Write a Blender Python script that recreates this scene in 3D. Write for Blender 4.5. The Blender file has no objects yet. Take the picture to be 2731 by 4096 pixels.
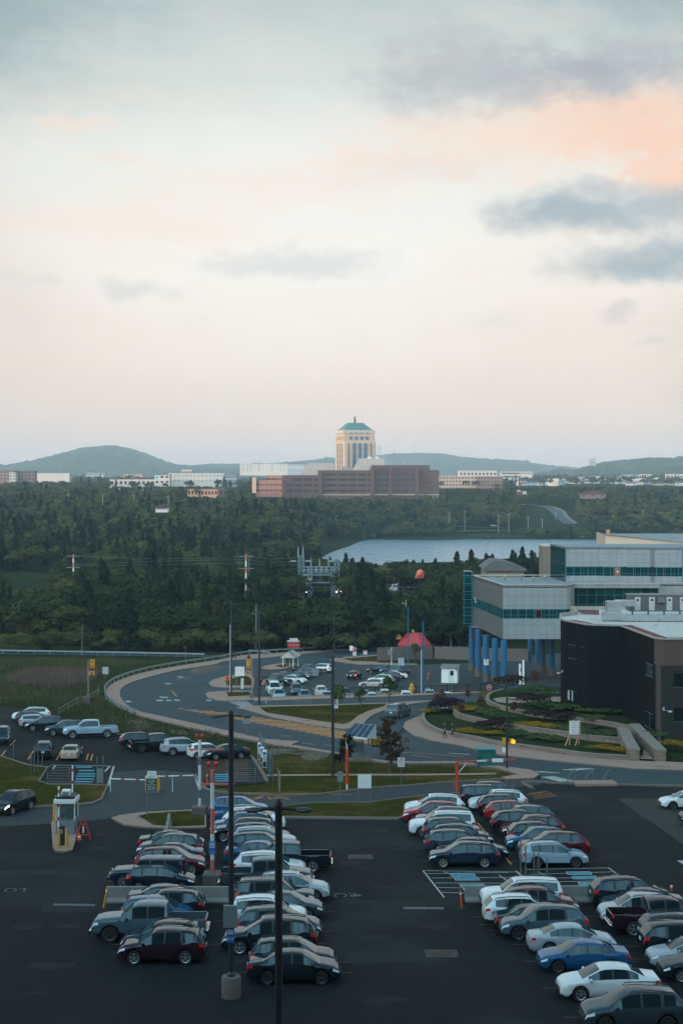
EXPOSURE = 0.0
SKY_STRENGTH = .95
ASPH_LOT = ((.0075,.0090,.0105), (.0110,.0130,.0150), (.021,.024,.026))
def _s(r, g, b):
    f = lambda c: (c/255/12.92 if c/255 <= .04045 else ((c/255+.055)/1.055)**2.4)
    return (f(r), f(g), f(b))
SKY_STOPS = [(-.05, _s(200,194,194)), (0.0, _s(220,203,198)), (.045, _s(234,216,211)), (.09, _s(242,226,219)), (.15, _s(247,237,230)), (.21, _s(236,236,229)), (.28, _s(208,216,212)), (.335, _s(184,198,199)), (.42, _s(142,172,182)), (.65, _s(104,144,160)), (1.0, _s(90,130,150))]
GB = (166,178,188); GM = (180,181,187); PE = (252,226,209); PS = (253,206,180)
SKY_CLOUDS_VIGNETTE = [
 (-150,-80,620,430,(128,154,163),.85,.4), (1720,-80,560,330,(128,150,160),.85,.4), (-220,760,420,520,(212,200,196),.6,.3), (1790,900,380,420,(214,200,196),.6,.3), (690,560,620,420,(253,250,246),.6,.4),  # broad tints: lens-dark corners and edges, bright centre put into the sky
 (1250,345,560,120,PE,.7,1.5), (1450,305,320,120,PS,.8,1.2), (1550,420,190,110,PS,.85,1.2), (1060,330,330,80,PE,.35,1.3), (960,395,220,50,(226,212,210),.3,1.4),
 (640,430,420,80,(250,228,214),.45,1.4), (340,520,340,60,(252,230,215),.5,1.4),
 (150,312,150,22,PE,.5,1.1), (20,528,100,34,PE,.55,1.1), (270,380,100,30,(248,226,212),.4,1.3), (790,372,110,40,PE,.45,1.3),
 (1070,185,280,110,GM,.75,1.6), (1390,200,260,85,GM,1.0,1.4), (1180,235,160,40,GM,.4,1.5), (1590,250,90,50,(200,184,188),.4,1.2), (1400,190,110,30,(160,168,178),.55,1.2),
 (1320,505,250,64,GB,1.0,.8), (1530,500,150,62,GB,.75,.9), (1390,455,140,34,(186,188,194),.6,1.2), (1470,618,250,62,(156,172,186),1.0,.7), (1570,600,140,60,GB,.6,1.0),
 (690,606,230,52,(218,219,220),.75,1.4), (560,622,150,26,(224,223,222),.5,1.4), (310,675,105,32,(214,213,214),.6,1.3), (60,655,120,22,(222,218,217),.4,1.3),
 (1135,740,100,34,(230,222,221),.55,1.3), (1438,732,66,24,(206,201,205),.75,1.2), (1520,798,70,14,(214,207,209),.5,1.2)]
HAZE = 1.25e-4
ZENITH = 0.5
BACK_LOBE = 6.6
import bpy, bmesh, math, random
import numpy as np
from mathutils import Vector, Matrix, Euler, noise
from mathutils.geometry import tessellate_polygon

random.seed(7); rng = np.random.default_rng(7)
scene = bpy.context.scene
COL = scene.collection
R = math.radians

# ------------------------------------------------------------------ positions from image pixels
# Camera stands 21 m above the near ground.  Ground falls away at 5 %.  A pixel (view crop, x, y) on the
# photograph is turned into a ground point by intersecting its ray with the ground.
FOC, CU, VH, CZ = 3300.0, 784.0, 1100.0, 21.0
K = 1568/2731
VIEWS = dict(D=None, A=(0,1600,1366), B=(1366,1600,1365), C=(0,2500,1000), E=(900,2400,1000), F=(1731,2100,1000),
             G=(0,3100,1400), H=(1400,3000,1331), I=(400,3140,1000), J=(300,3540,1140), K=(1550,3080,900),
             L=(1800,3480,931), M=(960,2540,740), N=(0,2780,1040), O=(960,1640,840), P=(0,1740,1000),
             Q=(1700,1740,1031), R=(150,3000,750), S=(1100,2180,600), T=(950,2880,750), U=(2200,2300,533.4))
def image_px(view, x, y):
    if view == 'D': return x, y
    x0, y0, w = VIEWS[view]; s = w/1568
    return (x0+x*s)*K, (y0+y*s)*K

def ss(a, b, x):
    t = np.clip((x-a)/(b-a), 0, 1); return t*t*(3-2*t)
def step_y(x):                      # line of the retaining edge of the upper lot
    return 203.5 + 0.29*np.clip(x+12.4, 0, 40)
def lake_xl(y):
    return np.interp(y, [500, 650, 800, 880, 943], [-50, -24, -8, 4, 12])
def gz(x, y, lead=0.0):
    x = np.asarray(x, float); y = np.asarray(y, float)
    s = y + lead - step_y(x)
    r = 0.6 + 11*(1-ss(-17, -13, x))
    near = -0.05*y - 1.2*np.clip(s/r, 0, 1)
    land = np.interp(y, [330,400,520,950,1000,1150,1400,1800,2500,3500,5000,9000], [-17.7,-18,-18.3,-17.9,-11,4.3,9,14,20,24,27,32])
    left = np.interp(y, [330,400,520,700,900,1150,1400,1800,2500,3500,5000,9000], [-17.7,-18,-18.3,-12,-4,4.3,9,14,20,24,27,32])
    far = np.where(x < lake_xl(y)-20, left, land)
    t = ss(0, 40, x - (lake_xl(y)-40))
    far = left*(1-t) + land*t
    m = ss(0, 16, x-lake_xl(y))*ss(508, 530, y)*(1-ss(930+6*np.sin(x*.09), 952+6*np.sin(x*.09), y))*(1-ss(210, 250, x))
    far = far*(1-m) + (-22)*m
    far = far + ss(360, 460, y)*(1-m)*(0.8*np.sin(x*.031+y*.02)+0.6*np.sin(x*.07-y*.043))
    return np.where(y < 330, near, far)
def at(view, x, y, h=0.0, plane=None):
    u, v = image_px(view, x, y)
    d = FOC*(21-h)/(v-1265); X = (u-CU)*d/FOC
    if plane == 'B' or (plane is None and d > float(step_y(X))):
        d = FOC*(22.2-h)/(v-1265); X = (u-CU)*d/FOC
        return Vector((X, d, -0.05*d-1.2+h))
    return Vector((X, d, -0.05*d+h))
def atd(view, x, y, d):
    u, v = image_px(view, x, y)
    return Vector(((u-CU)*d/FOC, d, CZ-(v-VH)*d/FOC))
def ground(x, y): return Vector((x, y, float(gz(x, y))))

# ------------------------------------------------------------------ materials
MATS = {}
def mat(name, col, rough=0.6, metal=0.0, var=0.0, scale=3.0, bump=0.0, spec=0.5, coat=0.0, emit=None, estr=0.0, col2=None, detail=4):
    if name in MATS: return MATS[name]
    m = bpy.data.materials.new(name); m.use_nodes = True; nt = m.node_tree; b = nt.nodes['Principled BSDF']
    b.inputs['Base Color'].default_value = (*col, 1); b.inputs['Roughness'].default_value = rough; b.inputs['Metallic'].default_value = metal
    b.inputs['Specular IOR Level'].default_value = spec
    if coat: b.inputs['Coat Weight'].default_value = coat; b.inputs['Coat Roughness'].default_value = 0.05
    if emit: b.inputs['Emission Color'].default_value = (*emit, 1); b.inputs['Emission Strength'].default_value = estr
    if var or bump or col2:
        tc = nt.nodes.new('ShaderNodeTexCoord'); n = nt.nodes.new('ShaderNodeTexNoise')
        n.inputs['Scale'].default_value = scale; n.inputs['Detail'].default_value = detail; n.inputs['Roughness'].default_value = .65
        nt.links.new(tc.outputs['Object'], n.inputs['Vector'])
        if var or col2:
            r = nt.nodes.new('ShaderNodeValToRGB'); r.color_ramp.elements[0].position = .3; r.color_ramp.elements[1].position = .7
            c2 = col2 or [c*(1+var) for c in col]; c1 = col if col2 else [c*(1-var) for c in col]
            r.color_ramp.elements[0].color = (*c1, 1); r.color_ramp.elements[1].color = (*c2, 1)
            nt.links.new(n.outputs['Fac'], r.inputs['Fac']); nt.links.new(r.outputs['Color'], b.inputs['Base Color'])
        if bump:
            bp = nt.nodes.new('ShaderNodeBump'); bp.inputs['Strength'].default_value = bump; bp.inputs['Distance'].default_value = .05
            nt.links.new(n.outputs['Fac'], bp.inputs['Height']); nt.links.new(bp.outputs['Normal'], b.inputs['Normal'])
    MATS[name] = m; return m

def surface(name, c1, c2, c3, s_big, s_small, rough=.9, bump=.3, third=(.62, .72), spec=.3, crack=0.0):
    """ground surface: fine grain between c1 and c2, patches of c3"""
    m = bpy.data.materials.new(name); m.use_nodes = True; nt = m.node_tree; b = nt.nodes['Principled BSDF']
    N = nt.nodes.new; Lk = nt.links.new
    tc = N('ShaderNodeTexCoord')
    def ns(sc, det=5):
        n = N('ShaderNodeTexNoise'); n.inputs['Scale'].default_value = sc; n.inputs['Detail'].default_value = det; n.inputs['Roughness'].default_value = .6
        Lk(tc.outputs['Object'], n.inputs['Vector']); return n
    a = ns(s_small, 6); g = ns(s_big, 5)
    m1 = N('ShaderNodeMix'); m1.data_type = 'RGBA'; m1.inputs['A'].default_value = (*c1, 1); m1.inputs['B'].default_value = (*c2, 1)
    r1 = N('ShaderNodeMapRange'); r1.inputs['From Min'].default_value = .35; r1.inputs['From Max'].default_value = .65; Lk(a.outputs['Fac'], r1.inputs['Value']); Lk(r1.outputs['Result'], m1.inputs['Factor'])
    m2 = N('ShaderNodeMix'); m2.data_type = 'RGBA'; m2.inputs['B'].default_value = (*c3, 1); Lk(m1.outputs['Result'], m2.inputs['A'])
    r2 = N('ShaderNodeMapRange'); r2.inputs['From Min'].default_value = third[0]; r2.inputs['From Max'].default_value = third[1]; Lk(g.outputs['Fac'], r2.inputs['Value']); Lk(r2.outputs['Result'], m2.inputs['Factor'])
    last = m2
    if crack:
        v = N('ShaderNodeTexVoronoi'); v.feature = 'DISTANCE_TO_EDGE'; v.inputs['Scale'].default_value = .16
        w = ns(.8, 3); mp = N('ShaderNodeMix'); mp.data_type = 'RGBA'; mp.inputs['Factor'].default_value = .06
        Lk(tc.outputs['Object'], mp.inputs['A']); Lk(w.outputs['Color'], mp.inputs['B'])
        mv = N('ShaderNodeVectorMath'); mv.operation = 'ADD'; Lk(tc.outputs['Object'], mv.inputs[0]); Lk(w.outputs['Color'], mv.inputs[1]); Lk(mv.outputs['Vector'], v.inputs['Vector'])
        rc = N('ShaderNodeMapRange'); rc.inputs['From Min'].default_value = .0; rc.inputs['From Max'].default_value = .012; rc.inputs['To Min'].default_value = crack; rc.inputs['To Max'].default_value = 0
        Lk(v.outputs['Distance'], rc.inputs['Value'])
        m3 = N('ShaderNodeMix'); m3.data_type = 'RGBA'; m3.inputs['B'].default_value = (.006, .007, .008, 1); Lk(rc.outputs['Result'], m3.inputs['Factor']); Lk(m2.outputs['Result'], m3.inputs['A']); last = m3
    Lk(last.outputs['Result'], b.inputs['Base Color']); b.inputs['Roughness'].default_value = rough; b.inputs['Specular IOR Level'].default_value = spec
    bp = N('ShaderNodeBump'); bp.inputs['Strength'].default_value = bump; bp.inputs['Distance'].default_value = .03; Lk(a.outputs['Fac'], bp.inputs['Height']); Lk(bp.outputs['Normal'], b.inputs['Normal'])
    MATS[name] = m; return m

def leafmat(name, c1, c2, c3):
    """foliage: per-leaf and per-clump green, slightly different for every tree"""
    m = bpy.data.materials.new(name); m.use_nodes = True; nt = m.node_tree; b = nt.nodes['Principled BSDF']
    N = nt.nodes.new; Lk = nt.links.new
    ge = N('ShaderNodeNewGeometry'); oi = N('ShaderNodeObjectInfo'); n = N('ShaderNodeTexNoise'); n.inputs['Scale'].default_value = .16; n.inputs['Detail'].default_value = 3
    Lk(ge.outputs['Position'], n.inputs['Vector'])
    ad = N('ShaderNodeMath'); ad.operation = 'MULTIPLY_ADD'; Lk(ge.outputs['Random Per Island'], ad.inputs[0]); ad.inputs[1].default_value = .14; 
    mr = N('ShaderNodeMapRange'); mr.inputs['From Min'].default_value = .3; mr.inputs['From Max'].default_value = .7; mr.inputs['To Max'].default_value = .32; Lk(n.outputs['Fac'], mr.inputs['Value']); Lk(mr.outputs['Result'], ad.inputs[2])
    a2 = N('ShaderNodeMath'); a2.operation = 'MULTIPLY_ADD'; Lk(oi.outputs['Random'], a2.inputs[0]); a2.inputs[1].default_value = .55
    ta = N('ShaderNodeAttribute'); ta.attribute_name = 'tint'; a3 = N('ShaderNodeMath'); Lk(ad.outputs['Value'], a3.inputs[0]); Lk(ta.outputs['Fac'], a3.inputs[1]); Lk(a3.outputs[0], a2.inputs[2])
    r = N('ShaderNodeValToRGB'); e = r.color_ramp.elements; e[0].color = (*c1, 1); e[1].color = (*c3, 1); e[1].position = 1.0; k = e.new(.5); k.color = (*c2, 1)
    Lk(a2.outputs['Value'], r.inputs['Fac']); Lk(r.outputs['Color'], b.inputs['Base Color']); b.inputs['Roughness'].default_value = .7; b.inputs['Specular IOR Level'].default_value = .02
    MATS[name] = m; return m

# ------------------------------------------------------------------ object helpers
def link(o, parent=None):
    COL.objects.link(o)
    if parent: o.parent = parent
    return o
def tag(o, label, cat, group=None, kind=None):
    if label: o['label'] = label
    if cat: o['category'] = cat
    if group: o['group'] = group
    if kind: o['kind'] = kind
    return o
def thing(name, label, cat, loc=(0,0,0), rz=0.0, group=None):
    o = bpy.data.objects.new(name, None); o.empty_display_size = .3; link(o); o.location = loc; o.rotation_euler = (0, 0, rz)
    return tag(o, label, cat, group)
def kids(o): return [c for c in ALLKIDS.get(o.name, [])]
def copy_tree(o, parent=None):
    c = o.copy(); link(c, parent)
    for ch in o.children: copy_tree(ch, c)
    return c
def newmesh(name, V, F, mats, parent=None, smooth=None, mi=None, kind=None):
    me = bpy.data.meshes.new(name); me.from_pydata([tuple(v) for v in V], [], F)
    for m in (mats if isinstance(mats, (list, tuple)) else [mats]): me.materials.append(m)
    if mi: me.polygons.foreach_set('material_index', mi)
    if smooth:
        me.polygons.foreach_set('use_smooth', [True]*len(me.polygons)); me.set_sharp_from_angle(angle=R(smooth))
    me.update(); o = bpy.data.objects.new(name, me); link(o, parent)
    if kind: o['kind'] = kind
    return o

class MB:
    def __init__(s): s.V = []; s.F = []; s.M = []
    def add(s, V, F, m=0):
        b = len(s.V); s.V += [Vector(v) for v in V]; s.F += [tuple(i+b for i in f) for f in F]; s.M += [m]*len(F); return s
    def box(s, c, d, rz=0.0, m=0, rot=None):
        c = Vector(c); hx, hy, hz = d[0]/2, d[1]/2, d[2]/2
        M_ = rot or Matrix.Rotation(rz, 3, 'Z')
        V = [c+M_@Vector((sx*hx, sy*hy, sz*hz)) for sz in (-1,1) for sy in (-1,1) for sx in (-1,1)]
        return s.add(V, [(0,2,3,1),(4,5,7,6),(0,1,5,4),(2,6,7,3),(0,4,6,2),(1,3,7,5)], m)
    def bar(s, a, b, w, h=None, m=0):
        a = Vector(a); b = Vector(b); d = b-a; L = d.length; h = h or w
        x = d.normalized(); up = Vector((0,0,1)) if abs(x.z) < .95 else Vector((0,1,0)); y = up.cross(x).normalized(); z = x.cross(y)
        return s.box((a+b)/2, (L, w, h), rot=Matrix((x, y, z)).transposed(), m=m)
    def tube(s, pts, r, n=8, m=0, caps=True):
        pts = [Vector(p) for p in pts]; k = len(pts); rr = r if isinstance(r, (list, tuple)) else [r]*k
        V = []; F = []
        for i, p in enumerate(pts):
            t = (pts[min(i+1,k-1)]-pts[max(i-1,0)]).normalized(); up = Vector((0,0,1)) if abs(t.z) < .9 else Vector((0,1,0))
            a = up.cross(t).normalized(); b_ = t.cross(a)
            V += [p+(a*math.cos(2*math.pi*j/n)+b_*math.sin(2*math.pi*j/n))*rr[i] for j in range(n)]
        for i in range(k-1):
            F += [(i*n+j, i*n+(j+1)%n, (i+1)*n+(j+1)%n, (i+1)*n+j) for j in range(n)]
        if caps: F += [tuple(range(n))[::-1], tuple((k-1)*n+j for j in range(n))]
        return s.add(V, F, m)
    def prism(s, poly, z0, z1, m=0, mtop=None):
        n = len(poly); V = [Vector((p[0], p[1], z0)) for p in poly]+[Vector((p[0], p[1], z1)) for p in poly]
        A = sum(poly[i][0]*poly[(i+1)%n][1]-poly[(i+1)%n][0]*poly[i][1] for i in range(n))
        F = [(i, (i+1)%n, n+(i+1)%n, n+i) for i in range(n)]; top = tuple(range(n, 2*n)); bot = tuple(range(n))[::-1]
        if A < 0: F = [f[::-1] for f in F]; top = top[::-1]; bot = bot[::-1]
        s.add(V, F+[bot], m); b = len(s.V)-2*n
        s.F.append(tuple(i+b for i in top)); s.M.append(m if mtop is None else mtop); return s
    def lathe(s, prof, n=16, c=(0,0,0), axis='z', m=0):
        c = Vector(c); V = []; F = []
        for r, h in prof:
            for j in range(n):
                a = 2*math.pi*j/n; q = Vector((r*math.cos(a), r*math.sin(a), h))
                if axis == 'y': q = Vector((q.x, q.z, -q.y))
                if axis == 'x': q = Vector((q.z, q.x, q.y))
                V.append(c+q)
        for i in range(len(prof)-1): F += [(i*n+j, i*n+(j+1)%n, (i+1)*n+(j+1)%n, (i+1)*n+j) for j in range(n)]
        F += [tuple(range(n))[::-1], tuple((len(prof)-1)*n+j for j in range(n))]
        return s.add(V, F, m)
    def quad(s, a, b, c, d, m=0): return s.add([a, b, c, d], [(0,1,2,3)], m)
    def build(s, name, mats, parent=None, smooth=None, bevel=0):
        o = newmesh(name, s.V, s.F, mats, parent, smooth, s.M)
        if bevel:
            bm = bmesh.new(); bm.from_mesh(o.data); bmesh.ops.bevel(bm, geom=bm.edges[:], offset=bevel, segments=1, affect='EDGES', clamp_overlap=True); bm.to_mesh(o.data); bm.free()
        return o

def text(name, body, size, loc, m, parent=None, rot=(math.pi/2, 0, 0), align='CENTER', ext=.004):
    cu = bpy.data.curves.new(name, 'FONT'); cu.body = body; cu.size = size; cu.align_x = align; cu.align_y = 'CENTER'; cu.extrude = ext; cu.resolution_u = 2
    tmp = bpy.data.objects.new(name, cu); link(tmp); me = bpy.data.meshes.new_from_object(tmp.evaluated_get(bpy.context.evaluated_depsgraph_get())); bpy.data.objects.remove(tmp); bpy.data.curves.remove(cu)
    me.materials.clear(); me.materials.append(m); me.name = name; o = bpy.data.objects.new(name, me); link(o, parent); o.location = loc; o.rotation_euler = rot; return o

def curve(pts, n=6, closed=False):
    """Catmull-Rom through 2D points"""
    P = [np.array(p, float) for p in pts]; k = len(P); out = []
    rngk = range(k) if closed else range(k-1)
    for i in rngk:
        p0 = P[(i-1)%k] if closed or i > 0 else P[0]; p1 = P[i]; p2 = P[(i+1)%k]; p3 = P[(i+2)%k] if closed or i < k-2 else P[-1]
        for j in range(n):
            t = j/n; out.append(.5*((2*p1)+(-p0+p2)*t+(2*p0-5*p1+4*p2-p3)*t*t+(-p0+3*p1-3*p2+p3)*t**3))
    if not closed: out.append(P[-1])
    return [tuple(o) for o in out]
def gpts(view, pts, plane=None):
    return [tuple(at(view, x, y, plane=plane)[:2]) for x, y in pts]

def sheet(name, poly, off, m, thick=0.0, kind='structure', side=None, lift=None):
    """a ground sheet (or kerbed slab, when thick) draped on the ground; poly in world x, y"""
    bm = bmesh.new(); vs = [bm.verts.new((p[0], p[1], 0)) for p in poly]
    for tri in tessellate_polygon([[Vector((p[0], p[1], 0)) for p in poly]]):
        try: bm.faces.new([vs[i] for i in tri])
        except ValueError: pass
    ys = [p[1] for p in poly]
    if max(ys) > 195 and min(ys) < 235:
        for s_ in (0, .6, 3, 6, 9, 11.6):
            no = Vector((-.29, 1, 0)).normalized(); co = Vector((-12.4, 203.5+s_, 0))
            bmesh.ops.bisect_plane(bm, geom=bm.verts[:]+bm.edges[:]+bm.faces[:], plane_co=co, plane_no=no)
            bmesh.ops.bisect_plane(bm, geom=bm.verts[:]+bm.edges[:]+bm.faces[:], plane_co=(0, 203.5+s_, 0), plane_no=(0, 1, 0))
        for xx in (-17, -16, -15, -14, -13, -12.4, 27.6):
            bmesh.ops.bisect_plane(bm, geom=bm.verts[:]+bm.edges[:]+bm.faces[:], plane_co=(xx, 0, 0), plane_no=(1, 0, 0))
    bmesh.ops.recalc_face_normals(bm, faces=bm.faces[:])
    if bm.faces and sum(f.normal.z*f.calc_area() for f in bm.faces) < 0: bmesh.ops.reverse_faces(bm, faces=bm.faces[:])
    for f in bm.faces: f.material_index = 0
    if thick:
        ed = [e for e in bm.edges if e.is_boundary]
        r = bmesh.ops.extrude_edge_only(bm, edges=ed)
        low = [g for g in r['geom'] if isinstance(g, bmesh.types.BMVert)]; lowset = set(low)
        for f in [g for g in r['geom'] if isinstance(g, bmesh.types.BMFace)]: f.material_index = 1 if side else 0
    else: lowset = set()
    for v in bm.verts:
        z = float(gz(v.co.x, v.co.y)) if lift is None else lift(v.co.x, v.co.y)
        v.co.z = z+off-(thick if v in lowset else 0)
    bmesh.ops.recalc_face_normals(bm, faces=bm.faces[:])
    if thick == 0 and sum(f.normal.z for f in bm.faces) < 0: bmesh.ops.reverse_faces(bm, faces=bm.faces[:])
    me = bpy.data.meshes.new(name); bm.to_mesh(me); bm.free(); me.materials.append(m)
    if side: me.materials.append(side)
    o = bpy.data.objects.new(name, me); link(o)
    if kind: o['kind'] = kind
    return o
def ribbon(a, b):            # polygon between two polylines
    return list(a)+list(b)[::-1]
def offset_line(pts, w):
    P = [Vector((p[0], p[1])) for p in pts]; out = []
    for i, p in enumerate(P):
        t = (P[min(i+1, len(P)-1)]-P[max(i-1, 0)]).normalized(); out.append((p.x-t.y*w, p.y+t.x*w))
    return out
# ------------------------------------------------------------------ camera, light, sky
cam = bpy.data.cameras.new('camera'); co = bpy.data.objects.new('camera', cam); link(co)
co.location = (0, 0, CZ); co.rotation_euler = (R(90), 0, 0)
cam.sensor_fit = 'VERTICAL'; cam.sensor_height = 36; cam.lens = 36*FOC/2352; cam.shift_y = (VH-1176)/2352
cam.clip_start = .5; cam.clip_end = 30000; scene.camera = co
scene.render.engine = 'CYCLES'
cy = scene.cycles; cy.use_denoising = True; cy.max_bounces = 6; cy.diffuse_bounces = 3; cy.glossy_bounces = 3; cy.transmission_bounces = 4; cy.volume_bounces = 1; cy.transparent_max_bounces = 8
cy.use_adaptive_sampling = True; cy.adaptive_threshold = .015; cy.sample_clamp_indirect = 4
vs = scene.view_settings; scene.display_settings.display_device = 'sRGB'; vs.view_transform = 'Standard'; vs.look = 'None'; vs.exposure = EXPOSURE; vs.gamma = 1; vs.use_curve_mapping = False

SUN_EL, SUN_AZ = R(2.8), R(253)
to_sun = Vector((math.sin(SUN_AZ)*math.cos(SUN_EL), math.cos(SUN_AZ)*math.cos(SUN_EL), math.sin(SUN_EL)))
sl = bpy.data.lights.new('sun', 'SUN'); sl.energy = 4.2; sl.angle = R(.5); sl.color = (1, .68, .45)
so = bpy.data.objects.new('sun', sl); link(so); so.rotation_euler = to_sun.to_track_quat('Z', 'Y').to_euler(); so.location = (0, -50, 100)

def srgb(r, g, b):
    f = lambda c: (c/255/12.92 if c/255 <= .04045 else ((c/255+.055)/1.055)**2.4)
    return (f(r), f(g), f(b))
wd = bpy.data.worlds.new('World'); scene.world = wd; wd.use_nodes = True; nt = wd.node_tree; nt.nodes.clear()
N = nt.nodes.new; Lk = nt.links.new
def mth(op, a, b=None, c=None, clamp=False):
    n = N('ShaderNodeMath'); n.operation = op; n.use_clamp = clamp
    for i, q in enumerate((a, b, c)):
        if q is None: continue
        if isinstance(q, (int, float)): n.inputs[i].default_value = q
        else: Lk(q, n.inputs[i])
    return n.outputs[0]
tc = N('ShaderNodeTexCoord'); sx = N('ShaderNodeSeparateXYZ'); Lk(tc.outputs['Generated'], sx.inputs[0])
az = mth('ARCTAN2', sx.outputs[0], sx.outputs[1]); el = mth('ARCSINE', sx.outputs[2])
def wnoise(sc_az, sc_el, off, det=5, rough=.55):
    c = N('ShaderNodeCombineXYZ'); Lk(mth('MULTIPLY', az, sc_az), c.inputs[0]); Lk(mth('MULTIPLY', el, sc_el), c.inputs[1]); c.inputs[2].default_value = off
    n = N('ShaderNodeTexNoise'); n.inputs['Scale'].default_value = 1; n.inputs['Detail'].default_value = det; n.inputs['Roughness'].default_value = rough
    Lk(c.outputs[0], n.inputs['Vector']); return n.outputs['Fac']
n_w1 = wnoise(22, 34, 1.3, 3); n_w2 = wnoise(24, 34, 7.7, 3); n_d = wnoise(42, 72, 3.1, 8, .6); n_f = wnoise(9, 42, 9.4, 5)
# clear sky: colour by elevation
ramp = N('ShaderNodeValToRGB'); ramp.color_ramp.interpolation = 'EASE'
stops = SKY_STOPS
lo, hi = -.05, 1.0
e = ramp.color_ramp.elements
while len(e) < len(stops): e.new(.5)
for k, (p, c) in enumerate(stops): e[k].position = (p-lo)/(hi-lo); e[k].color = (*c, 1)
mr = N('ShaderNodeMapRange'); mr.inputs['From Min'].default_value = lo; mr.inputs['From Max'].default_value = hi; Lk(el, mr.inputs['Value']); Lk(mr.outputs['Result'], ramp.inputs['Fac'])
cur = ramp.outputs['Color']
def mixc(a, col, fac, bt='MIX'):
    m = N('ShaderNodeMix'); m.data_type = 'RGBA'; m.blend_type = bt
    Lk(a, m.inputs['A'])
    if isinstance(col, tuple): m.inputs['B'].default_value = (*col, 1)
    else: Lk(col, m.inputs['B'])
    if isinstance(fac, (int, float)): m.inputs['Factor'].default_value = fac
    else: Lk(fac, m.inputs['Factor'])
    return m.outputs['Result']
azw = mth('MULTIPLY_ADD', mth('SUBTRACT', n_w1, .5), .075, az); elw = mth('MULTIPLY_ADD', mth('SUBTRACT', n_w2, .5), .034, el)
for (u, v, ru, rv, col, st, soft) in SKY_CLOUDS_VIGNETTE:
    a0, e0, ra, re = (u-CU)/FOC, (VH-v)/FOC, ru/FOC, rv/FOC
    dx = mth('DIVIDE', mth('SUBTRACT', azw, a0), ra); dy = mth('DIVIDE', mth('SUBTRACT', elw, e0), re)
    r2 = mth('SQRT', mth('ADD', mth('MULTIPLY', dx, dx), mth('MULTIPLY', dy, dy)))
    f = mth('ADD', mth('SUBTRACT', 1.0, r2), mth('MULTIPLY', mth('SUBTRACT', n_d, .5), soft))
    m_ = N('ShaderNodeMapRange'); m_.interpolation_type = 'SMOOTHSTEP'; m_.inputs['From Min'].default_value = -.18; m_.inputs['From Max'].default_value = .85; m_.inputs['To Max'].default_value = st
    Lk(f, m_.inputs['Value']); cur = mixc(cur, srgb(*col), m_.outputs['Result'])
# thin veil streaks
vl = N('ShaderNodeMapRange'); vl.interpolation_type = 'SMOOTHSTEP'; vl.inputs['From Min'].default_value = .45; vl.inputs['From Max'].default_value = .75; vl.inputs['To Max'].default_value = .22; Lk(n_f, vl.inputs['Value'])
cur = mixc(cur, srgb(250, 226, 208), vl.outputs['Result'])
sky = N('ShaderNodeTexSky'); sky.sky_type = 'NISHITA'; sky.sun_disc = False; sky.sun_elevation = SUN_EL; sky.sun_rotation = SUN_AZ; sky.altitude = 60
b1 = N('ShaderNodeBackground'); Lk(sky.outputs['Color'], b1.inputs['Color']); b1.inputs['Strength'].default_value = .05
b2 = N('ShaderNodeBackground'); Lk(cur, b2.inputs['Color']); zb = N('ShaderNodeMapRange'); zb.interpolation_type = 'SMOOTHSTEP'; zb.inputs['From Min'].default_value = .36; zb.inputs['From Max'].default_value = .75; zb.inputs['To Min'].default_value = SKY_STRENGTH; zb.inputs['To Max'].default_value = SKY_STRENGTH*(1+ZENITH); Lk(el, zb.inputs['Value'])
vd = N('ShaderNodeVectorMath'); vd.operation = 'DOT_PRODUCT'; Lk(tc.outputs['Generated'], vd.inputs[0]); vd.inputs[1].default_value = Vector((-.42, -.82, .40)).normalized()
wl = N('ShaderNodeMapRange'); wl.interpolation_type = 'SMOOTHSTEP'; wl.inputs['From Min'].default_value = .25; wl.inputs['From Max'].default_value = 1.0; wl.inputs['To Max'].default_value = BACK_LOBE; Lk(vd.outputs['Value'], wl.inputs['Value'])
Lk(mth('ADD', zb.outputs['Result'], wl.outputs['Result']), b2.inputs['Strength'])       # bright sky lobe added behind the camera; the near lots stay darker
ad = N('ShaderNodeAddShader'); Lk(b1.outputs[0], ad.inputs[0]); Lk(b2.outputs[0], ad.inputs[1])
ow = N('ShaderNodeOutputWorld'); Lk(ad.outputs[0], ow.inputs['Surface'])

# ------------------------------------------------------------------ terrain
M_lawn = surface('lawn_grass', (.030,.031,.008), (.058,.053,.014), (.11,.068,.024), .22, 2.2, bump=.7, third=(.48,.66), spec=0)
M_land = surface('rough_ground', (.020,.028,.012), (.038,.046,.018), (.075,.058,.03), .11, 1.6, bump=.8, third=(.58,.7), spec=0)
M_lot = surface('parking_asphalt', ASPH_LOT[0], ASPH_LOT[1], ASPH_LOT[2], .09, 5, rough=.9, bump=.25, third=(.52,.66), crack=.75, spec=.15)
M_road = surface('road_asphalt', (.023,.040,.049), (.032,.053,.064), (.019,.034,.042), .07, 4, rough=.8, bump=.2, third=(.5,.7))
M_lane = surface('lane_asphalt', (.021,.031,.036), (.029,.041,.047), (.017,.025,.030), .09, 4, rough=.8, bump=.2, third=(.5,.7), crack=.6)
M_conc = surface('pinkish_concrete', (.27,.165,.125), (.34,.225,.18), (.19,.12,.095), .35, 5, bump=.25)
M_kerb = surface('kerb_concrete', (.13,.10,.082), (.19,.15,.125), (.085,.07,.06), .6, 6, bump=.3)
M_dirt = surface('bare_gravel', (.12,.095,.075), (.18,.145,.12), (.05,.045,.028), .35, 14, bump=.35, third=(.48,.6), spec=0)
M_white = mat('white_road_paint', (.34,.34,.33), .8, var=.25, scale=3)
M_faded = mat('faded_road_paint', (.10,.105,.105), .9, var=.4, scale=4)
M_yellow = mat('yellow_road_paint', (.58,.23,.06), .8, var=.18, scale=2.5)
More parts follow.
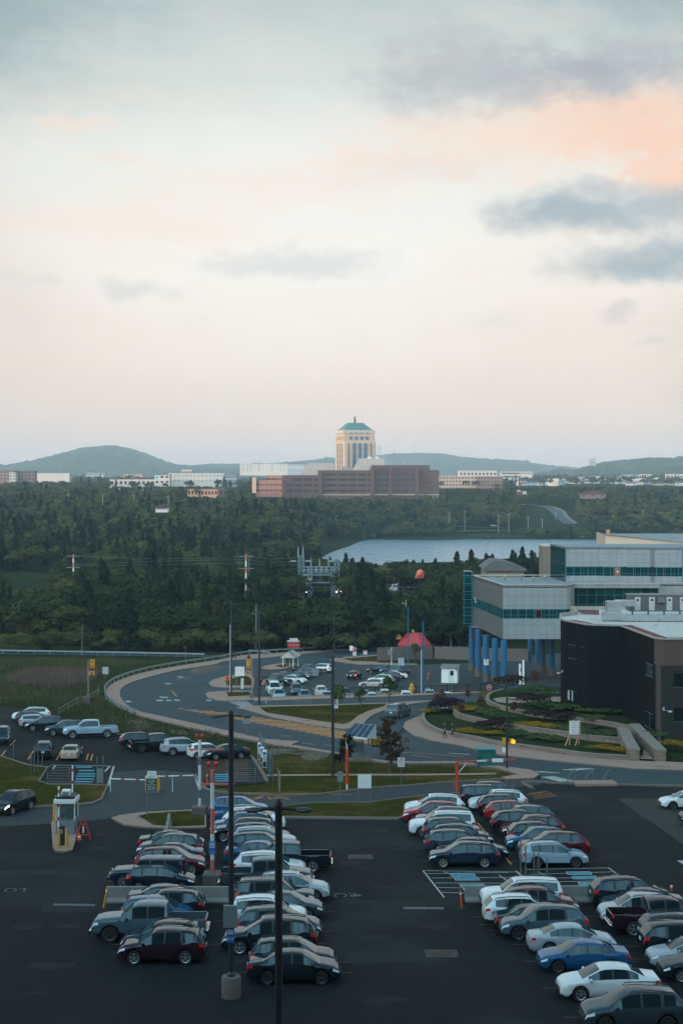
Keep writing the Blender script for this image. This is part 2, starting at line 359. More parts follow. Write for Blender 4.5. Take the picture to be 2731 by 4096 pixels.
M_blue = mat('blue_road_paint', (.04,.22,.30), .8, var=.3, scale=3)

def build_terrain():
    ys = np.concatenate([np.arange(-40, 190, 6), np.arange(190, 226, .75), np.arange(226, 330, 4), np.arange(330, 560, 8), np.arange(560, 1000, 10), np.arange(1000, 2600, 40), np.arange(2600, 9001, 200)])
    t = np.linspace(-1, 1, 221)
    V = []; 
    for y in ys:
        w = 110+.42*abs(y); x = t*w
        z = gz(x, np.full_like(x, y), lead=1.0)-.07
        V += list(zip(x, [y]*len(x), z))
    n = len(t); F = [(j*n+i, j*n+i+1, (j+1)*n+i+1, (j+1)*n+i) for j in range(len(ys)-1) for i in range(n-1)]
    o = newmesh('ground', V, F, M_land, smooth=60); o['kind'] = 'structure'
build_terrain()

M_water = bpy.data.materials.new('lake_water'); M_water.use_nodes = True
_nt = M_water.node_tree; _b = _nt.nodes['Principled BSDF']; _b.inputs['Base Color'].default_value = (.17,.29,.36,1); _b.inputs['Roughness'].default_value = .22; _b.inputs['IOR'].default_value = 1.33
_tc = _nt.nodes.new('ShaderNodeTexCoord'); _mp = _nt.nodes.new('ShaderNodeMapping'); _mp.inputs['Scale'].default_value = (.22, .10, 1)
_n = _nt.nodes.new('ShaderNodeTexNoise'); _n.inputs['Scale'].default_value = 1; _n.inputs['Detail'].default_value = 5
_nt.links.new(_tc.outputs['Object'], _mp.inputs['Vector']); _nt.links.new(_mp.outputs[0], _n.inputs['Vector'])
_bp = _nt.nodes.new('ShaderNodeBump'); _bp.inputs['Strength'].default_value = 1.0; _bp.inputs['Distance'].default_value = 2.2
_nt.links.new(_n.outputs['Fac'], _bp.inputs['Height']); _nt.links.new(_bp.outputs['Normal'], _b.inputs['Normal'])
lake = newmesh('lake', [(-80,500,-19),(260,500,-19),(260,960,-19),(-80,960,-19)], [(0,1,2,3)], M_water, kind='structure')

# ------------------------------------------------------------------ hills
def hill(name, prof, d, depth, m, base, bump, seed):
    us = np.arange(prof[0][0], prof[-1][0]+.1, 3.0); pv = np.interp(us, [p[0] for p in prof], [p[1] for p in prof])
    k = np.ones(9)/9; pv = np.convolve(np.pad(pv, 4, mode='edge'), k, 'valid')
    top = CZ-(pv-VH)*d/FOC; X = (us-CU)*d/FOC
    rows = np.array([-1.0,-.85,-.7,-.56,-.44,-.33,-.24,-.16,-.09,-.03,.02,.1,.25,.5,1.0]); V = []
    for r in rows:
        f = 1-abs(r)**1.25 if r < 0 else 1-r**1.5
        y = d+r*depth
        for i, x in enumerate(X):
            xx = x*(1+.0*r)
            nz = noise.fractal(Vector((x*.006+seed, y*.006, 0)), 1, 2, 4)*bump*8*(1-f)*f*2 + noise.noise(Vector((x*.08, y*.05, seed)))*bump*.55 + noise.noise(Vector((x*.21, y*.2, seed)))*bump*.45
            V.append((xx, y, base+(top[i]-base)*f+nz))
    n = len(X); F = [(j*n+i, j*n+i+1, (j+1)*n+i+1, (j+1)*n+i) for j in range(len(rows)-1) for i in range(n-1)]
    o = newmesh(name, V, F, m, smooth=70); o['kind'] = 'structure'; return o
M_hill = surface('wooded_hillside', (.014,.030,.019), (.042,.064,.034), (.10,.095,.06), .0024, .03, bump=.9, third=(.56,.66), spec=0)
hill('hills', [(-500,1090),(-200,1078),(0,1072),(60,1063),(120,1051),(165,1037),(205,1027),(240,1023),(272,1024),(300,1031),(330,1041),(365,1056),(395,1065),(430,1069),(480,1072),(560,1082),(640,1095)], 5200, 900, M_hill, 20, 9, 1)
hill('hills', [(330,1095),(400,1072),(500,1066),(600,1065),(660,1062),(720,1056),(760,1051),(830,1047),(900,1042),(960,1040),(1010,1041),(1060,1050),(1110,1053),(1170,1057),(1220,1065),(1270,1071),(1340,1076),(1420,1079),(1600,1080),(1900,1085)], 6300, 1000, M_hill, 20, 9, 4)
hill('hills', [(1250,1100),(1310,1082),(1345,1074),(1375,1066),(1410,1058),(1450,1056),(1490,1051),(1530,1053),(1568,1050),(1650,1046),(1800,1052),(2000,1070)], 3900, 650, M_hill, 22, 7, 9)

# unseen ridge added off frame to block the low sun from lots, roads and wood
def shade_ridge():
    V = []; ys = np.arange(-420, 861, 20); xs = np.arange(-860, -259, 20)
    for y in ys:
        for x in xs:
            f = math.exp(-((x+500)/110)**2)*float(ss(-420, -300, y)*(1-ss(640, 860, y))); V.append((x, y, -24+f*(84+8*noise.noise(Vector((x*.02, y*.02, 3))))))
    n = len(xs); o = newmesh('hills', V, [(j*n+i, j*n+i+1, (j+1)*n+i+1, (j+1)*n+i) for j in range(len(ys)-1) for i in range(n-1)], M_hill, smooth=70); o['kind'] = 'structure'
shade_ridge()

# ------------------------------------------------------------------ parking lots, roads, pavements
def DP(pts, plane=None): return gpts('D', pts, plane)
lot_edge = [(1900,1815),(1568,1808),(1300,1801),(1164,1796),(1040,1800),(956,1807),(846,1815),(736,1828),(663,1831),(601,1829),(517,1824),(476,1816),(463,1806),(470,1802),(517,1807),(560,1802),(614,1796),(596,1765),(577,1738),(563.6,1734),(457,1718.7),(354,1707.3),(287.5,1692),(262.8,1686),(202,1660.8),(152,1649.4),(118,1634),(0,1622),(-300,1622)]
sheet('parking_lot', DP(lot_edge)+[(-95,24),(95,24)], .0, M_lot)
ring_out_up = [(866.4,1491.5),(736.4,1499.5),(619,1511),(516.7,1520),(494,1527),(402.8,1541.6),(329.6,1560),(293,1572.7),(278,1585.5),(276,1595),(278,1603.9),(293,1622)]
ring_out_lo = [(318.6,1635),(366,1646),(439,1662),(527,1681.5),(601,1698),(645,1702)]
ring_out = curve(ring_out_up+ring_out_lo, 4)
ring = ring_out+[(692.5,1705),(670.5,1712),(769,1728),(883,1748.6),(956,1750.8),(1045,1750),(1140,1759),(1218,1770),(1240,1781),(1240,1795),(1300,1797),(1568,1804),(1900,1811),(1900,1785),(1568,1771.6),(1451.6,1768),(1360,1758.8),(1250,1748.5),(1140,1735),(1049,1713),(992.7,1704),(948.8,1691),(925,1672.8),(930.5,1660),(974.4,1641),(1011,1629),(1060,1620),(1110,1608),(1160,1596),(1290,1593),(1290,1500),(1160,1510),(1060,1524),(960,1527),(867,1522)]
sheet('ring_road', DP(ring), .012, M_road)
lane = [(1240,1790),(1164,1794),(1040,1799),(956,1806),(846,1814),(736,1827),(663,1830.5),(601,1828.5),(517,1823.5),(476,1816),(463,1806),(447,1782),(440,1775),(340,1768),(255,1775),(250,1790),(235,1825),(215,1845),(160,1853),(-200,1856),(-200,1910),(150,1890),(240,1882),(300,1868),(420,1864),(500,1862),(700,1858),(846,1843),(956,1830),(1043,1820),(1240,1803)]
sheet('access_lane', DP(lane), .012, M_lane)
upper_lot = [(600,1534),(660,1538),(757,1516.5),(784,1524),(822,1528),(957.7,1528.5),(1060,1527),(1150,1560),(1150,1589),(1091,1592),(883,1600),(736,1604),(590,1609),(583,1585),(575,1551)]
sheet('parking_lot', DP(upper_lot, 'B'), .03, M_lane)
M_stain = surface('oil_stained_asphalt', (.009,.010,.011), (.013,.014,.015), (.018,.02,.021), .5, 5, bump=.25, spec=.25)
M_newpatch = surface('relaid_asphalt', (.017,.019,.020), (.023,.025,.026), (.012,.014,.015), .2, 5, bump=.3, spec=.15)
_r = random.Random(11)
for i in range(26):
    u = _r.choice([_r.uniform(60,250), _r.uniform(800,960), _r.uniform(60,1000)]); v = _r.uniform(1900,2340); c = at('D', u, v); k = 9; r0 = _r.uniform(.25,.8); pts = []
    for j in range(k): a = 2*math.pi*j/k; q = r0*_r.uniform(.6,1.2); pts.append((c.x+q*math.cos(a)*1.6, c.y+q*math.sin(a)))
    sheet('asphalt_stain', pts, .004, M_stain)
for pts in ([(100,2080),(300,2076),(310,2092),(95,2097)],[(800,2190),(1010,2182),(1030,2206),(790,2214)],[(0,2000),(180,1996),(186,2008),(-10,2013)],[(815,1905),(890,1903),(893,1911),(812,1913)]): sheet('asphalt_patch', DP(pts), .006, M_newpatch)
# lighter repair patch, right of the lot
sheet('asphalt_patch', gpts('H', [(1255,230),(1900,225),(1900,640),(1560,440),(1400,330)]), .008, surface('patched_asphalt', (.026,.027,.027), (.036,.036,.035), (.021,.022,.022), .15, 5, bump=.3))

def slab(name, pts, m=M_conc, h=.14, view='D', plane=None, smooth_n=0, closed=True):
    p = curve(pts, smooth_n, True) if smooth_n else pts
    return sheet(name, gpts(view, p, plane), h, m, thick=h+.12, side=M_kerb)
def turf(pts, view='D', plane=None, h=.16, m=None, n=0):
    p = curve(pts, n, True) if n else pts
    return sheet('lawn', gpts(view, p, plane), h, m or M_lawn)
# outer pavement of the ring road
outer = [(866,1488),(736,1495),(640,1500.5),(560,1506),(494,1518),(402.8,1532),(329.6,1546),(278,1562.6),(252.7,1576.4),(243.5,1593),(252.7,1611),(278,1627.8),(315,1643.5),(366,1656),(439,1674),(527,1692.5),(601,1706.5),(630,1713)]
sheet('pavement', ribbon(DP(curve(outer, 4)), DP(curve(ring_out_up+ring_out_lo, 4))), .14, M_conc, thick=.26, side=M_kerb)
slab('pavement', [(626.6,1713.5),(645,1703),(690,1705),(668,1713),(769,1729.5),(769,1734),(663,1717)])
slab('pavement', [(769,1729.5),(883,1750),(956,1752),(1045,1751.5),(1140,1760.5),(1218,1771),(1238,1781),(1225,1790),(1164,1792.5),(1150,1788),(1190,1781),(1140,1767),(1045,1755.5),(956,1756),(883,1754),(769,1734)])
# footpath across the grass strip
sheet('footpath', gpts('E', [(260,1096),(700,1093),(1250,1092),(1568,1088),(1700,1086),(1700,1096),(1568,1099),(1250,1103),(700,1104),(260,1107)]), .03, M_conc)
sheet('lawn', DP([(478,1815),(517,1808.5),(614,1797.5),(598,1765),(579,1738),(563,1730),(600,1708),(630,1715),(663,1719),(769,1735.5),(883,1755.5),(956,1757.5),(1045,1757),(1140,1768.5),(1180,1781),(1150,1788.5),(1040,1796.5),(956,1803),(846,1811),(736,1824),(663,1828),(601,1826),(517,1821)]), -.03, M_lawn)
# kerbs of grass strip
def kerb(pts, view='D', w=.3, h=.15, plane=None, n=4):
    g = gpts(view, curve(pts, n) if n else pts, plane); a = offset_line(g, w/2); b = offset_line(g, -w/2)
    return sheet('kerb', ribbon(a, b), h, M_kerb, thick=h+.12)
kerb([(1150,1791),(1040,1797.5),(956,1804.5),(846,1812.5),(736,1825.5),(663,1829.5),(601,1827.5),(517,1822),(476,1814.5),(466,1807),(458,1795),(447,1781)])
kerb([(614,1796.5),(596,1765),(578,1739),(564,1733)], n=2)
kerb([(1568,1806),(1430,1804),(1290,1801)]); kerb([(1290,1801),(1215,1797),(1200,1800),(1222,1812)], n=2)
kerb([(287.5,1691),(276,1688),(262.8,1685)], n=0)
# inner islands
slab('traffic_island', gpts and [(541,1626.5),(590,1623),(769,1619.5),(883,1616),(956,1612),(1003,1611),(956,1617),(890,1630),(857,1643.5),(839,1658),(831.6,1671),(795,1676.5),(754.7,1673),(681.5,1661),(626.6,1650),(575,1635)])
turf([(595.5,1626.5),(769,1622),(886,1618.5),(883,1624),(846,1634.5),(820.6,1647),(802.4,1662),(787.7,1665.5),(756.6,1662),(681.5,1650),(612,1639)])
slab('traffic_island', [(472,1595),(480,1591),(513,1589),(550,1587.5),(580,1589),(584,1600),(583,1609),(560,1611),(517,1612),(491,1609),(476,1602)]); turf([(520,1592),(572,1591),(577,1599),(524,1602)])
slab('traffic_island', [(479.7,1571),(487,1563.6),(505,1558),(517,1555),(560.6,1547),(575,1549),(584.5,1561),(582.6,1581),(516.7,1581),(487,1578)], plane='B'); turf([(517,1566),(540,1558),(558,1554),(572,1556),(578,1564),(577,1576),(522,1576)], plane='B')
slab('traffic_island', [(600,1535.5),(616,1529),(651.5,1524.7),(681,1526),(654,1537),(619,1538.8)], plane='B', smooth_n=3); turf([(632,1531),(652,1527),(664,1530),(650,1535)], plane='B')
slab('traffic_island', [(755.8,1516.6),(768,1512.5),(795,1510),(867,1505),(867,1523.3),(957.7,1526),(957.7,1528),(822,1527.4),(784,1522),(765,1519)], plane='B'); turf([(787,1514.5),(865.6,1508),(867,1521.5),(808.7,1519.8)], plane='B')
# pavement along the retaining edge of the upper lot
slab('pavement', [(583,1605.5),(640,1603.8),(736,1600.2),(883,1595),(1000,1591),(1091,1587.5),(1150,1586),(1150,1590),(1091,1593),(1000,1597),(883,1602),(736,1606.5),(640,1610),(583,1612)], plane='A')
we = gpts('D', [(583,1604.6),(640,1603.2),(736,1599.6),(883,1594.4),(1000,1590.4),(1091,1587)], 'A')
wall = MB()
for i in range(len(we)-1):
    a, b = we[i], we[i+1]; za, zb = -.05*a[1], -.05*b[1]
    wall.add([(a[0],a[1]+.3,za-1.7),(b[0],b[1]+.3,zb-1.7),(b[0],b[1]+.3,zb+.18),(a[0],a[1]+.3,za+.18),(a[0],a[1],za+.18),(b[0],b[1],zb+.18),(b[0],b[1],zb-1.7),(a[0],a[1],za-1.7)], [(1,0,3,2),(3,4,5,2),(4,7,6,5)])
tag(wall.build('retaining_wall', M_conc), 'low concrete retaining wall along the front of the upper parking lot', 'wall')
# pavement round the raised garden
slab('pavement', [(1900,1786),(1568,1771.6),(1451.6,1768),(1360,1758.8),(1250,1748.5),(1140,1735),(1049,1713),(992.7,1704),(948.8,1691),(925,1672.8),(930.5,1660),(974.4,1641),(1011,1629),(1060,1620),(1110,1608),(1160,1604),(1160,1612),(1110,1618),(1060,1632),(1011,1640),(985,1652),(975,1662),(980,1674),(1003.7,1685),(1059.8,1697),(1140,1715),(1250,1730),(1360,1744.5),(1451,1749),(1568,1754),(1900,1766)])
# entrance island of the near lot, grass strip, ticket booth island, left grass
slab('traffic_island', [(256,1882),(275,1876),(320,1869.5),(430,1863.5),(474,1864),(474,1904),(400,1906),(340,1904),(285,1898)], m=M_conc)
turf([(318,1878),(345,1872),(430,1866.5),(470,1868),(470,1900),(400,1902),(352,1899)])
slab('traffic_island', gpts and [(655,1853),(720,1846),(846,1845),(956,1831),(1043,1823),(1060,1822),(1048,1850),(930,1878),(915,1884),(804,1883),(655,1881),(560,1882),(560,1868)], m=M_kerb)
turf([(655,1855),(720,1848),(846,1847),(956,1833),(1043,1825),(1052,1826),(1044,1848),(925,1876),(912,1880.5),(804,1879.5),(655,1877.5),(566,1878),(566,1870)])
slab('traffic_island', [(-200,1737),(0,1737),(62,1757),(112,1764),(92,1796),(115,1803),(200,1803),(249,1806),(236,1838),(214,1848),(170,1853),(66,1857),(-200,1860)], m=M_kerb)
turf([(-200,1740),(0,1740),(60,1760),(107,1766.5),(87,1797),(115,1806),(200,1806),(244,1809),(231,1837),(212,1845),(170,1850),(66,1854),(-200,1857)])
slab('traffic_island', gpts and [(122,1950),(118,1895),(122,1886),(150,1884),(176,1893),(180,1912),(167,1956),(150,1960),(128,1958)], m=M_conc)
# walkway far left
sheet('footpath', ribbon(DP([(-200,1497),(0,1498.5),(250,1501),(420,1504),(520,1507)], 'B'), DP([(-200,1502),(0,1503.5),(250,1506.5),(420,1509.5),(520,1511.5)], 'B')), .06, M_road)
sheet('bare_ground', gpts('E', [(230,900),(320,930),(420,935),(560,955),(660,965),(640,985),(560,1010),(490,1000),(470,970),(380,960),(290,975),(240,950)]), -.015, M_dirt)
sheet('bare_ground', gpts('C', [(790,600),(900,590),(960,640),(880,660),(820,640)]), -.03, M_dirt)
sheet('bare_ground', gpts('C', [(1050,660),(1150,655),(1190,690),(1100,690)]), -.03, M_dirt)

# ------------------------------------------------------------------ painted markings
def paint(polys, m, off, plane=None):
    mb = MB()
    for p in polys:
        q = [Vector((x, y, float(gz(x, y))+off)) for x, y in p]; 
        if (q[1]-q[0]).cross(q[2]-q[0]).z < 0: q = q[::-1]
        mb.add(q, [tuple(range(len(q)))])
    o = mb.build('road_markings', m); o['kind'] = 'structure'; return o
def line(view, a, b, w=.13, plane=None):
    p, q = at(view, *a, plane=plane), at(view, *b, plane=plane); t = Vector((q.x-p.x, q.y-p.y)).normalized()*w/2
    return [(p.x-t.y, p.y+t.x), (q.x-t.y, q.y+t.x), (q.x+t.y, q.y-t.x), (p.x+t.y, p.y-t.x)]
W = []; Y = []; B = []; F_ = []
for i in range(27):                                          # yellow hatching on the ring road
    t = i/26
    l = at('D', 405+t*425, 1628.5+t*79); w = 2.6+2.2*math.sin(t*3.1)+1.2*t
    if t < .08: w *= .3+t*8
    Y.append([(l.x, l.y), (l.x+w, l.y-.12), (l.x+w+.35, l.y+.50), (l.x+.35, l.y+.62)])
for i in range(12):
    t = i/11; l = at('C', 1195+t*35, 295+(-t*35), plane='B'); r_ = at('C', 1235+t*215, 318-t*62, plane='B')
    Y.append([(l.x, l.y-.1), (r_.x, r_.y-.1), (r_.x, r_.y+.1), (l.x, l.y+.1)])
for a, b in [((1015,955),(1300,965)),((1300,968),(1500,985)),((860,885),(1010,905))]: Y.append(line('E', a, b, .14))
for a, b in [((1080,415),(1110,450)),((1060,412),(1080,415)),((1100,345),(1200,330))]: Y.append(line('C', a, b, .15))
for p in [[(980,470),(1020,470),(1025,478),(985,478)],[(1040,470),(1072,470),(1078,478),(1046,478)],[(1090,468),(1125,470),(1130,477),(1096,476)],[(1000,450),(1050,452),(1058,458),(1006,458)],[(782,476),(815,476),(830,485),(795,486)],[(1290,470),(1325,470),(1330,476),(1296,476)]]:
    W.append(gpts('C', p))
for p in [[(1110,326),(1130,324),(1160,328),(1130,333)],[(1030,367),(1050,366),(1085,369),(1050,374)]]: W.append(gpts('C', p, 'B'))
for i in range(8):
    W.append(gpts('E', [(10+i*14,634+i*5.5),(130+i*9,632+i*5.5),(134+i*9,635+i*5.5),(14+i*14,637.5+i*5.5)]))
for a, b in [((420,633),(540,633)),((430,648),(545,645)),((250,620),(258,648)),((350,853),(405,855)),((480,897),(560,907)),((620,910),(670,917)),((1405,962),(1530,972)),((1170,975),(1300,990)),((1165,690),(1265,690)),((1400,648),(1470,645))]: W.append(line('E', a, b, .16))
W.append(gpts('E', [(892,783),(925,783),(915,797),(880,797)])); W.append(gpts('E', [(1225,687),(1250,685),(1270,690),(1245,696)]))
W.append(line('E', (722,412),(722,460),.3,'B')); W.append(line('E', (700,402),(760,402),.15,'B'))
for i in range(9): W.append(line('E', (190+i*9, 585+i*3.5), (205+i*9, 618), .1, 'B'))
for k in range(7):
    W.append(gpts('H', [(900+k*13,128+k*3.2),(960+k*16,124+k*3.6),(968+k*16,127+k*3.6),(908+k*13,131.5+k*3.2)]))
for k in range(5):
    W.append(gpts('H', [(868+k*18,103+k*1.2),(905+k*20,101+k*1.6),(910+k*20,103.5+k*1.6),(872+k*18,105.5+k*1.2)]))
for k in range(4): W.append(gpts('H', [(1000+k*24,92-k*2),(1075+k*24,95-k*2),(1080+k*24,98-k*2),(1005+k*24,95-k*2)]))
W.append(line('H', (465,15),(560,22),.15)); F_.append(line('H', (250,747),(440,748),.55)); W.append(line('H', (1550,522),(1600,552),.4)); F_.append(line('H', (0,690),(50,686),.4)); F_.append(line('G', (240,582),(428,585),.5))
# accessible bays, right lot
for a, b in [((343,570),(443,697)),((345,570),(790,577)),((1215,556),(1280,604)),((360,585),(745,578)),((385,605),(770,602)),((400,628),(800,630)),((410,650),(700,655)),((430,672),(640,680)),((790,577),(830,610)),((830,565),(1215,557)),((850,588),(1230,576)),((870,605),(1270,604)),((900,625),(1180,618)),((930,650),(1170,646)),((440,575),(540,612)),((880,575),(960,612)),((700,590),(750,625))]: W.append(line('H', a, b, .11))
for cx, cy in [(528,591),(546,609),(572,640),(588,658),(1074,582),(1101,603),(1130,632),(1155,652)]:
    B.append(gpts('H', [(cx-55,cy-5),(cx+52,cy-6),(cx+60,cy+5),(cx-47,cy+6)])); W.append(gpts('H', [(cx-60,cy-7),(cx+56,cy-8),(cx+66,cy+7),(cx-51,cy+8)]))
    W.append(gpts('H', [(cx-8,cy-2.5),(cx+8,cy-2.5),(cx+10,cy+2.5),(cx-6,cy+2.5)]))
# accessible bays, left lot and charger bays
for x0, x1, y in [(480,580,893),(498,592,915),(490,600,935),(480,600,950),(476,592,968),(470,584,985)]: B.append(gpts('C', [(x0,y-4),(x1,y-4),(x1-2,y+4),(x0-3,y+4)]))
for y in [895,912,930,948,966,984]: W.append(line('C', (325-(y-895)*.3,y), (460,y+1), .09))
for y in [940,952,966,980]: B.append(gpts('C', [(1350,y-4),(1436,y-4),(1436,y+4),(1348,y+4)])); W.append(line('C', (1250,y-2),(1560,y-3),.09))
for a, b in [((715,887),(678,1012)),((1225,950),(1245,1018)),((350,880),(335,905)),((320,880),(700,885)),((690,887),(660,920)),((185,885),(320,890))]: W.append(line('C', a, b, .2))
for y in range(846, 935, 12): Y.append(line('C', (1235,y),(1560,y-2),.08))
for y in range(1010, 1150, 13): W.append(line('E', (0,y),(195+(y-1010)*.45,y-4),.08))
for a, b in [((100,722),(66,757)),((210,792),(178,845)),((385,793),(355,850)),((555,808),(545,848)),((582,810),(570,852)),((38,788),(12,822))]: Y.append(line('C', a, b, .14))
for a, b in [((960,517),(1000,500)),((955,575),(970,545))]: Y.append(line('G', a, b, .12))
for a, b in [((1200,100),(1240,108)),((1130,110),(1180,98)),((1210,110),(1200,100)),((1060,80),(1570,88)),((1140,104),(1170,98)),((1240,98),(1300,112))]: Y.append(line('G', a, b, .13))
for a, b in [((0,1246),(60,1236)),((190,1250),(240,1240)),((265,1238),(290,1253)),((310,1238),(400,1240))]: Y.append(line('E', a, b, .13))
for k in range(6): Y.append(line('H', (600+k*60, 345+k*75),(640+k*60, 392+k*75), .12))
for k in range(4): Y.append(line('K', (980+k*14,165+k*12),(1120+k*20,150+k*10),.1))
for k in range(7): Y.append(line('H', (830, 212+k*0), (905, 200), .1))
paint(F_, M_faded, .020); paint(W, M_white, .020); paint(Y, M_yellow, .020); paint(B, M_blue, .026)
lt = text('road_lettering', 'LOT', 1.15, at('G', 1520, 541)+Vector((0,0,.03)), M_faded, rot=(-.05, 0, math.pi), ext=.001); lt['kind'] = 'structure'
lt = text('road_lettering', 'LOT', 1.1, at('G', 45, 517)+Vector((0,0,.03)), M_faded, rot=(-.05, 0, math.pi), ext=.001); lt['kind'] = 'structure'
# drain grates set in the asphalt
for i, (v, x, y, l) in enumerate([('H', 48, 504, 'rusty square drain grate beside the empty aisle, the one further up the lot'), ('H', 430, 960, 'rusty square drain grate in the dark asphalt nearest the bottom of the photo')]):
    t = thing('drain_grate', l, 'drain', at(v, x, y), group='drain grates in the asphalt')
    M_rust = mat('rusty_iron', (.09,.055,.042), .8, var=.4, scale=6)
    MB().prism([(-.85,-.7),(.85,-.7),(.85,.7),(-.85,.7)], -.02, .014).build('surround', mat('worn_collar', (.055,.043,.038), .9, var=.4, scale=4), t)
    g = MB()
    for k in range(7): g.box((0, -.42+k*.14, .024), (1.0, .07, .016))
    g.build('grate', M_rust, t); t.rotation_euler = (R(-2.86), 0, 0)
# ------------------------------------------------------------------ vehicles
M_glass = mat('tinted_glass', (.008,.018,.023), .05)
M_black = mat('black_plastic', (.018,.019,.02), .55)
M_tyre = mat('tyre_rubber', (.016,.016,.017), .8)
M_rim = mat('alloy_rim', (.42,.43,.44), .35, metal=.7)
M_rimd = mat('dark_rim', (.08,.08,.085), .4, metal=.6)
M_chrome = mat('chrome', (.6,.62,.64), .18, metal=1)
M_tail = mat('red_tail_lens', (.60,.012,.015), .2)
M_head = mat('headlamp_lens', (.75,.78,.8), .12, spec=.7)
M_amber = mat('amber_lens', (.6,.2,.03), .2)
M_plate = mat('number_plate', (.55,.57,.6), .5)
M_headon = mat('lit_headlamp', (1,.8,.5), .2, emit=(1,.62,.3), estr=9)
M_tailon = mat('lit_brake_lamp', (.9,.1,.05), .2, emit=(1,.09,.05), estr=4)
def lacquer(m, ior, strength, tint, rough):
    """clear layer over a matt base: Fresnel-weighted mirror with a blue tint added to cool the reflected sky"""
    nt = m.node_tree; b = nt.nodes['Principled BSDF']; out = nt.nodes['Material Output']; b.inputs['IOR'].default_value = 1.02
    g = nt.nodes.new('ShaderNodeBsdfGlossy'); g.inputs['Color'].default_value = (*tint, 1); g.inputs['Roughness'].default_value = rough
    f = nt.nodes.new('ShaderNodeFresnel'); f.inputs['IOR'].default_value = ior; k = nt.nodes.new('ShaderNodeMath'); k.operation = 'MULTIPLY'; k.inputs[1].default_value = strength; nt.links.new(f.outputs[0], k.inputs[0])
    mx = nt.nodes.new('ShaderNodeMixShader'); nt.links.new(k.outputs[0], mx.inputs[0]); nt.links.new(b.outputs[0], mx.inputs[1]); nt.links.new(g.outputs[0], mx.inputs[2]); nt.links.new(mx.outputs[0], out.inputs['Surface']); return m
def paintmat(name, col, metal=.25, rough=.5):
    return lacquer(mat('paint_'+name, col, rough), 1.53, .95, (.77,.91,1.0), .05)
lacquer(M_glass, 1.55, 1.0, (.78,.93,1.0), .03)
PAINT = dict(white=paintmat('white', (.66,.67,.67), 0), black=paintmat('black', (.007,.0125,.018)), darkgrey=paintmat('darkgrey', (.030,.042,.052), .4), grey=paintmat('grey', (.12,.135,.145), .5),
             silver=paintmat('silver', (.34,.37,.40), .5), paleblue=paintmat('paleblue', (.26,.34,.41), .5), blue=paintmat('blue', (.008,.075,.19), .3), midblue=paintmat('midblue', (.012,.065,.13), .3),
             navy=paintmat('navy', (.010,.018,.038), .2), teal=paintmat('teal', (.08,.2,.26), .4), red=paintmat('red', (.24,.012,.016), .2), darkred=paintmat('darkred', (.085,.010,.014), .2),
             maroon=paintmat('maroon', (.022,.008,.012), .2), gold=paintmat('gold', (.40,.27,.20), .4), tan=paintmat('tan', (.44,.39,.34), .3), bluegrey=paintmat('bluegrey', (.06,.09,.112), .4), purpleblack=paintmat('purpleblack', (.012,.012,.019), .2))

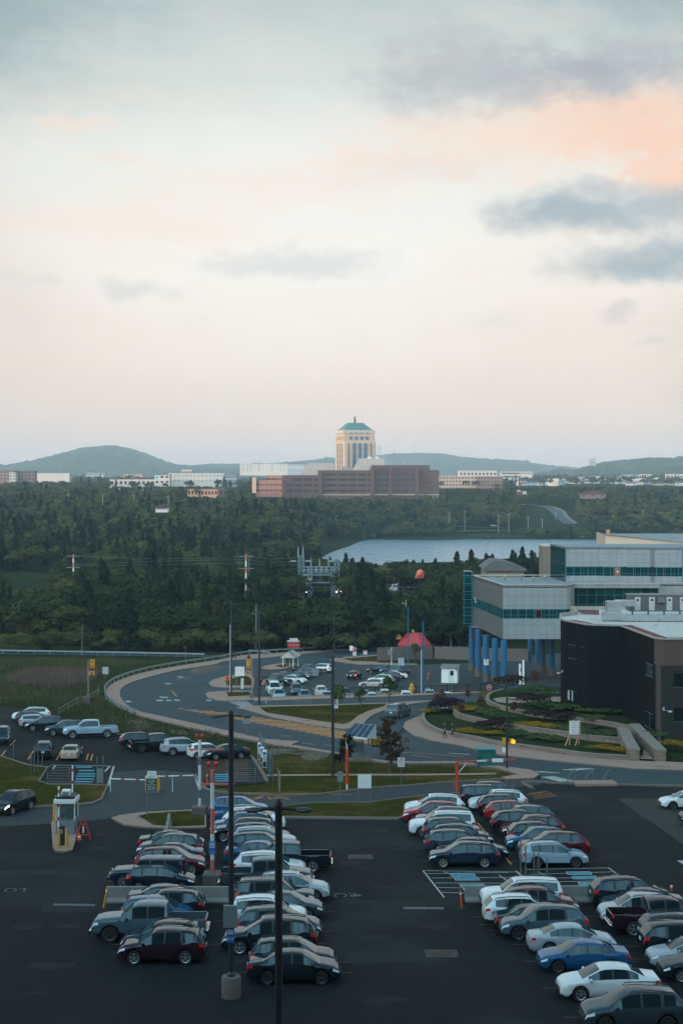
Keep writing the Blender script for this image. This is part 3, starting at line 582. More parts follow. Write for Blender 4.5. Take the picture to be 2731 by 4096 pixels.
SPECS = {
 'suv': dict(L=4.58, W=1.86, r=.36, fa=1.40, ra=-1.28, sill=.27,
   top=[(-2.29,.74),(-2.27,.94),(-2.22,1.06),(-1.86,1.44),(-1.72,1.53),(-1.3,1.605),(-.5,1.66),(.0,1.655),(.30,1.615),(.42,1.575),(1.26,1.06),(1.5,1.03),(1.95,.95),(2.18,.83),(2.27,.70),(2.29,.6)],
   belt=[(-2.29,.72),(-2.22,1.0),(-1.9,1.10),(-1.2,1.05),(-.4,1.0),(.9,.96),(1.26,.97),(1.9,.87),(2.18,.76),(2.29,.54)], ws=(.42,1.26), rw=(-2.2,-1.80), win=[(-1.70,-1.14),(-1.06,-.22),(-.14,1.04)], rails=1),
 'boxsuv': dict(L=4.75, W=1.92, r=.37, fa=1.45, ra=-1.38, sill=.28,
   top=[(-2.375,.80),(-2.36,1.0),(-2.32,1.10),(-2.14,1.62),(-2.05,1.69),(-1.4,1.75),(-.4,1.77),(.25,1.745),(.5,1.69),(1.2,1.13),(1.5,1.10),(2.05,1.04),(2.28,.93),(2.36,.76),(2.375,.65)],
   belt=[(-2.375,.78),(-2.3,1.06),(-1.9,1.10),(1.2,1.05),(2.0,.98),(2.28,.86),(2.375,.6)], ws=(.5,1.2), rw=(-2.31,-2.1), win=[(-2.0,-1.24),(-1.16,-.22),(-.14,1.0)], rails=1),
 'sedan': dict(L=4.65, W=1.80, r=.33, fa=1.42, ra=-1.28, sill=.22,
   top=[(-2.325,.70),(-2.3,.90),(-2.22,.98),(-1.75,1.04),(-1.55,1.07),(-.95,1.36),(-.6,1.43),(-.1,1.455),(.3,1.425),(.5,1.37),(1.3,.96),(1.6,.92),(2.05,.82),(2.25,.70),(2.31,.6),(2.325,.52)],
   belt=[(-2.325,.68),(-2.22,.92),(-1.5,.96),(-.4,.94),(.9,.90),(1.3,.88),(2.0,.77),(2.25,.64),(2.325,.46)], ws=(.5,1.3), rw=(-1.62,-.95), win=[(-1.25,-.86),(-.80,-.12),(-.04,1.05)], rails=0),
 'hatch': dict(L=4.10, W=1.74, r=.32, fa=1.27, ra=-1.25, sill=.22,
   top=[(-2.05,.74),(-2.03,.94),(-1.98,1.02),(-1.72,1.36),(-1.6,1.44),(-1.1,1.50),(-.4,1.53),(.1,1.51),(.4,1.45),(1.2,1.0),(1.45,.95),(1.8,.84),(1.98,.72),(2.04,.6),(2.05,.52)],
   belt=[(-2.05,.72),(-1.98,.96),(-1.6,1.02),(-.4,.97),(.9,.91),(1.2,.91),(1.8,.78),(1.98,.66),(2.05,.46)], ws=(.4,1.2), rw=(-1.97,-1.68), win=[(-1.58,-1.12),(-1.05,-.22),(-.14,1.0)], rails=0),
 'pickup': dict(L=5.85, W=1.99, r=.41, fa=1.95, ra=-1.75, sill=.40,
   top=[(-2.925,1.12),(-2.86,1.16),(-2.84,.62),(-.98,.62),(-.96,1.16),(-.93,1.74),(-.86,1.84),(-.5,1.90),(.2,1.92),(.62,1.89),(.82,1.82),(1.45,1.27),(1.7,1.25),(2.4,1.19),(2.75,1.12),(2.88,1.0),(2.925,.8)],
   belt=[(-2.925,1.10),(-2.86,1.14),(-.96,1.14),(-.5,1.18),(1.2,1.14),(1.45,1.16),(2.3,1.10),(2.75,1.02),(2.925,.74)], ws=(.82,1.45), rw=(-.97,-.92), win=[(-.80,.02),(.10,1.22)], rails=0),
 'jeep': dict(L=4.5, W=1.84, r=.41, fa=1.42, ra=-1.45, sill=.42,
   top=[(-2.25,.80),(-2.24,1.05),(-2.22,1.14),(-2.17,1.74),(-2.1,1.82),(-1,1.85),(.2,1.85),(.45,1.80),(.85,1.23),(1.0,1.20),(2.0,1.13),(2.18,1.05),(2.24,.85),(2.25,.72)],
   belt=[(-2.25,.78),(-2.2,1.12),(.85,1.12),(1.0,1.10),(2.0,1.04),(2.18,.96),(2.25,.66)], ws=(.45,.85), rw=(-2.215,-2.165), win=[(-2.02,-1.16),(-1.06,-.30),(-.2,.50)], rails=0),
 'van': dict(L=5.05, W=1.97, r=.35, fa=1.62, ra=-1.4, sill=.24,
   top=[(-2.525,.80),(-2.51,1.02),(-2.48,1.12),(-2.3,1.60),(-2.2,1.69),(-1.4,1.75),(-.2,1.76),(.6,1.70),(.95,1.60),(1.75,1.05),(1.95,1.0),(2.3,.88),(2.48,.74),(2.51,.64),(2.525,.55)],
   belt=[(-2.525,.78),(-2.45,1.05),(-1.8,1.07),(.9,1.0),(1.7,.97),(2.2,.84),(2.45,.68),(2.525,.5)], ws=(.95,1.75), rw=(-2.47,-2.26), win=[(-2.15,-1.36),(-1.26,-.2),(-.1,.95),(1.02,1.4)], rails=1),
}
def wheel_meshes(r, dark):
    w = .225
    t = MB(); t.lathe([(r*.66,-w*.42),(r*.9,-w*.5),(r*.98,-w*.38),(r,0),(r*.98,w*.38),(r*.9,w*.5),(r*.66,w*.42)], 22, axis='y')
    m = MB(); rr = r*.67
    m.lathe([(rr*.2,.03),(rr*.97,.03),(rr*.97,.035)], 18, axis='y', m=1)
    n = 22; V = []; F = []
    for rad, yy in ((rr*.86,.07),(rr*1.0,.095),(rr*1.02,.06)):
        V += [(rad*math.cos(2*math.pi*j/n), -yy, rad*math.sin(2*math.pi*j/n)) for j in range(n)]
    for i in range(2): F += [(i*n+j, i*n+(j+1)%n, (i+1)*n+(j+1)%n, (i+1)*n+j) for j in range(n)]
    m.add(V, F, 0)
    for k in range(5):
        a = 2*math.pi*k/5+.3; c, s_ = math.cos(a), math.sin(a)
        for da in (-.16, .16):
            m.bar((.03*c, -.075, .03*s_), (rr*.9*math.cos(a+da), -.08, rr*.9*math.sin(a+da)), .045, .03, 0)
    m.lathe([(.055,-.09),(.06,-.07),(.06,.0)], 10, axis='y', m=0)
    return t, m
def build_car(kind, spec, dark_rims=False):
    L, Wd = spec['L'], spec['W']; hw0 = Wd/2; r = spec['r']
    fx = lambda tab, x: float(np.interp(x, [p[0] for p in tab], [p[1] for p in tab]))
    bed = kind == 'pickup'
    xs = set(np.round(np.arange(-L/2, L/2+.01, .13), 3))
    for p in spec['top']+spec['belt']: xs.add(round(p[0], 3))
    for a, b in spec['win']+[spec['ws'], spec['rw']]: xs.add(round(a, 3)); xs.add(round(b, 3))
    for ax in (spec['fa'], spec['ra']):
        Ra = r+.075
        for k in range(-9, 10): xs.add(round(ax+Ra*math.sin(k*math.pi/18), 3))
    for k in range(6): xs.add(round(L/2-.06*k, 3)); xs.add(round(-L/2+.06*k, 3))
    xs = sorted(x for x in xs if -L/2-1e-6 <= x <= L/2+1e-6); xs = [x for i, x in enumerate(xs) if i == 0 or x-xs[i-1] > .012]
    def hw(x):
        t = max(0, (abs(x)-(L/2-.55))/.55); return hw0*(1-(.20 if x > 0 else .13)*t**2.2)
    def section(x):
        h = hw(x); tp = fx(spec['top'], x); bl = fx(spec['belt'], x); zb = spec['sill']
        e = max(0, (abs(x)-(L/2-.25))/.25); zb += .10*e
        for ax in (spec['fa'], spec['ra']):
            Ra = r+.075; dx = x-ax
            if abs(dx) < Ra: zb = max(zb, r+math.sqrt(Ra*Ra-dx*dx)-.02)
        g = tp-bl; 
        bl = min(bl, tp-.005) if not (bed and -2.87 < x < -.95) else bl
        rows = [(h*.90, zb), (h*.985, zb+.16*(bl-zb)), (h*1.0, zb+.5*(bl-zb)), (h*.992, zb+.8*(bl-zb)), (h*.955, bl)]
        if bed and g < -.1: rows += [(h*.93, bl+.01), (h*.86, bl+.005), (h*.85, tp), (h*.4, tp), (0, tp)]
        else:
            g = max(g, .005); f = min(1, g/.55); rw = h*(.80-.115*f) if not kind in ('jeep',) else h*(.86-.05*f)
            y5 = h*.955+(rw-h*.955)*.10; y6 = h*.955+(rw-h*.955)*.90
            rows += [(y5, bl+.10*g), (y6, bl+.86*g), (rw*.93, bl+.955*g), (rw*.55, tp-.012*f), (0, tp)]
        return rows
    S = [section(x) for x in xs]; nr = 10; n = len(xs)
    V = []; 
    for x, s in zip(xs, S):
        V += [(x, y, z) for y, z in s] + [(x, -y, z) for y, z in s[:-1]][::-1]
    w = 2*nr-1
    def vid(i, k): return i*w+k
    inr = lambda x0, x1, a, b: x0 >= a-1e-4 and x1 <= b+1e-4
    groups = dict(body=[], lower_cladding=[], windscreen=[], rear_window=[], tail=[[], []], head=[[], []]); wins = {}; trim = []
    for i in range(n-1):
        x0, x1 = xs[i], xs[i+1]
        for k in range(w-1):
            f = (vid(i,k), vid(i,k+1), vid(i+1,k+1), vid(i+1,k)); kk = k if k < nr-1 else w-2-k; side = 0 if k < nr-1 else 1
            key = None
            if inr(x0, x1, *spec['ws']) and kk >= 7: key = 'windscreen'
            elif inr(x0, x1, *spec['rw']) and kk >= 7: key = 'rear_window'
            elif kk == 5:
                for q, (a, b) in enumerate(spec['win']):
                    if inr(x0, x1, a, b): key = ('win', q, side)
            elif kk == 0 and kind in ('suv','boxsuv','jeep','pickup'): key = 'lower_cladding'
            elif kk in (2, 3) and x0 >= L/2-.42 and x1 <= L/2-.02 and fx(spec['belt'], x0)-spec['sill'] > .2:
                if kk == (3 if kind != 'jeep' else 9): key = ('head', side)
            elif kk == 3 and x1 <= -L/2+(.34 if kind != 'pickup' else .16) : key = ('tail', side)
            elif kk in (4, 5) and x1 <= -L/2+.2 and kind in ('suv','boxsuv','hatch'): key = ('tail', side) if kk == 4 else None
            if key is None and kk == 5 and spec['win'][0][1]-1e-4 <= x0 and x1 <= spec['win'][-1][0]+1e-4: key = 'body'; trim.append(len(groups['body']))
            if key is None: groups['body'].append(f)
            elif isinstance(key, str): groups[key].append(f)
            elif key[0] == 'win': wins.setdefault(key[1:], []).append(f)
            else: groups[key[0]][key[1]].append(f)
    groups['body'].append(tuple(vid(0, k) for k in range(w))[::-1]); groups['body'].append(tuple(vid(n-1, k) for k in range(w)))
    groups['body'] = [f for f in groups['body']]
    def sub(name, faces, m, parent, smooth=35, off=0.0):
        ids = sorted({i for f in faces for i in f}); mp = {j: q for q, j in enumerate(ids)}
        VV = [Vector(V[j]) for j in ids]
        if off:
            c = Vector((0, 0, .8)); VV = [v+Vector((math.copysign(off, v.x) if abs(v.x) > L/2-.5 else 0, math.copysign(off, v.y), 0)) for v in VV]
        o = newmesh(name, VV, [tuple(mp[j] for j in f) for f in faces], m, parent, smooth); return o
    root = bpy.data.objects.new('parked_'+{'suv':'suv','boxsuv':'suv','sedan':'car','hatch':'car','pickup':'pickup_truck','jeep':'jeep','van':'minivan'}[kind].replace('jeep','offroader'), None); link(root)
    body = sub('body', groups['body'], [PAINT['white'], M_black], root)
    for q in trim: body.data.polygons[q].material_index = 1
    if groups['lower_cladding']: sub('lower_cladding', groups['lower_cladding'], M_black if kind != 'pickup' else M_black, root)
    sub('windscreen', groups['windscreen'], M_glass, root)
    if groups['rear_window']: sub('rear_window', groups['rear_window'], M_glass, root)
    for key in sorted(wins): sub('side_window', wins[key], M_glass, root)
    for s_ in (0, 1):
        if groups['head'][s_]: sub('headlight', groups['head'][s_], M_head, root, off=.004)
        if groups['tail'][s_]: sub('taillight', groups['tail'][s_], M_tail, root, off=.004)
    z0 = fx(spec['belt'], L/2-.02)
    gr = MB(); gr.box((L/2+.004, 0, z0-.06), (.05, hw0*1.05, .17 if kind not in ('pickup',) else .30)); gr.box((L/2-.005, 0, spec['sill']+.20), (.06, hw0*1.15, .12))
    gr.build('grille', M_black, root)
    if kind == 'pickup':
        MB().box((L/2+.03, 0, .55), (.14, 1.8, .20)).build('front_bumper', M_chrome, root, bevel=.03); MB().box((-L/2-.05, 0, .55), (.14, 1.8, .16)).build('rear_bumper', M_chrome, root, bevel=.03)
    if kind == 'jeep':
        MB().box((L/2+.12, 0, .60), (.2, 1.6, .18)).build('front_bumper', M_black, root, bevel=.03)
        sp = MB(); sp.lathe([(.15,-.1),(.38,-.11),(.40,0),(.38,.11),(.15,.1)], 18, c=(-L/2-.13, 0, 1.0), axis='x'); sp.build('spare_wheel', M_tyre, root, smooth=40)
        for s_ in (-1, 1):
            MB().lathe([(.11,-.03),(.11,.02),(.06,.035)], 14, c=(L/2+.005, s_*.55, .90), axis='x').build('headlight', M_head, root)
    pl = MB(); pl.box((-L/2-.012, 0, .80 if kind not in ('pickup','sedan') else (.72 if kind == 'sedan' else .62)), (.03, .32, .16)); pl.build('number_plate', M_plate, root)
    mb = MB(); mb.box((0, 0, .22+.30), (L-.5, Wd-.56, .55))
    mb.build('underbody', M_tyre, root)
    bz = fx(spec['belt'], spec['ws'][1])
    for s_ in (-1, 1):
        m = MB(); m.lathe([(.02,-.10),(.075,-.07),(.09,0),(.08,.07),(.02,.10)], 8, c=(spec['ws'][1]-.34, s_*(hw0+.08), bz+.10), axis='y'); m.box((spec['ws'][1]-.33, s_*(hw0-.02), bz+.05), (.06, .14, .05))
        m.build('wing_mirror', [PAINT['white'] if 0 else M_black], root, smooth=50)
    if spec['rails']:
        for s_ in (-1, 1):
            x0, x1 = spec['rw'][1]+.1, spec['ws'][0]-.1; yy = s_*hw0*.66
            zt = lambda x: fx(spec['top'], x)+.025
            rl = MB(); rl.tube([(x0, yy, zt(x0)-.05), (x0+.1, yy, zt(x0+.1)+.02), ((x0+x1)/2, yy, zt((x0+x1)/2)+.02), (x1-.1, yy, zt(x1-.1)+.02), (x1, yy, zt(x1)-.06)], .022, 6); rl.build('roof_rail', M_black, root, smooth=60)
    t, rm = wheel_meshes(r, dark_rims)
    tm = t.build('tyre', M_tyre, None, smooth=40); rmo = rm.build('rim', [M_rimd if dark_rims else M_rim, M_tyre], None, smooth=30)
    for ax in (spec['fa'], spec['ra']):
        for s_ in (-1, 1):
            wt = bpy.data.objects.new('wheel', tm.data); link(wt, root); wt.location = (ax, s_*(hw0-.135), r); wt.rotation_euler = (0, 0, 0 if s_ < 0 else math.pi)
            wr = bpy.data.objects.new('rim', rmo.data); link(wr, wt); wr.location = (0, -.03, 0)
    bpy.data.objects.remove(tm); bpy.data.objects.remove(rmo)
    return root
PROTO = {}
def proto(kind, dark):
    k = (kind, dark)
    if k not in PROTO: PROTO[k] = [build_car(kind, SPECS[kind], dark), False]
    return PROTO[k]
HGT = dict(suv=1.66, boxsuv=1.76, sedan=1.45, hatch=1.52, pickup=1.91, jeep=1.85, van=1.75)
CARN = dict(suv='suv', boxsuv='suv', sedan='car', hatch='car', pickup='pickup truck', jeep='suv', van='minivan')
_cr = random.Random(21); STALLS = []
def car(view, cx, cyr, kind, head, col, label, group, dark=False, dd=0.0, plane=None, d=None, rim=None, scale=1.0, headon=False, brake=False):
    """place by the middle of its roof line; head = heading in degrees (0 = towards +x, 180 = nose to the left)"""
    u, v = image_px(view, cx, cyr); Hh = 21 if plane != 'B' else 22.2
    if d is None: d = FOC*(Hh-HGT[kind]*scale)/(v-1265)+dd
    x = (u-CU)*d/FOC; z = -0.05*d-(1.2 if plane == 'B' else 0)
    if plane is None and d < 200: z = float(gz(x, d))
    pr = proto(kind, dark)
    if not pr[1]: o = pr[0]; pr[1] = True
    else: o = copy_tree(pr[0])
    tag(o, label, CARN[kind], group)
    n = Vector((0, .05, 1)).normalized(); a = R(head); f = Vector((math.cos(a), math.sin(a), 0)); f = (f-n*f.dot(n)).normalized(); l = n.cross(f)
    M_ = Matrix((f, l, n)).transposed().to_4x4(); 
    zoff = .03 if plane == 'B' else .002
    if group == g1: STALLS.append((x, d))
    o.matrix_world = Matrix.Translation((x, d, z+zoff)) @ M_ @ Matrix.Diagonal((scale*_cr.uniform(.955,1.04), scale*_cr.uniform(.97,1.02), scale*_cr.uniform(.955,1.035), 1))
    for c in o.children:
        nm = c.name.split('.')[0]
        m = None
        if nm == 'body': m = PAINT[col]
        elif nm == 'wing_mirror' and col not in ('black',): m = PAINT[col]
        elif nm == 'headlight' and headon: m = M_headon
        elif nm == 'taillight' and brake: m = M_tailon
        elif nm == 'lower_cladding' and kind in ('boxsuv',): m = PAINT[col]
        if m: c.material_slots[0].link = 'OBJECT'; c.material_slots[0].material = m
    return o
g1 = 'vehicles parked in the near lot'; g2 = 'vehicles parked in the lower left lot'; g3 = 'vehicles parked in the upper lot'
CARS = [
 # left block, left column (nearest first)
 ('J',483,237,'suv',181,'maroon','very dark maroon suv with silver wheels, nearest of the left column, nose left',g1,dict()),
 ('J',485,197,'suv',181,'black','black suv with pale headlight directly behind the dark maroon suv',g1,dict(scale=.95,dd=-.1)),
 ('J',415,92,'pickup',181,'bluegrey','slate grey pickup truck with covered bed, nose left beside the sign pole',g1,dict(dark=True,scale=1.03)),
 ('J',455,64,'hatch',1,'midblue','blue hatchback with sloping tail right behind the slate grey pickup',g1,dict(dd=.1)),
 ('J',505,48,'suv',181,'black','black suv with tall red tail lamp between blue hatchback and concrete barrier',g1,dict(d=82.4,scale=.93)),
 ('I',417,632,'sedan',1,'black','black sedan tail left right in front of the concrete barrier with the yellow post',g1,dict(d=84.3)),
 ('I',387,505,'hatch',0,'purpleblack','dark plum hatchback with silver wheels beside the long concrete barrier',g1,dict()),
 ('I',300,447,'jeep',181,'navy','boxy dark blue offroader with flat roof and round lamps, nose left',g1,dict()),
 ('I',445,435,'suv',1,'darkred','dark red suv mostly hidden behind the boxy blue offroader',g1,dict(d=93.6)),
 ('I',440,418,'sedan',181,'navy','navy sedan with red tail lamps and light window trim behind the boxy offroader',g1,dict(d=96.0)),
 ('I',437,362,'suv',181,'darkgrey','charcoal suv with long roof line, nose left, left column below the grey barriers',g1,dict(d=98.4)),
 ('I',450,355,'sedan',1,'black','black sedan with only its trunk and roof showing, farthest of the left column',g1,dict(d=100.4)),
 # left block, right column
 ('J',1204,362,'sedan',0,'black','glossy black sedan nose right at the bottom, behind the nearest lamp post',g1,dict(dark=True)),
 ('J',1198,288,'suv',0,'black','black estate suv with red tail lamp behind the glossy black sedan',g1,dict(scale=.97)),
 ('J',1072,178,'suv',180,'black','black suv with bright swept window trim, nose left beside the blue pole plate',g1,dict(scale=1.05)),
 ('J',1120,155,'suv',0,'darkgrey','charcoal suv tail left half hidden behind the grey sign box on the pole',g1,dict(dd=1.3)),
 ('J',1055,64,'suv',0,'white','bright white suv nose right with dark roof rails behind the lamp posts',g1,dict(scale=1.02)),
 ('J',1150,72,'sedan',0,'darkgrey','charcoal sedan nose right peeking out behind the bright white suv',g1,dict(d=82.3)),
 ('I',1100,640,'boxsuv',0,'black','black full size suv with chrome headlight behind the bright white suv',g1,dict(d=84.4)),
 ('I',1205,612,'suv',0,'silver','silver suv nose right beside the small yellow post and white lettering',g1,dict(d=86.6)),
 ('I',1045,458,'pickup',0,'darkgrey','dark grey crew cab pickup truck with chrome bumper, nose right',g1,dict(scale=1.02)),
 ('I',1060,432,'suv',0,'white','white suv mostly hidden behind the dark grey crew cab pickup',g1,dict(d=92.4)),
 ('I',1170,440,'pickup',180,'black','black pickup truck with pale bed cover and red tail lamp at the right',g1,dict(d=94.6)),
 ('I',1000,430,'sedan',0,'midblue','blue sedan squeezed in behind the black pickup with pale bed cover',g1,dict(d=96.8)),
 ('I',1010,372,'suv',0,'black','black suv with bright arched window line behind the red and white pole',g1,dict(d=98.9)),
 ('I',1025,345,'suv',0,'silver','silver suv with crossbars on its roof, nose right in the right column',g1,dict(d=100.7)),
 ('I',1000,318,'suv',0,'darkgrey','dark suv with a red tail lamp, next beyond the silver suv with crossbars',g1,dict(d=102.5)),
 ('I',905,292,'suv',180,'black','black suv whose red tail lamps face right, beside the white pole sign',g1,dict(d=104.3)),
 ('I',890,255,'suv',180,'midblue','blue suv nose left with pale headlight behind the pole with blue plate',g1,dict(d=106.1)),
 ('I',966,212,'suv',0,'white','white suv with pink red tail lamps near the top of the left block',g1,dict(d=108)),
 ('I',912,145,'sedan',0,'midblue','dark blue sedan nose right, second from the top of the left block',g1,dict(d=110.3)),
 ('I',874,85,'suv',0,'blue','bright blue suv with black roof rails, topmost of the left block by the grass',g1,dict(d=113.2,scale=1.02)),
 # right block, upper part, left column
 ('K',530,492,'suv',180,'navy','navy blue suv with five silver spoked wheels beside the blue painted bays',g1,dict()),
 ('K',590,490,'sedan',0,'black','black sedan hidden behind the navy suv with spoked wheels',g1,dict(d=97.9)),
 ('K',490,435,'suv',0,'darkgrey','charcoal suv with bright swept rear window line behind the navy suv',g1,dict(d=99.9)),
 ('K',510,398,'suv',0,'black','black suv with long hood second behind the navy suv',g1,dict(d=102)),
 ('K',455,362,'suv',0,'darkgrey','dark suv with red tail lamp just below the white suv with black grille',g1,dict(d=104)),
 ('K',378,314,'boxsuv',180,'white','white suv with black grille, third from the top, nose left',g1,dict(d=106.2)),
 ('K',390,277,'suv',180,'bluegrey','slate suv between the white suv with black grille and the red suv',g1,dict(d=108.7)),
 ('K',310,242,'suv',180,'red','bright red suv nose left next to the grass strip',g1,dict(d=111.2)),
 ('K',325,206,'suv',180,'white','white suv with glass roof panel, topmost of its column beside the grass',g1,dict(d=113.8,scale=1.02)),
 # right block, upper part, right column
 ('K',1155,500,'suv',1,'paleblue','pale silver blue crossover with dark spoked wheels beside the thin sign posts',g1,dict(dark=True,scale=.96)),
 ('K',1150,450,'suv',181,'darkred','dark red suv directly behind the pale silver blue crossover',g1,dict(d=98.8,scale=1.03)),
 ('K',1040,424,'suv',181,'midblue','blue suv nose left with bright headlight behind the thin sign posts',g1,dict(d=101)),
 ('K',1060,388,'suv',1,'black','black suv with pale red tail lamp between blue suv and dark red suv',g1,dict(d=103)),
 ('K',1004,352,'suv',181,'darkred','wine red suv with long hood nose left in the middle of the right column',g1,dict(d=105)),
 ('K',940,282,'suv',1,'black','glossy black suv with chrome window frame and tall red tail lamp',g1,dict(d=107.1,scale=1.03)),
 ('K',940,252,'suv',181,'bluegrey','blue grey suv with red tail lamps facing right, behind the glossy black suv',g1,dict(d=109.5)),
 ('K',870,210,'suv',1,'red','brick red suv tail left with chrome window line',g1,dict(d=111.7)),
 ('K',820,180,'suv',1,'black','black suv with pale roof behind the brick red suv',g1,dict(d=113.9)),
 ('K',765,155,'suv',181,'white','white suv with black roof rails, nose left near the top of the right block',g1,dict(d=116.1,scale=1.02)),
 ('K',700,105,'boxsuv',1,'black','tall black suv with red tail lamps beside the red height bar post',g1,dict(d=118.6)),
 ('K',760,100,'hatch',1,'darkred','dark red car at the very top of the right block, mostly hidden',g1,dict(d=121.5)),
 # right block, lower part
 ('L',478,68,'boxsuv',181,'white','large white suv nose left behind the short concrete barrier',g1,dict(d=84.7)),
 ('L',600,125,'suv',1,'darkred','dark red car between the two white suvs, nose right',g1,dict(d=82.9,scale=.95)),
 ('L',490,168,'suv',1,'white','white crossover with black roof rails and red tail lamp facing left',g1,dict(d=81.1,scale=.96)),
 ('L',560,222,'sedan',1,'black','black sedan tail left between the white crossover and the slate suv',g1,dict(d=79.4)),
 ('L',625,238,'suv',181,'bluegrey','slate grey suv nose left next to the silver sedan',g1,dict(dark=True,scale=1.03)),
 ('L',815,362,'sedan',1,'silver','silver sedan tail left with bright pillar between its windows',g1,dict()),
 ('L',895,472,'sedan',181,'blue','vivid blue sedan nose left between silver and white sedans',g1,dict(dark=True)),
 ('L',1062,642,'sedan',181,'white','white sedan nose left, second from the bottom right corner',g1,dict(scale=1.02)),
 ('L',1235,792,'suv',181,'darkgrey','dark grey suv nose left at the bottom right corner, nearest of all',g1,dict(scale=1.05,dark=True)),
 ('L',1215,58,'suv',1,'black','black suv with red tail lamp beside the blue bays, right end of the barrier',g1,dict(d=85.2,scale=1.03)),
 ('L',1290,135,'sedan',181,'darkgrey','dark sedan with only its roof showing behind the silver suv, right side',g1,dict(d=83.2)),
 ('L',1250,178,'suv',181,'silver','silver suv nose left beside the dark red pickup bed',g1,dict(d=81.2,scale=.96)),
 ('L',1420,190,'pickup',1,'maroon','dark red pickup truck with open bed at the right edge',g1,dict(d=79)),
 ('L',1545,265,'suv',1,'darkgrey','dark grey suv cut by the right edge behind the black suv',g1,dict(d=77)),
 ('L',1580,325,'suv',1,'black','black suv cut by the right edge below the dark red pickup',g1,dict(d=75)),
 ('L',1640,412,'sedan',181,'silver','silver white sedan nose left cut by the right edge',g1,dict(d=72.6)),
 ('L',1720,480,'sedan',181,'black','black car nose with bright headlamp cut by the right edge',g1,dict(d=70.6)),
 ('H',1590,190,'sedan',181,'white','white sedan parked alone on the paler asphalt at the right edge',g1,dict(dark=True)),
 ('H',1690,252,'suv',181,'black','black suv nose at the right edge below the lone white sedan',g1,dict()),
 # lower left lot
 ('N',190,68,'suv',193,'white','white suv, farthest in the lower left lot below the reeds',g2,dict(d=178)),
 ('N',200,97,'suv',13,'darkgrey','dark grey suv tail left behind the far white suv, lower left lot',g2,dict(d=174.4,scale=.96)),
 ('N',222,110,'hatch',13,'silver','small silver hatchback squeezed between dark suvs in the lower left lot',g2,dict(d=171.6)),
 ('N',272,108,'suv',193,'black','black suv with silver wheel below the stair railing, lower left lot',g2,dict(d=168.2)),
 ('N',397,130,'suv',193,'darkgrey','dark suv directly left of the silver pickup truck, lower left lot',g2,dict(d=164.2)),
 ('N',545,150,'pickup',194,'paleblue','silver pickup truck with dark open bed at the foot of the grass bank',g2,dict(scale=1.02)),
 ('N',852,220,'suv',16,'black','black suv tail left backed against the grass bank',g2,dict(dark=True)),
 ('N',948,230,'pickup',18,'black','black pickup truck beside the black suv at the grass bank',g2,dict(dark=True,scale=.96)),
 ('N',1108,258,'suv',18,'silver','silver suv with sloped rear between black pickup and white hatchback',g2,dict()),
 ('N',1250,287,'hatch',18,'white','small white hatchback behind the red and white crossing pole',g2,dict()),
 ('N',1367,296,'sedan',202,'black','sleek black sedan with multi spoke wheels beside the chargers',g2,dict()),
 ('N',268,278,'suv',98,'black','black suv seen from behind with roof rack in the lower left lot',g2,dict()),
 ('N',432,295,'sedan',94,'gold','beige gold sedan seen from behind in the lower left lot',g2,dict()),
 ('N',10,190,'boxsuv',-80,'black','dark suv facing the camera, cut by the left edge',g2,dict()),
 # upper lot
 ('M',690,232,'suv',150,'white','white suv at the top of the upper lot with red tail lamp at its right',g3,dict(plane='B',d=262)),
 ('M',570,235,'pickup',-28,'black','black pickup truck beside the white suv at the top of the upper lot',g3,dict(plane='B',d=257.5,dark=True)),
 ('M',556,265,'suv',150,'bluegrey','blue grey suv with red tail lamps in the upper lot row',g3,dict(plane='B',d=252.5)),
 ('M',500,292,'sedan',-28,'darkgrey','charcoal sedan in the upper lot row between blue grey suv and red car',g3,dict(plane='B',d=248)),
 ('M',370,297,'suv',-28,'red','red suv in the upper lot row behind the long black pickup',g3,dict(plane='B',d=243)),
 ('M',455,308,'sedan',-28,'white','white sedan nose showing beside the red suv, upper lot',g3,dict(plane='B',d=240)),
 ('M',298,313,'pickup',-30,'black','long black pickup truck, nearest of the angled row in the upper lot',g3,dict(plane='B',d=236.5,scale=1.02)),
 ('M',288,395,'van',-82,'white','white van facing the camera at the left of the upper lot',g3,dict(plane='B',scale=1.12)),
 ('M',325,460,'suv',-82,'paleblue','pale blue suv facing the camera in front of the white van',g3,dict(plane='B')),
 ('M',475,412,'suv',-84,'bluegrey','dark suv facing the camera, third in the front rows of the upper lot',g3,dict(plane='B',scale=1.02)),
 ('M',545,468,'suv',-84,'teal','teal grey car with broad windscreen facing the camera, upper lot front row',g3,dict(plane='B',scale=.97)),
 ('M',682,425,'van',93,'tan','tan minivan seen from behind with red lamp, upper lot',g3,dict(plane='B')),
 ('M',738,478,'sedan',-86,'paleblue','light blue sedan facing the camera behind the lamp post, upper lot',g3,dict(plane='B')),
 ('M',882,440,'suv',92,'black','black suv seen from behind with pale roof, upper lot front rows',g3,dict(plane='B')),
 ('M',930,498,'sedan',92,'bluegrey','blue grey car with only its roof over the retaining wall, upper lot',g3,dict(plane='B')),
 ('M',1050,462,'suv',91,'midblue','blue car behind the small staked tree, upper lot',g3,dict(plane='B')),
 ('M',1115,483,'suv',91,'silver','light roofed car with wide rear window behind the iron railing',g3,dict(plane='B')),
 ('M',1225,458,'suv',91,'white','white suv with dark rear window and red lamps behind the iron railing',g3,dict(plane='B')),
 ('M',1402,466,'van',90,'white','white van rear beside the yellow hydrant behind the iron railing',g3,dict(plane='B')),
 ('E',1278,558,'suv',89,'silver','silver suv rear right of the teal pole behind the iron railing',g3,dict(plane='B')),
 ('E',1392,578,'sedan',88,'white','white car roof below the white guard hut, right end of the railing',g3,dict(plane='B')),
 ('M',970,302,'hatch',72,'black','small black hatchback with lit red brake lamps driving through the upper lot',None,dict(plane='B',brake=True)),
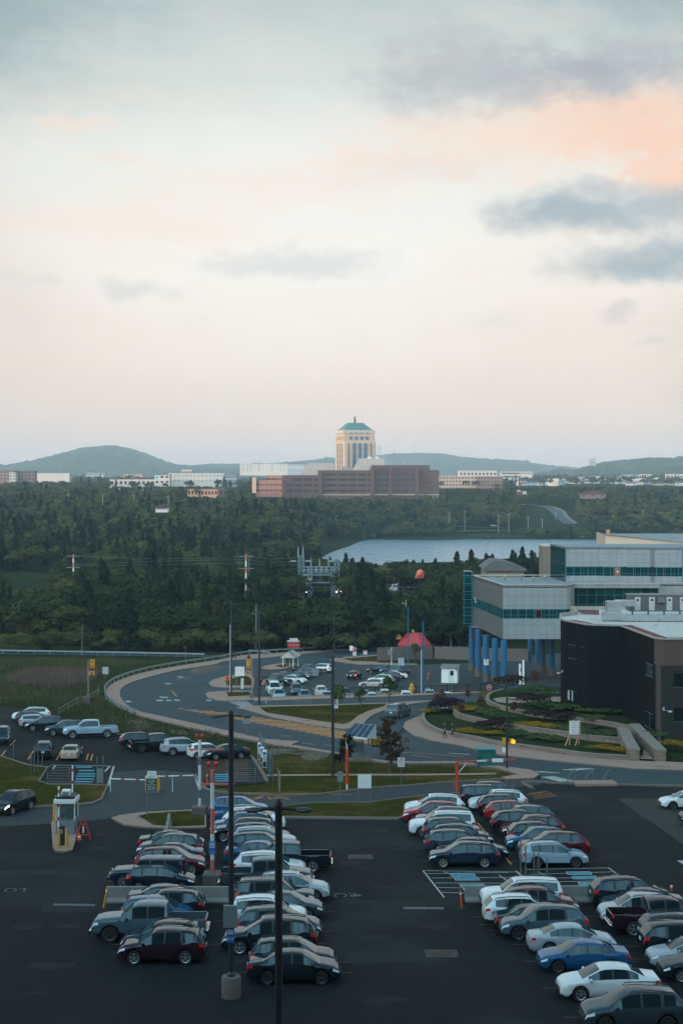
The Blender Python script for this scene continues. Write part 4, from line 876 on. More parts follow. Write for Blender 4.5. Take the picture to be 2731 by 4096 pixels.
 ('M',1130,370,'sedan',172,'tan','champagne sedan parked nearest by the iron railing, upper lot right',g3,dict(plane='B')),
 ('M',1190,348,'suv',170,'white','white car right behind the champagne sedan, upper lot right',g3,dict(plane='B',d=240,scale=.95)),
 ('M',1250,322,'suv',170,'darkgrey','dark car with pale roof between two white cars, upper lot right',g3,dict(plane='B',d=245,scale=.97)),
 ('M',1310,300,'sedan',-10,'white','white sedan nose right with dark wheels, upper lot right',g3,dict(plane='B',d=249,dark=True)),
 ('M',1320,272,'pickup',172,'darkgrey','dark pickup truck with long bed at the far right row of the upper lot',g3,dict(plane='B',d=256)),
 ('M',1170,300,'hatch',172,'black','black car nose with pale roof beside the dark pickup, upper lot right',g3,dict(plane='B',d=260)),
 # on the roads
 ('E',1085,648,'van',66,'bluegrey','grey minivan with white roof driving up the side road, seen from behind',None,dict()),
 ('C',82,1042,'suv',250,'black','dark suv with lit headlight driving in at the left edge',None,dict(headon=True)),
]
for (v, cx, cyr, kind, head, col, label, grp, kw) in CARS:
    c_ = car(v, cx, cyr, kind, head, col, label, grp, **kw)

M_stall = mat('worn_stall_paint', (.085,.055,.022), .9, var=.5, scale=3)
paint([[(x-2.9, d+1.22), (x+2.9, d+1.22), (x+2.9, d+1.32), (x-2.9, d+1.32)] for x, d in STALLS], M_stall, .018)
# ------------------------------------------------------------------ buildings
def panelmat(name, col, sx, sz, gap=.018, dark=.35, rough=.45, metal=.2, var=.05):
    """cladding panels with joints, laid in the building's own frame"""
    m = bpy.data.materials.new(name); m.use_nodes = True; nt = m.node_tree; b = nt.nodes['Principled BSDF']; N = nt.nodes.new; Lk = nt.links.new
    tc = N('ShaderNodeTexCoord'); s = N('ShaderNodeSeparateXYZ'); Lk(tc.outputs['Object'], s.inputs[0])
    a = N('ShaderNodeMath'); a.operation = 'ADD'; Lk(s.outputs[0], a.inputs[0]); Lk(s.outputs[1], a.inputs[1])
    c = N('ShaderNodeCombineXYZ'); Lk(a.outputs[0], c.inputs[0]); Lk(s.outputs[2], c.inputs[1])
    br = N('ShaderNodeTexBrick'); br.offset = 0; br.inputs['Scale'].default_value = 1; br.inputs['Brick Width'].default_value = sx; br.inputs['Row Height'].default_value = sz; br.inputs['Mortar Size'].default_value = gap; br.inputs['Mortar Smooth'].default_value = .1
    br.inputs['Color1'].default_value = (*[q*(1-var) for q in col], 1); br.inputs['Color2'].default_value = (*[q*(1+var) for q in col], 1); br.inputs['Mortar'].default_value = (*[q*dark for q in col], 1)
    Lk(c.outputs[0], br.inputs['Vector']); Lk(br.outputs['Color'], b.inputs['Base Color']); b.inputs['Roughness'].default_value = rough; b.inputs['Metallic'].default_value = metal
    MATS[name] = m; return m
M_panel = panelmat('grey_metal_panel', (.24,.27,.29), 1.27, 1.62, gap=.03, dark=.55)
M_ribbed = panelmat('ribbed_grey_panel', (.14,.15,.15), .32, 1.6, gap=.03, dark=.6)
M_tealframe = mat('teal_frame', (.012,.17,.19), .4)
M_tealglass = panelmat('teal_glazing', (.006,.030,.035), 1.5, 1.55, gap=.05, dark=4.0, rough=.08, metal=0, var=.3)
M_tealpaint = mat('teal_blue_paint', (.004,.095,.21), .5, var=.08, scale=.8)
M_roof = surface('flat_roof_membrane', (.20,.215,.225), (.25,.265,.275), (.15,.16,.165), .12, 2, bump=.2)
M_cap = mat('pale_metal_coping', (.42,.43,.43), .4, metal=.3)
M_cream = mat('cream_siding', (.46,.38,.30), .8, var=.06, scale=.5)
M_blackclad = panelmat('black_corrugated_cladding', (.008,.0095,.011), .38, 3.2, gap=.035, dark=.45, rough=.55, metal=.1, var=.1)
_q = M_blackclad.node_tree.nodes['Principled BSDF'].inputs; _q['Specular IOR Level'].default_value = .08; _q['Roughness'].default_value = .75; _q['Metallic'].default_value = 0
M_brick = bpy.data.materials.new('brown_brick'); M_brick.use_nodes = True
def brickmat(m, c1, c2, mo, sc):
    nt = m.node_tree; b = nt.nodes['Principled BSDF']; N = nt.nodes.new; Lk = nt.links.new
    tc = N('ShaderNodeTexCoord'); s = N('ShaderNodeSeparateXYZ'); Lk(tc.outputs['Object'], s.inputs[0]); a = N('ShaderNodeMath'); a.operation = 'ADD'; Lk(s.outputs[0], a.inputs[0]); Lk(s.outputs[1], a.inputs[1])
    c = N('ShaderNodeCombineXYZ'); Lk(a.outputs[0], c.inputs[0]); Lk(s.outputs[2], c.inputs[1]); br = N('ShaderNodeTexBrick'); br.inputs['Scale'].default_value = sc
    br.inputs['Color1'].default_value = (*c1, 1); br.inputs['Color2'].default_value = (*c2, 1); br.inputs['Mortar'].default_value = (*mo, 1); br.inputs['Mortar Size'].default_value = .02
    Lk(c.outputs[0], br.inputs['Vector']); Lk(br.outputs['Color'], b.inputs['Base Color']); b.inputs['Roughness'].default_value = .85
brickmat(M_brick, (.062,.036,.03), (.085,.05,.042), (.11,.09,.08), 1.6)
M_stone = bpy.data.materials.new('garden_wall_stone'); M_stone.use_nodes = True; brickmat(M_stone, (.19,.13,.10), (.26,.19,.15), (.10,.075,.06), 1.25)
M_redstrip = mat('red_roof_edging', (.15,.022,.03), .7, var=.15)
M_whiteroof = surface('white_roof_membrane', (.42,.40,.38), (.52,.50,.47), (.34,.32,.30), .2, 2, bump=.15)
M_duct = mat('galvanised_duct', (.45,.48,.50), .35, metal=.75, var=.12, scale=1.5)
M_unit = mat('dark_grey_unit', (.085,.085,.085), .5, var=.08)
M_door = mat('pale_grey_door', (.40,.40,.39), .5)
M_darkwin = mat('dark_window_glass', (.008,.012,.015), .08)
M_steel = mat('grey_steel', (.16,.175,.185), .45, metal=.4)
M_concretepier = mat('concrete_pier', (.11,.092,.08), .85, var=.12, scale=2)
M_lampwarm = mat('warm_lamp', (1,.8,.5), .3, emit=(1,.66,.32), estr=7)

def zpix(v, d): return CZ-(v-VH)*d/FOC
# ---- the grey wing on teal columns
gb = thing('grey_wing', 'grey panelled building wing with teal glazing raised on thick blue columns', 'building', (0,0,0))
z0, z1 = zpix(1467.6, 237.9), zpix(1343, 237.9)          # underside and roof
zb0, zb1 = z0+3.35, z0+4.95
A_ = (26.7, 237.9); Bk = (23.9, 261.3)
front = [A_, (37.2, 237.9), (37.9, 238.3), (38.6, 239.3), (39.0, 240.8)]
full = [Bk]+front+[(53, 240.8), (53, 241.6), (80, 241.6), (80, 262)]
def wallstrip(mb, pts, za, zb, m=0, thick=0):
    for i in range(len(pts)-1):
        a, b = pts[i], pts[i+1]
        mb.add([(a[0],a[1],za),(b[0],b[1],za),(b[0],b[1],zb),(a[0],a[1],zb)], [(0,1,2,3)], m)
w = MB(); wallstrip(w, front, z0, zb0); wallstrip(w, front, zb1, z1); wallstrip(w, [(53,240.8),(53,241.6),(80,241.6)], z0, z1)
w.prism(full, z0-.02, z0)
w.build('panel_wall', M_panel, gb)
w = MB(); wallstrip(w, [Bk, A_], z0, zb0); wallstrip(w, [Bk, A_], zb1, z1); w.build('ribbed_side_wall', M_ribbed, gb)
w = MB(); inb = [(26.85,238.0),(37.1,238.0),(37.8,238.4),(38.5,239.4)]; wallstrip(w, inb, zb0, zb1); wallstrip(w, [(24.05,261.2),(26.85,238.0)], zb0, zb1)
wb_o = w.build('window_band', M_tealglass, gb)
fr = MB()
wb0 = wb_o
for t in range(0, 9):
    MB().box((26.75+t*1.27, 237.98, (zb0+zb1)/2), (.07, .08, zb1-zb0)).build('mullion', M_tealframe, wb0)
for zz in (zb0+.04, zb1-.04): fr.box((31.9, 237.97, zz), (10.6, .08, .08))
for t in range(1, 16):
    f = t/16; MB().box((26.7+(23.9-26.7)*f, 237.9+23.4*f, (zb0+zb1)/2), (.07, .08, zb1-zb0)).build('mullion', M_tealframe, wb0)
fr.build('window_frame', M_tealframe, gb)
MB().box((32.6, 237.96, (zb0+zb1)/2), (.95, .1, 1.45)).box((32.6, 237.93, (zb0+zb1)/2), (.8, .1, 1.25), m=1).build('red_framed_window', [mat('dull_red_frame', (.22,.045,.05), .6), M_darkwin], gb)
rf = MB(); rf.prism([(p[0], p[1]) for p in full], z1-.5, z1-.35); rf.build('roof', M_roof, gb)
cp = MB(); ring_ = full+[full[0]]
for i in range(len(ring_)-1): cp.bar((*ring_[i], z1+.02), (*ring_[i+1], z1+.02), .35, .14)
cp.build('coping', M_cap, gb)
bay = MB(); wallstrip(bay, [(39.0,240.85),(53,240.85)], z0+1.5, z1-.75); bay.box((46, 240.7, z1-.38), (14.4, .9, .75), m=1); bay.box((46, 240.8, z0+.7), (14, .3, 1.6), m=2); bay.build('glazed_bay', [M_tealglass, M_roof, M_panel], gb)
fin = MB(); fin.box((23.0, 262.2, (z0+z1)/2+.3), (1.5, 1.6, z1-z0+.8)); fin.build('glass_stair_corner', M_tealglass, gb)
fb = MB()
for k in range(7): fb.box((23.0, 262.2, z0+.2+k*1.45), (1.56, 1.66, .1))
for dx in (-.76, .76): fb.box((23+dx, 261.38, (z0+z1)/2+.3), (.1, .1, z1-z0+.8))
fb.build('stair_corner_frame', M_tealframe, gb)
# upper block set back on the roof
zu = zpix(1260.7, 249); zr = z1
up = [(37.9,261),(38.8,249),(44.6,249),(45.2,248.4),(48.6,248.4),(49.2,247.8),(53.2,247.8),(53.8,247.2),(58.6,247.2)]
w = MB(); wallstrip(w, up[1:], zr-.5, zr+.75); wallstrip(w, up[1:], zr+2.35, zu); w.build('upper_panel_wall', M_panel, gb)
w = MB(); wallstrip(w, [(38.9,249.1)]+[(p[0], p[1]+.1) for p in up[2:]], zr+.75, zr+2.35); wallstrip(w, up[:2], zr-.5, zu); wallstrip(w, [(58.6,247.2),(58.6,247.6),(80,247.6)], zr-.5, zu-.2); w.build('upper_window_band', M_tealglass, gb)
fr = MB()
for t in range(16): fr.box((38.85+t*1.27, 249.0-(t>4)*.5-(t>8)*.6-(t>11)*.6, zr+1.55), (.07,.1,1.6))
fr.bar((38.8,248.95,zr+2.3),(44.6,248.95,zr+2.3),.1); fr.bar((45.2,248.35,zr+2.3),(48.6,248.35,zr+2.3),.1); fr.bar((49.2,247.75,zr+2.3),(53.2,247.75,zr+2.3),.1); fr.bar((53.8,247.15,zr+2.3),(58.6,247.15,zr+2.3),.1)
fr.box((38.8,249.0,(zr+zu)/2),(.14,.14,zu-zr)); fr.box((58.6,247.15,(zr+zu)/2),(.14,.14,zu-zr))
fr.build('upper_window_frame', M_tealframe, gb)
rf = MB(); rf.prism(up+[(80,247.6),(80,263),(38.3,263)], zu-.02, zu+.22); rf.build('upper_roof', M_roof, gb)
cp = MB()
for i in range(len(up)-1): cp.bar((*up[i], zu+.2), (*up[i+1], zu+.2), .3, .3)
cp.build('upper_coping', mat('blue_grey_coping', (.10,.16,.20), .4, metal=.3), gb)
MB().box((47.6, 248.3, zr+1.5), (1.0, .3, 1.4)).lathe([(.22,-.2),(.22,.1)], 12, c=(47.6,248.1,zr+1.5), axis='y', m=1).build('wall_vent', [mat('rust_panel', (.2,.11,.08), .7), M_cap], gb)
# roof fittings
for i, (x, y, h_, l) in enumerate([(28.6,252,.9,'short pipe vent at the back left of the grey wing roof'),(31.6,253,1.0,'square vent box standing near the rear parapet of the grey wing roof'),(33.2,249,.8,'small white vent cap in the middle of the grey wing roof'),(35.6,252,.8,'small vent pipe nearest the upper block on the grey wing roof')]):
    vv = thing('roof_vent', l, 'vent', (x, y, z1-.35), group='vents on the grey wing roof')
    MB().lathe([(.16,0),(.16,h_)], 10).build('pipe', M_steel, vv); MB().lathe([(.05,h_+.12),(.26,h_),(.26,h_-.1)][::-1], 10).build('cap', M_cap, vv)
# columns (part of the wing: they carry it)
cols = [('F',245,915),('F',286,955),('F',333,985),('F',390,1000),('F',446,1010),('F',608,860),('F',655,872),('F',690,925),('F',748,950)]
for i, (v, x, y) in enumerate(cols):
    p = at(v, x, y, plane='B'); ztop = z0; rr = .54 if i not in (5, 6) else .42
    hb = 1.35 if i not in (5, 6) else .3
    c = MB(); c.lathe([(rr, 0), (rr, ztop-p.z-hb)], 24); o = c.build('column', M_tealpaint, gb, smooth=40); o.location = (p.x, p.y+rr, p.z+hb)
    b_ = MB(); b_.lathe([(rr+.10, -hb), (rr+.10, 0)], 24); b_.build('pier', M_concretepier, o, smooth=40)
    if i == 2: 
        s_ = MB(); s_.box((0, -rr-.03, 2.0), (.8, .04, 1.0)); q = s_.build('walking_sign', mat('sign_white', (.7,.7,.68), .5), o)
        wm = MB(); wm.lathe([(.10,-.01),(.10,.01)], 12, c=(.0,-rr-.07,2.36), axis='y'); wm.bar((0,-rr-.07,2.24),(.02,-rr-.07,1.98),.13,.02); wm.bar((.02,-rr-.07,2.0),(-.14,-rr-.07,1.64),.07,.02); wm.bar((.02,-rr-.07,2.0),(.16,-rr-.07,1.66),.07,.02); wm.bar((0,-rr-.07,2.2),(.2,-rr-.07,2.02),.05,.02); wm.bar((0,-rr-.07,2.2),(-.18,-rr-.07,2.04),.05,.02); wm.build('walker', M_black, q)
# soffit lamps and braces below the wing
for i, (fx_, fy_) in enumerate([(495,740),(625,730)]):
    p = atd('F', fx_, fy_, 249 if i == 0 else 252)
    l = thing('soffit_lamp', ['glowing warm lamp under the grey wing, the one nearer the blue columns','glowing warm lamp under the grey wing, the one nearer the dark building'][i], 'lamp', (p.x, p.y, z0), group='lamps under the grey wing')
    MB().lathe([(.3,-.5),(.3,-.42)],14).build('lens', M_lampwarm, l); MB().lathe([(.34,-.42),(.12,-.2),(.05,0)],14).build('housing', M_steel, l)
tr = thing('canopy_truss', 'rusty orange lattice canopy under the grey wing', 'canopy', (33, 262, z0-2.0))
tb = MB(); tb.bar((-9,0,0),(9,0,0),.16); tb.bar((-9,0,1.2),(9,0,1.2),.16)
for k in range(14): tb.bar((-9+k*1.3,0,0),(-9+k*1.3+.65,0,1.2),.1); tb.bar((-9+k*1.3+.65,0,1.2),(-9+k*1.3+1.3,0,0),.1)
tb.build('lattice', mat('rust_orange_paint', (.20,.07,.03), .7), tr); MB().box((0,1.5,1.35),(18.4,3.6,.12)).build('canopy_roof', M_steel, tr)
tl = MB(); tl.bar((-8.5,0,0),(-8.5,0,-5.6),.18); tl.bar((8.5,0,0),(8.5,0,-5.6),.18); tl.build('post', M_steel, tr)
fld = thing('wall_floodlight', 'round white floodlights on the teal glass corner of the grey wing', 'floodlight', (24.9, 260.4, zpix(1378, 260.4)))
MB().bar((-.9,-.2,0),(.9,-.6,0),.08).build('bracket', M_steel, fld)
for dx, dz in [(-.8,.35),(.1,.35),(-.7,-.25),(.3,-.2),(-.4,-.75)]: MB().lathe([(.1,.25),(.24,.1),(.27,-.05),(.25,-.1)],12,c=(dx,-.75,dz),axis='y').build('lamp_head', M_cap, fld, smooth=40)

# ---- building with cream gable behind
cbk = thing('cream_annex', 'cream sided annex with low pitched roof behind the grey wing', 'building', (0,0,0))
p0, p1 = atd('F',1080,128,330), atd('F',1080,62,330)
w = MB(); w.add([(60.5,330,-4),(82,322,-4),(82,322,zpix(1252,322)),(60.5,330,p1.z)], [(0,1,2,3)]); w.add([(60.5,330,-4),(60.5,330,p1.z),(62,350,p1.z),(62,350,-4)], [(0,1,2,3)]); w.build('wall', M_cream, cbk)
MB().add([(60,329.6,p1.z+.1),(82,321.5,zpix(1252,322)+.1),(110,328,p1.z+.0),(110,338,p1.z+.0),(61,338,p1.z+.0)], [(0,1,2,3,4)]).build('roof', M_roof, cbk)
M_och = mat('ochre_vent', (.36,.22,.11), .7); MB().box((61.2,330.4,p1.z+.5),(.8,.8,1.4)).build('chimney', M_och, cbk); MB().lathe([(.3,0),(.9,.5),(1,.9)],12,c=(86.5,334,p1.z+.3)).build('roof_vent', M_och, cbk)
cb2 = thing('cream_block', 'small cream block peeking out left of the upper teal glazing', 'building', (0,0,0))
a, b = atd('F',690,232,285), atd('F',742,135,285)
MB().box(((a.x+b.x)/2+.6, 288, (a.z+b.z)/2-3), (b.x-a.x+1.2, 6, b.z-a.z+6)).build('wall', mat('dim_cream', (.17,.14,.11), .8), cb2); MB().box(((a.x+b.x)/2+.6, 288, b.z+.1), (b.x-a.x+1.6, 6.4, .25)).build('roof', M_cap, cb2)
# small gabled hall among the trees
hl = thing('gable_hall', 'low hall with pale grey pitched roof among the firs', 'building', (0,0,0))
a = atd('F',330,300,330); e_ = atd('F',575,300,330); rt = atd('F',390,225,330).z
x0, x1 = a.x, e_.x; zb = a.z-8; ze = zpix(1308,330)
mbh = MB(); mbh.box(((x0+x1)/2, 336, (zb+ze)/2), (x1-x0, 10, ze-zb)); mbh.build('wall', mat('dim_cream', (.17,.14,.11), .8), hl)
rh = MB(); n_ = 8
for k in range(n_):
    f0, f1 = k/n_, (k+1)/n_; prof_ = lambda f: (rt-ze)*max(0, 1-abs((f-.3)/(.7 if f > .3 else .3))**1.6)
    xa, xb = x0-.5+(x1-x0+1)*f0, x0-.5+(x1-x0+1)*f1; za, zb_ = ze+prof_(f0), ze+prof_(f1)
    rh.add([(xa,330.2,za+.1),(xb,330.2,zb_+.1),(xb,342,zb_+.1),(xa,342,za+.1),(xa,330.2,ze-.4),(xb,330.2,ze-.4)], [(0,1,2,3),(4,5,1,0)])
rh.build('roof', mat('dull_metal_roof', (.07,.08,.085), .6), hl)

# ---- the black corrugated building
bb = thing('black_building', 'black corrugated building with red edged white roof and brown brick corner', 'building', (0,0,0))
zt, zg = zpix(1434, 173.9), zpix(1434, 173.9)-11.6
arc_ = [(28.0,184.0),(27.6,181.0),(27.75,179.4),(28.3,178.0),(29.0,175.9),(29.9,173.9)]
outl = arc_+[(33.6,172.9),(34.7,159.6)]
w = MB(); wallstrip(w, outl, zg, zt); w.build('corrugated_wall', M_blackclad, bb)
bk_pts = [(34.7,159.6),(35.5,158.3),(39.2,158.7),(60,159.5)]
zk = zt-3.0
w = MB(); wallstrip(w, bk_pts, zk, zt); w.box((35.05,158.9,(zg+zk)/2-.4),(.45,.35,zk-zg+.8)); w.build('brick_wall', M_brick, bb)
w = MB(); wallstrip(w, [(34.75,159.62),(35.55,158.4),(39.2,158.8),(60,159.6)], zg+.3, zk); w.build('dark_lower_wall', mat('dark_wall', (.014,.015,.017), .5), bb)
w = MB(); wallstrip(w, [(34.74,159.5),(35.52,158.25),(39.2,158.65),(60,159.45)], zg-1.2, zg+.35); w.build('plinth', M_concretepier, bb)
roofpoly = outl+[(35.5,158.3),(39.2,158.7),(60,159.5),(60,194),(31,194),(30.6,187)]
MB().prism(roofpoly, zt-.2, zt-.06).build('roof', M_whiteroof, bb)
cp = MB(); ol = outl+bk_pts[1:]
for i in range(len(ol)-1): cp.bar((*ol[i], zt-.04), (*ol[i+1], zt-.04), .3, .16)
for a, b in [((30.6,187),(31,194)),((31,194),(60,194)),((28.0,184.0),(30.6,187))]: cp.bar((*a, zt+.06), (*b, zt+.06), .3, .7)
cp.build('coping', mat('coping_cream', (.30,.27,.24), .6), bb)
rs = MB(); ins = offset_line(ol, .35); ins2 = offset_line(ol, 1.5)
for i in range(2, len(ol)-1):
    if i == len(outl)-2 or True:
        a, b, c, d_ = ins[i], ins[i+1], ins2[i+1], ins2[i]; rs.add([(*a,zt-.045),(*b,zt-.045),(*c,zt-.045),(*d_,zt-.045)], [(0,1,2,3)])
rs.add([(31.4,187.2,zt-.04),(33.4,186.4,zt-.04),(34.6,193.6,zt-.04),(31.5,193.6,zt-.04)], [(0,1,2,3)])
rs.build('red_edging', M_redstrip, bb)
def winquad(name, pl, za, zb, m, off=.03, parent=bb):
    (xa,ya),(xb,yb) = pl; n = Vector((yb-ya, -(xb-xa))).normalized()*off
    return MB().add([(xa+n.x,ya+n.y,za),(xb+n.x,yb+n.y,za),(xb+n.x,yb+n.y,zb),(xa+n.x,ya+n.y,zb)], [(0,1,2,3)]).build(name, m, parent)
M_framegrey = mat('green_grey_frame', (.06,.10,.10), .5)
def onface(u, v, a, b):      # point of the vertical plane a-b seen at image pixel (u, v)
    tx = (u-CU)/FOC; ax, ay = a; bx, by = b
    s = (tx*ay-ax)/((bx-ax)-tx*(by-ay)); return (ax+s*(bx-ax), ay+s*(by-ay))
fa_, fb_ = (28.3,178.0), (29.9,173.9)
def U(x, y): return image_px('U', x, y)
for nm, x0_, x1_, y0_, y1_, m_ in [('window',208,388,815,975,M_darkwin),('window',208,388,1350,1540,M_darkwin)]:
    pa, pb = onface(U(x0_,0)[0], 0, fa_, fb_), onface(U(x1_,0)[0], 0, fa_, fb_)
    wn = winquad(nm, (pa, pb), zpix(U(0,y1_)[1], pa[1]), zpix(U(0,y0_)[1], pa[1]), m_)
    frm = MB()
    zl, zh = zpix(U(0,y1_)[1], pa[1]), zpix(U(0,y0_)[1], pa[1])
    for zz in (zl, zh): frm.bar((pa[0]-.03,pa[1]-.06,zz),(pb[0]-.03,pb[1]-.06,zz),.06)
    frm.build('frame', M_framegrey, wn)
    if y0_ > 1000:
        for k, (xa, xb, yb) in enumerate([(208,230,1465),(253,270,1478),(292,308,1440),(332,347,1535),(372,387,1455)]):
            qa, qb = onface(U(xa,0)[0], 0, fa_, fb_), onface(U(xb,0)[0], 0, fa_, fb_)
            winquad('blind', (qa, qb), zpix(U(0,yb)[1], qa[1]), zpix(U(0,1355)[1], qa[1]), mat('pale_blind', (.30,.36,.36), .6), .06, wn)
for y0_, y1_ in ((1050,1195),(1625,1805)):
    pa = onface(U(1180,0)[0], 0, (33.6,172.9), (34.7,159.6)); pb = onface(U(1275,0)[0], 0, (33.6,172.9), (34.7,159.6))
    wn = winquad('window', ((34.45,162.6),(34.68,159.9)), zpix(U(0,y1_)[1], 161), zpix(U(0,y0_)[1], 161), M_darkwin, .05)
    f_ = MB(); 
    for zz in (zpix(U(0,y1_)[1],161), zpix(U(0,y0_)[1],161)): f_.bar((34.38,162.6,zz),(34.60,159.9,zz),.07)
    f_.bar((34.5,161.2,zpix(U(0,y1_)[1],161)),(34.5,161.2,zpix(U(0,y0_)[1],161)),.05); f_.build('frame', M_framegrey, wn)
for (x_, y_) in ((37.3,158.45),):
    for zc in (zg+3.2, zg+7.0):
        wn = MB().box((x_, y_+.02, zc), (1.3,.06,1.5)).build('window', M_darkwin, bb); MB().box((x_, y_-.01, zc-.8), (1.5,.14,.08)).build('sill', M_framegrey, wn)
wl = thing('wall_lamp', 'white wall lamp on the dark wall at the right edge', 'lamp', (35.6,158.2,zpix(U(0,1590)[1],158)))
MB().box((-.2,-.05,.12),(.2,.16,.4)).bar((-.1,-.1,0),(.5,-.5,-.12),.05).build('bracket', M_cap, wl); MB().lathe([(.05,.12),(.22,.02),(.24,-.06)][::-1],12,c=(.45,-.5,-.1)).build('shade', M_cap, wl)
wl = thing('wall_lamp', 'white wall lamp on the left corner of the black building', 'lamp', (27.5,179.6,zpix(U(0,1150)[1],179)))
MB().box((.05,0,.1),(.2,.16,.3)).bar((0,0,0),(-.4,-.2,-.1),.05).build('bracket', M_cap, wl); MB().lathe([(.05,.12),(.2,.02),(.22,-.06)][::-1],12,c=(-.45,-.2,-.1)).build('shade', M_cap, wl)
# roof plant
ah = thing('air_handling_unit', 'long dark grey rooftop unit with four pale doors', 'rooftop unit', (36.4,181.5,zt-.3))
zb_ = zpix(1404.5,181.5)-(zt-.3); zh_ = zpix(1368,181.5)-(zt-.3)
MB().box((7.5,1.2,(zb_+zh_)/2),(15.2,2.4,zh_-zb_)).build('casing', M_unit, ah, bevel=.03)
for k in range(4):
    dx = [.95,2.75,4.95,6.65][k]*1.0
    d_ = MB().box((dx,-.03,(zb_+zh_)/2-.02),(.72,.06,(zh_-zb_)*.84)).build('door', M_door, ah); MB().box((dx+.02,-.07,zh_-.55),(.26,.04,.24)).build('door_window', M_darkwin, d_); MB().box((dx+.28,-.08,zb_+.5),(.05,.05,.16)).build('handle', M_black, d_)
MB().add([(3.35,-.02,zh_-.15),(4.35,-.02,zh_-.15),(4.35,-.6,zh_-.85),(3.35,-.6,zh_-.85),(3.35,-.02,zh_-.85),(4.35,-.02,zh_-.85)],[(0,3,2,1),(0,4,3),(1,2,5),(3,4,5,2)]).build('hood', M_unit, ah)
fr = MB(); fr.box((7.5,1.2,zh_+.06),(15.4,2.6,.08))
for k in range(12): fr.bar((.2+k*1.27,-.1,zh_+.2),(.2+k*1.27+.5,2.4,zh_+.2),.06)
fr.build('roof_rack', M_steel, ah)
lg = MB()
for k in range(8): lg.box((.4+k*2,.5,zb_/2),(.2,.2,zb_))
lg.build('legs', M_steel, ah)
du = thing('air_duct', 'silver insulated air duct running along the roof below the dark unit', 'duct', (0,0,zt-.3))
zd = lambda v, d: zpix(v, d)-(zt-.3)
y_ = 178.0
d1 = MB(); d1.box((43.0,y_,(zd(1412,y_)+zd(1426,y_))/2),(17.4,1.1,zd(1412,y_)-zd(1426,y_)))
d1.box((33.7,y_+.4,(zd(1381,y_)+zd(1408,y_))/2),(1.75,1.4,zd(1381,y_)-zd(1408,y_))); d1.box((35.4,y_+1.2,zd(1387,y_)),(2.6,1.2,.75)); d1.box((33.5,y_+.2,zd(1414,y_)),(2.4,1.3,.85))
d1.build('duct_run', M_duct, du, bevel=.04)
jt = MB()
for k in range(9): jt.box((35.2+k*1.9,y_,(zd(1412,y_)+zd(1426,y_))/2),(.07,1.16,zd(1412,y_)-zd(1426,y_)+.06))
jt.build('duct_joints', M_cap, du)
st = MB()
for k in range(7): st.box((34.5+k*2.3,y_-.3,.22),(.1,.5,.5)); st.box((34.5+k*2.3+.4,y_+.3,.22),(.1,.1,.5))
st.build('supports', mat('support_teal', (.06,.13,.16), .5), du)
MB().bar((32.35,y_-.4,0),(32.35,y_-.4,zd(1381,y_)),.06).build('stay_post', M_steel, du)
for i, (x, y, h_, l) in enumerate([(40.5,168,.5,'white stub vent on the white roof below the duct'),(37.6,172.5,.45,'small pale pipe on the white roof near the red edging')]):
    vv = thing('roof_vent', l, 'vent', (x, y, zt-.3)); MB().lathe([(.13,0),(.13,h_)], 10).build('pipe', M_cap, vv); MB().lathe([(.2,h_-.08),(.2,h_),(.05,h_+.08)], 10).build('cap', M_cap, vv)

# ---- unseen hospital block behind the camera, added and sized to shade lots and roads
hb = thing('hospital_shade_block', 'unseen long pale hospital block added behind the viewpoint to shade the parking lots', 'building', (0,0,0))
MB().box((-165,-19,26),(580,26,70)).build('wall', mat('hospital_concrete', (.17,.16,.15), .8, var=.06, scale=.2), hb)
for k in range(9):
    wb_ = MB().box((-165,-5.96,4+k*5.2),(574,.1,2.0)).build('window_band', M_darkwin, hb)
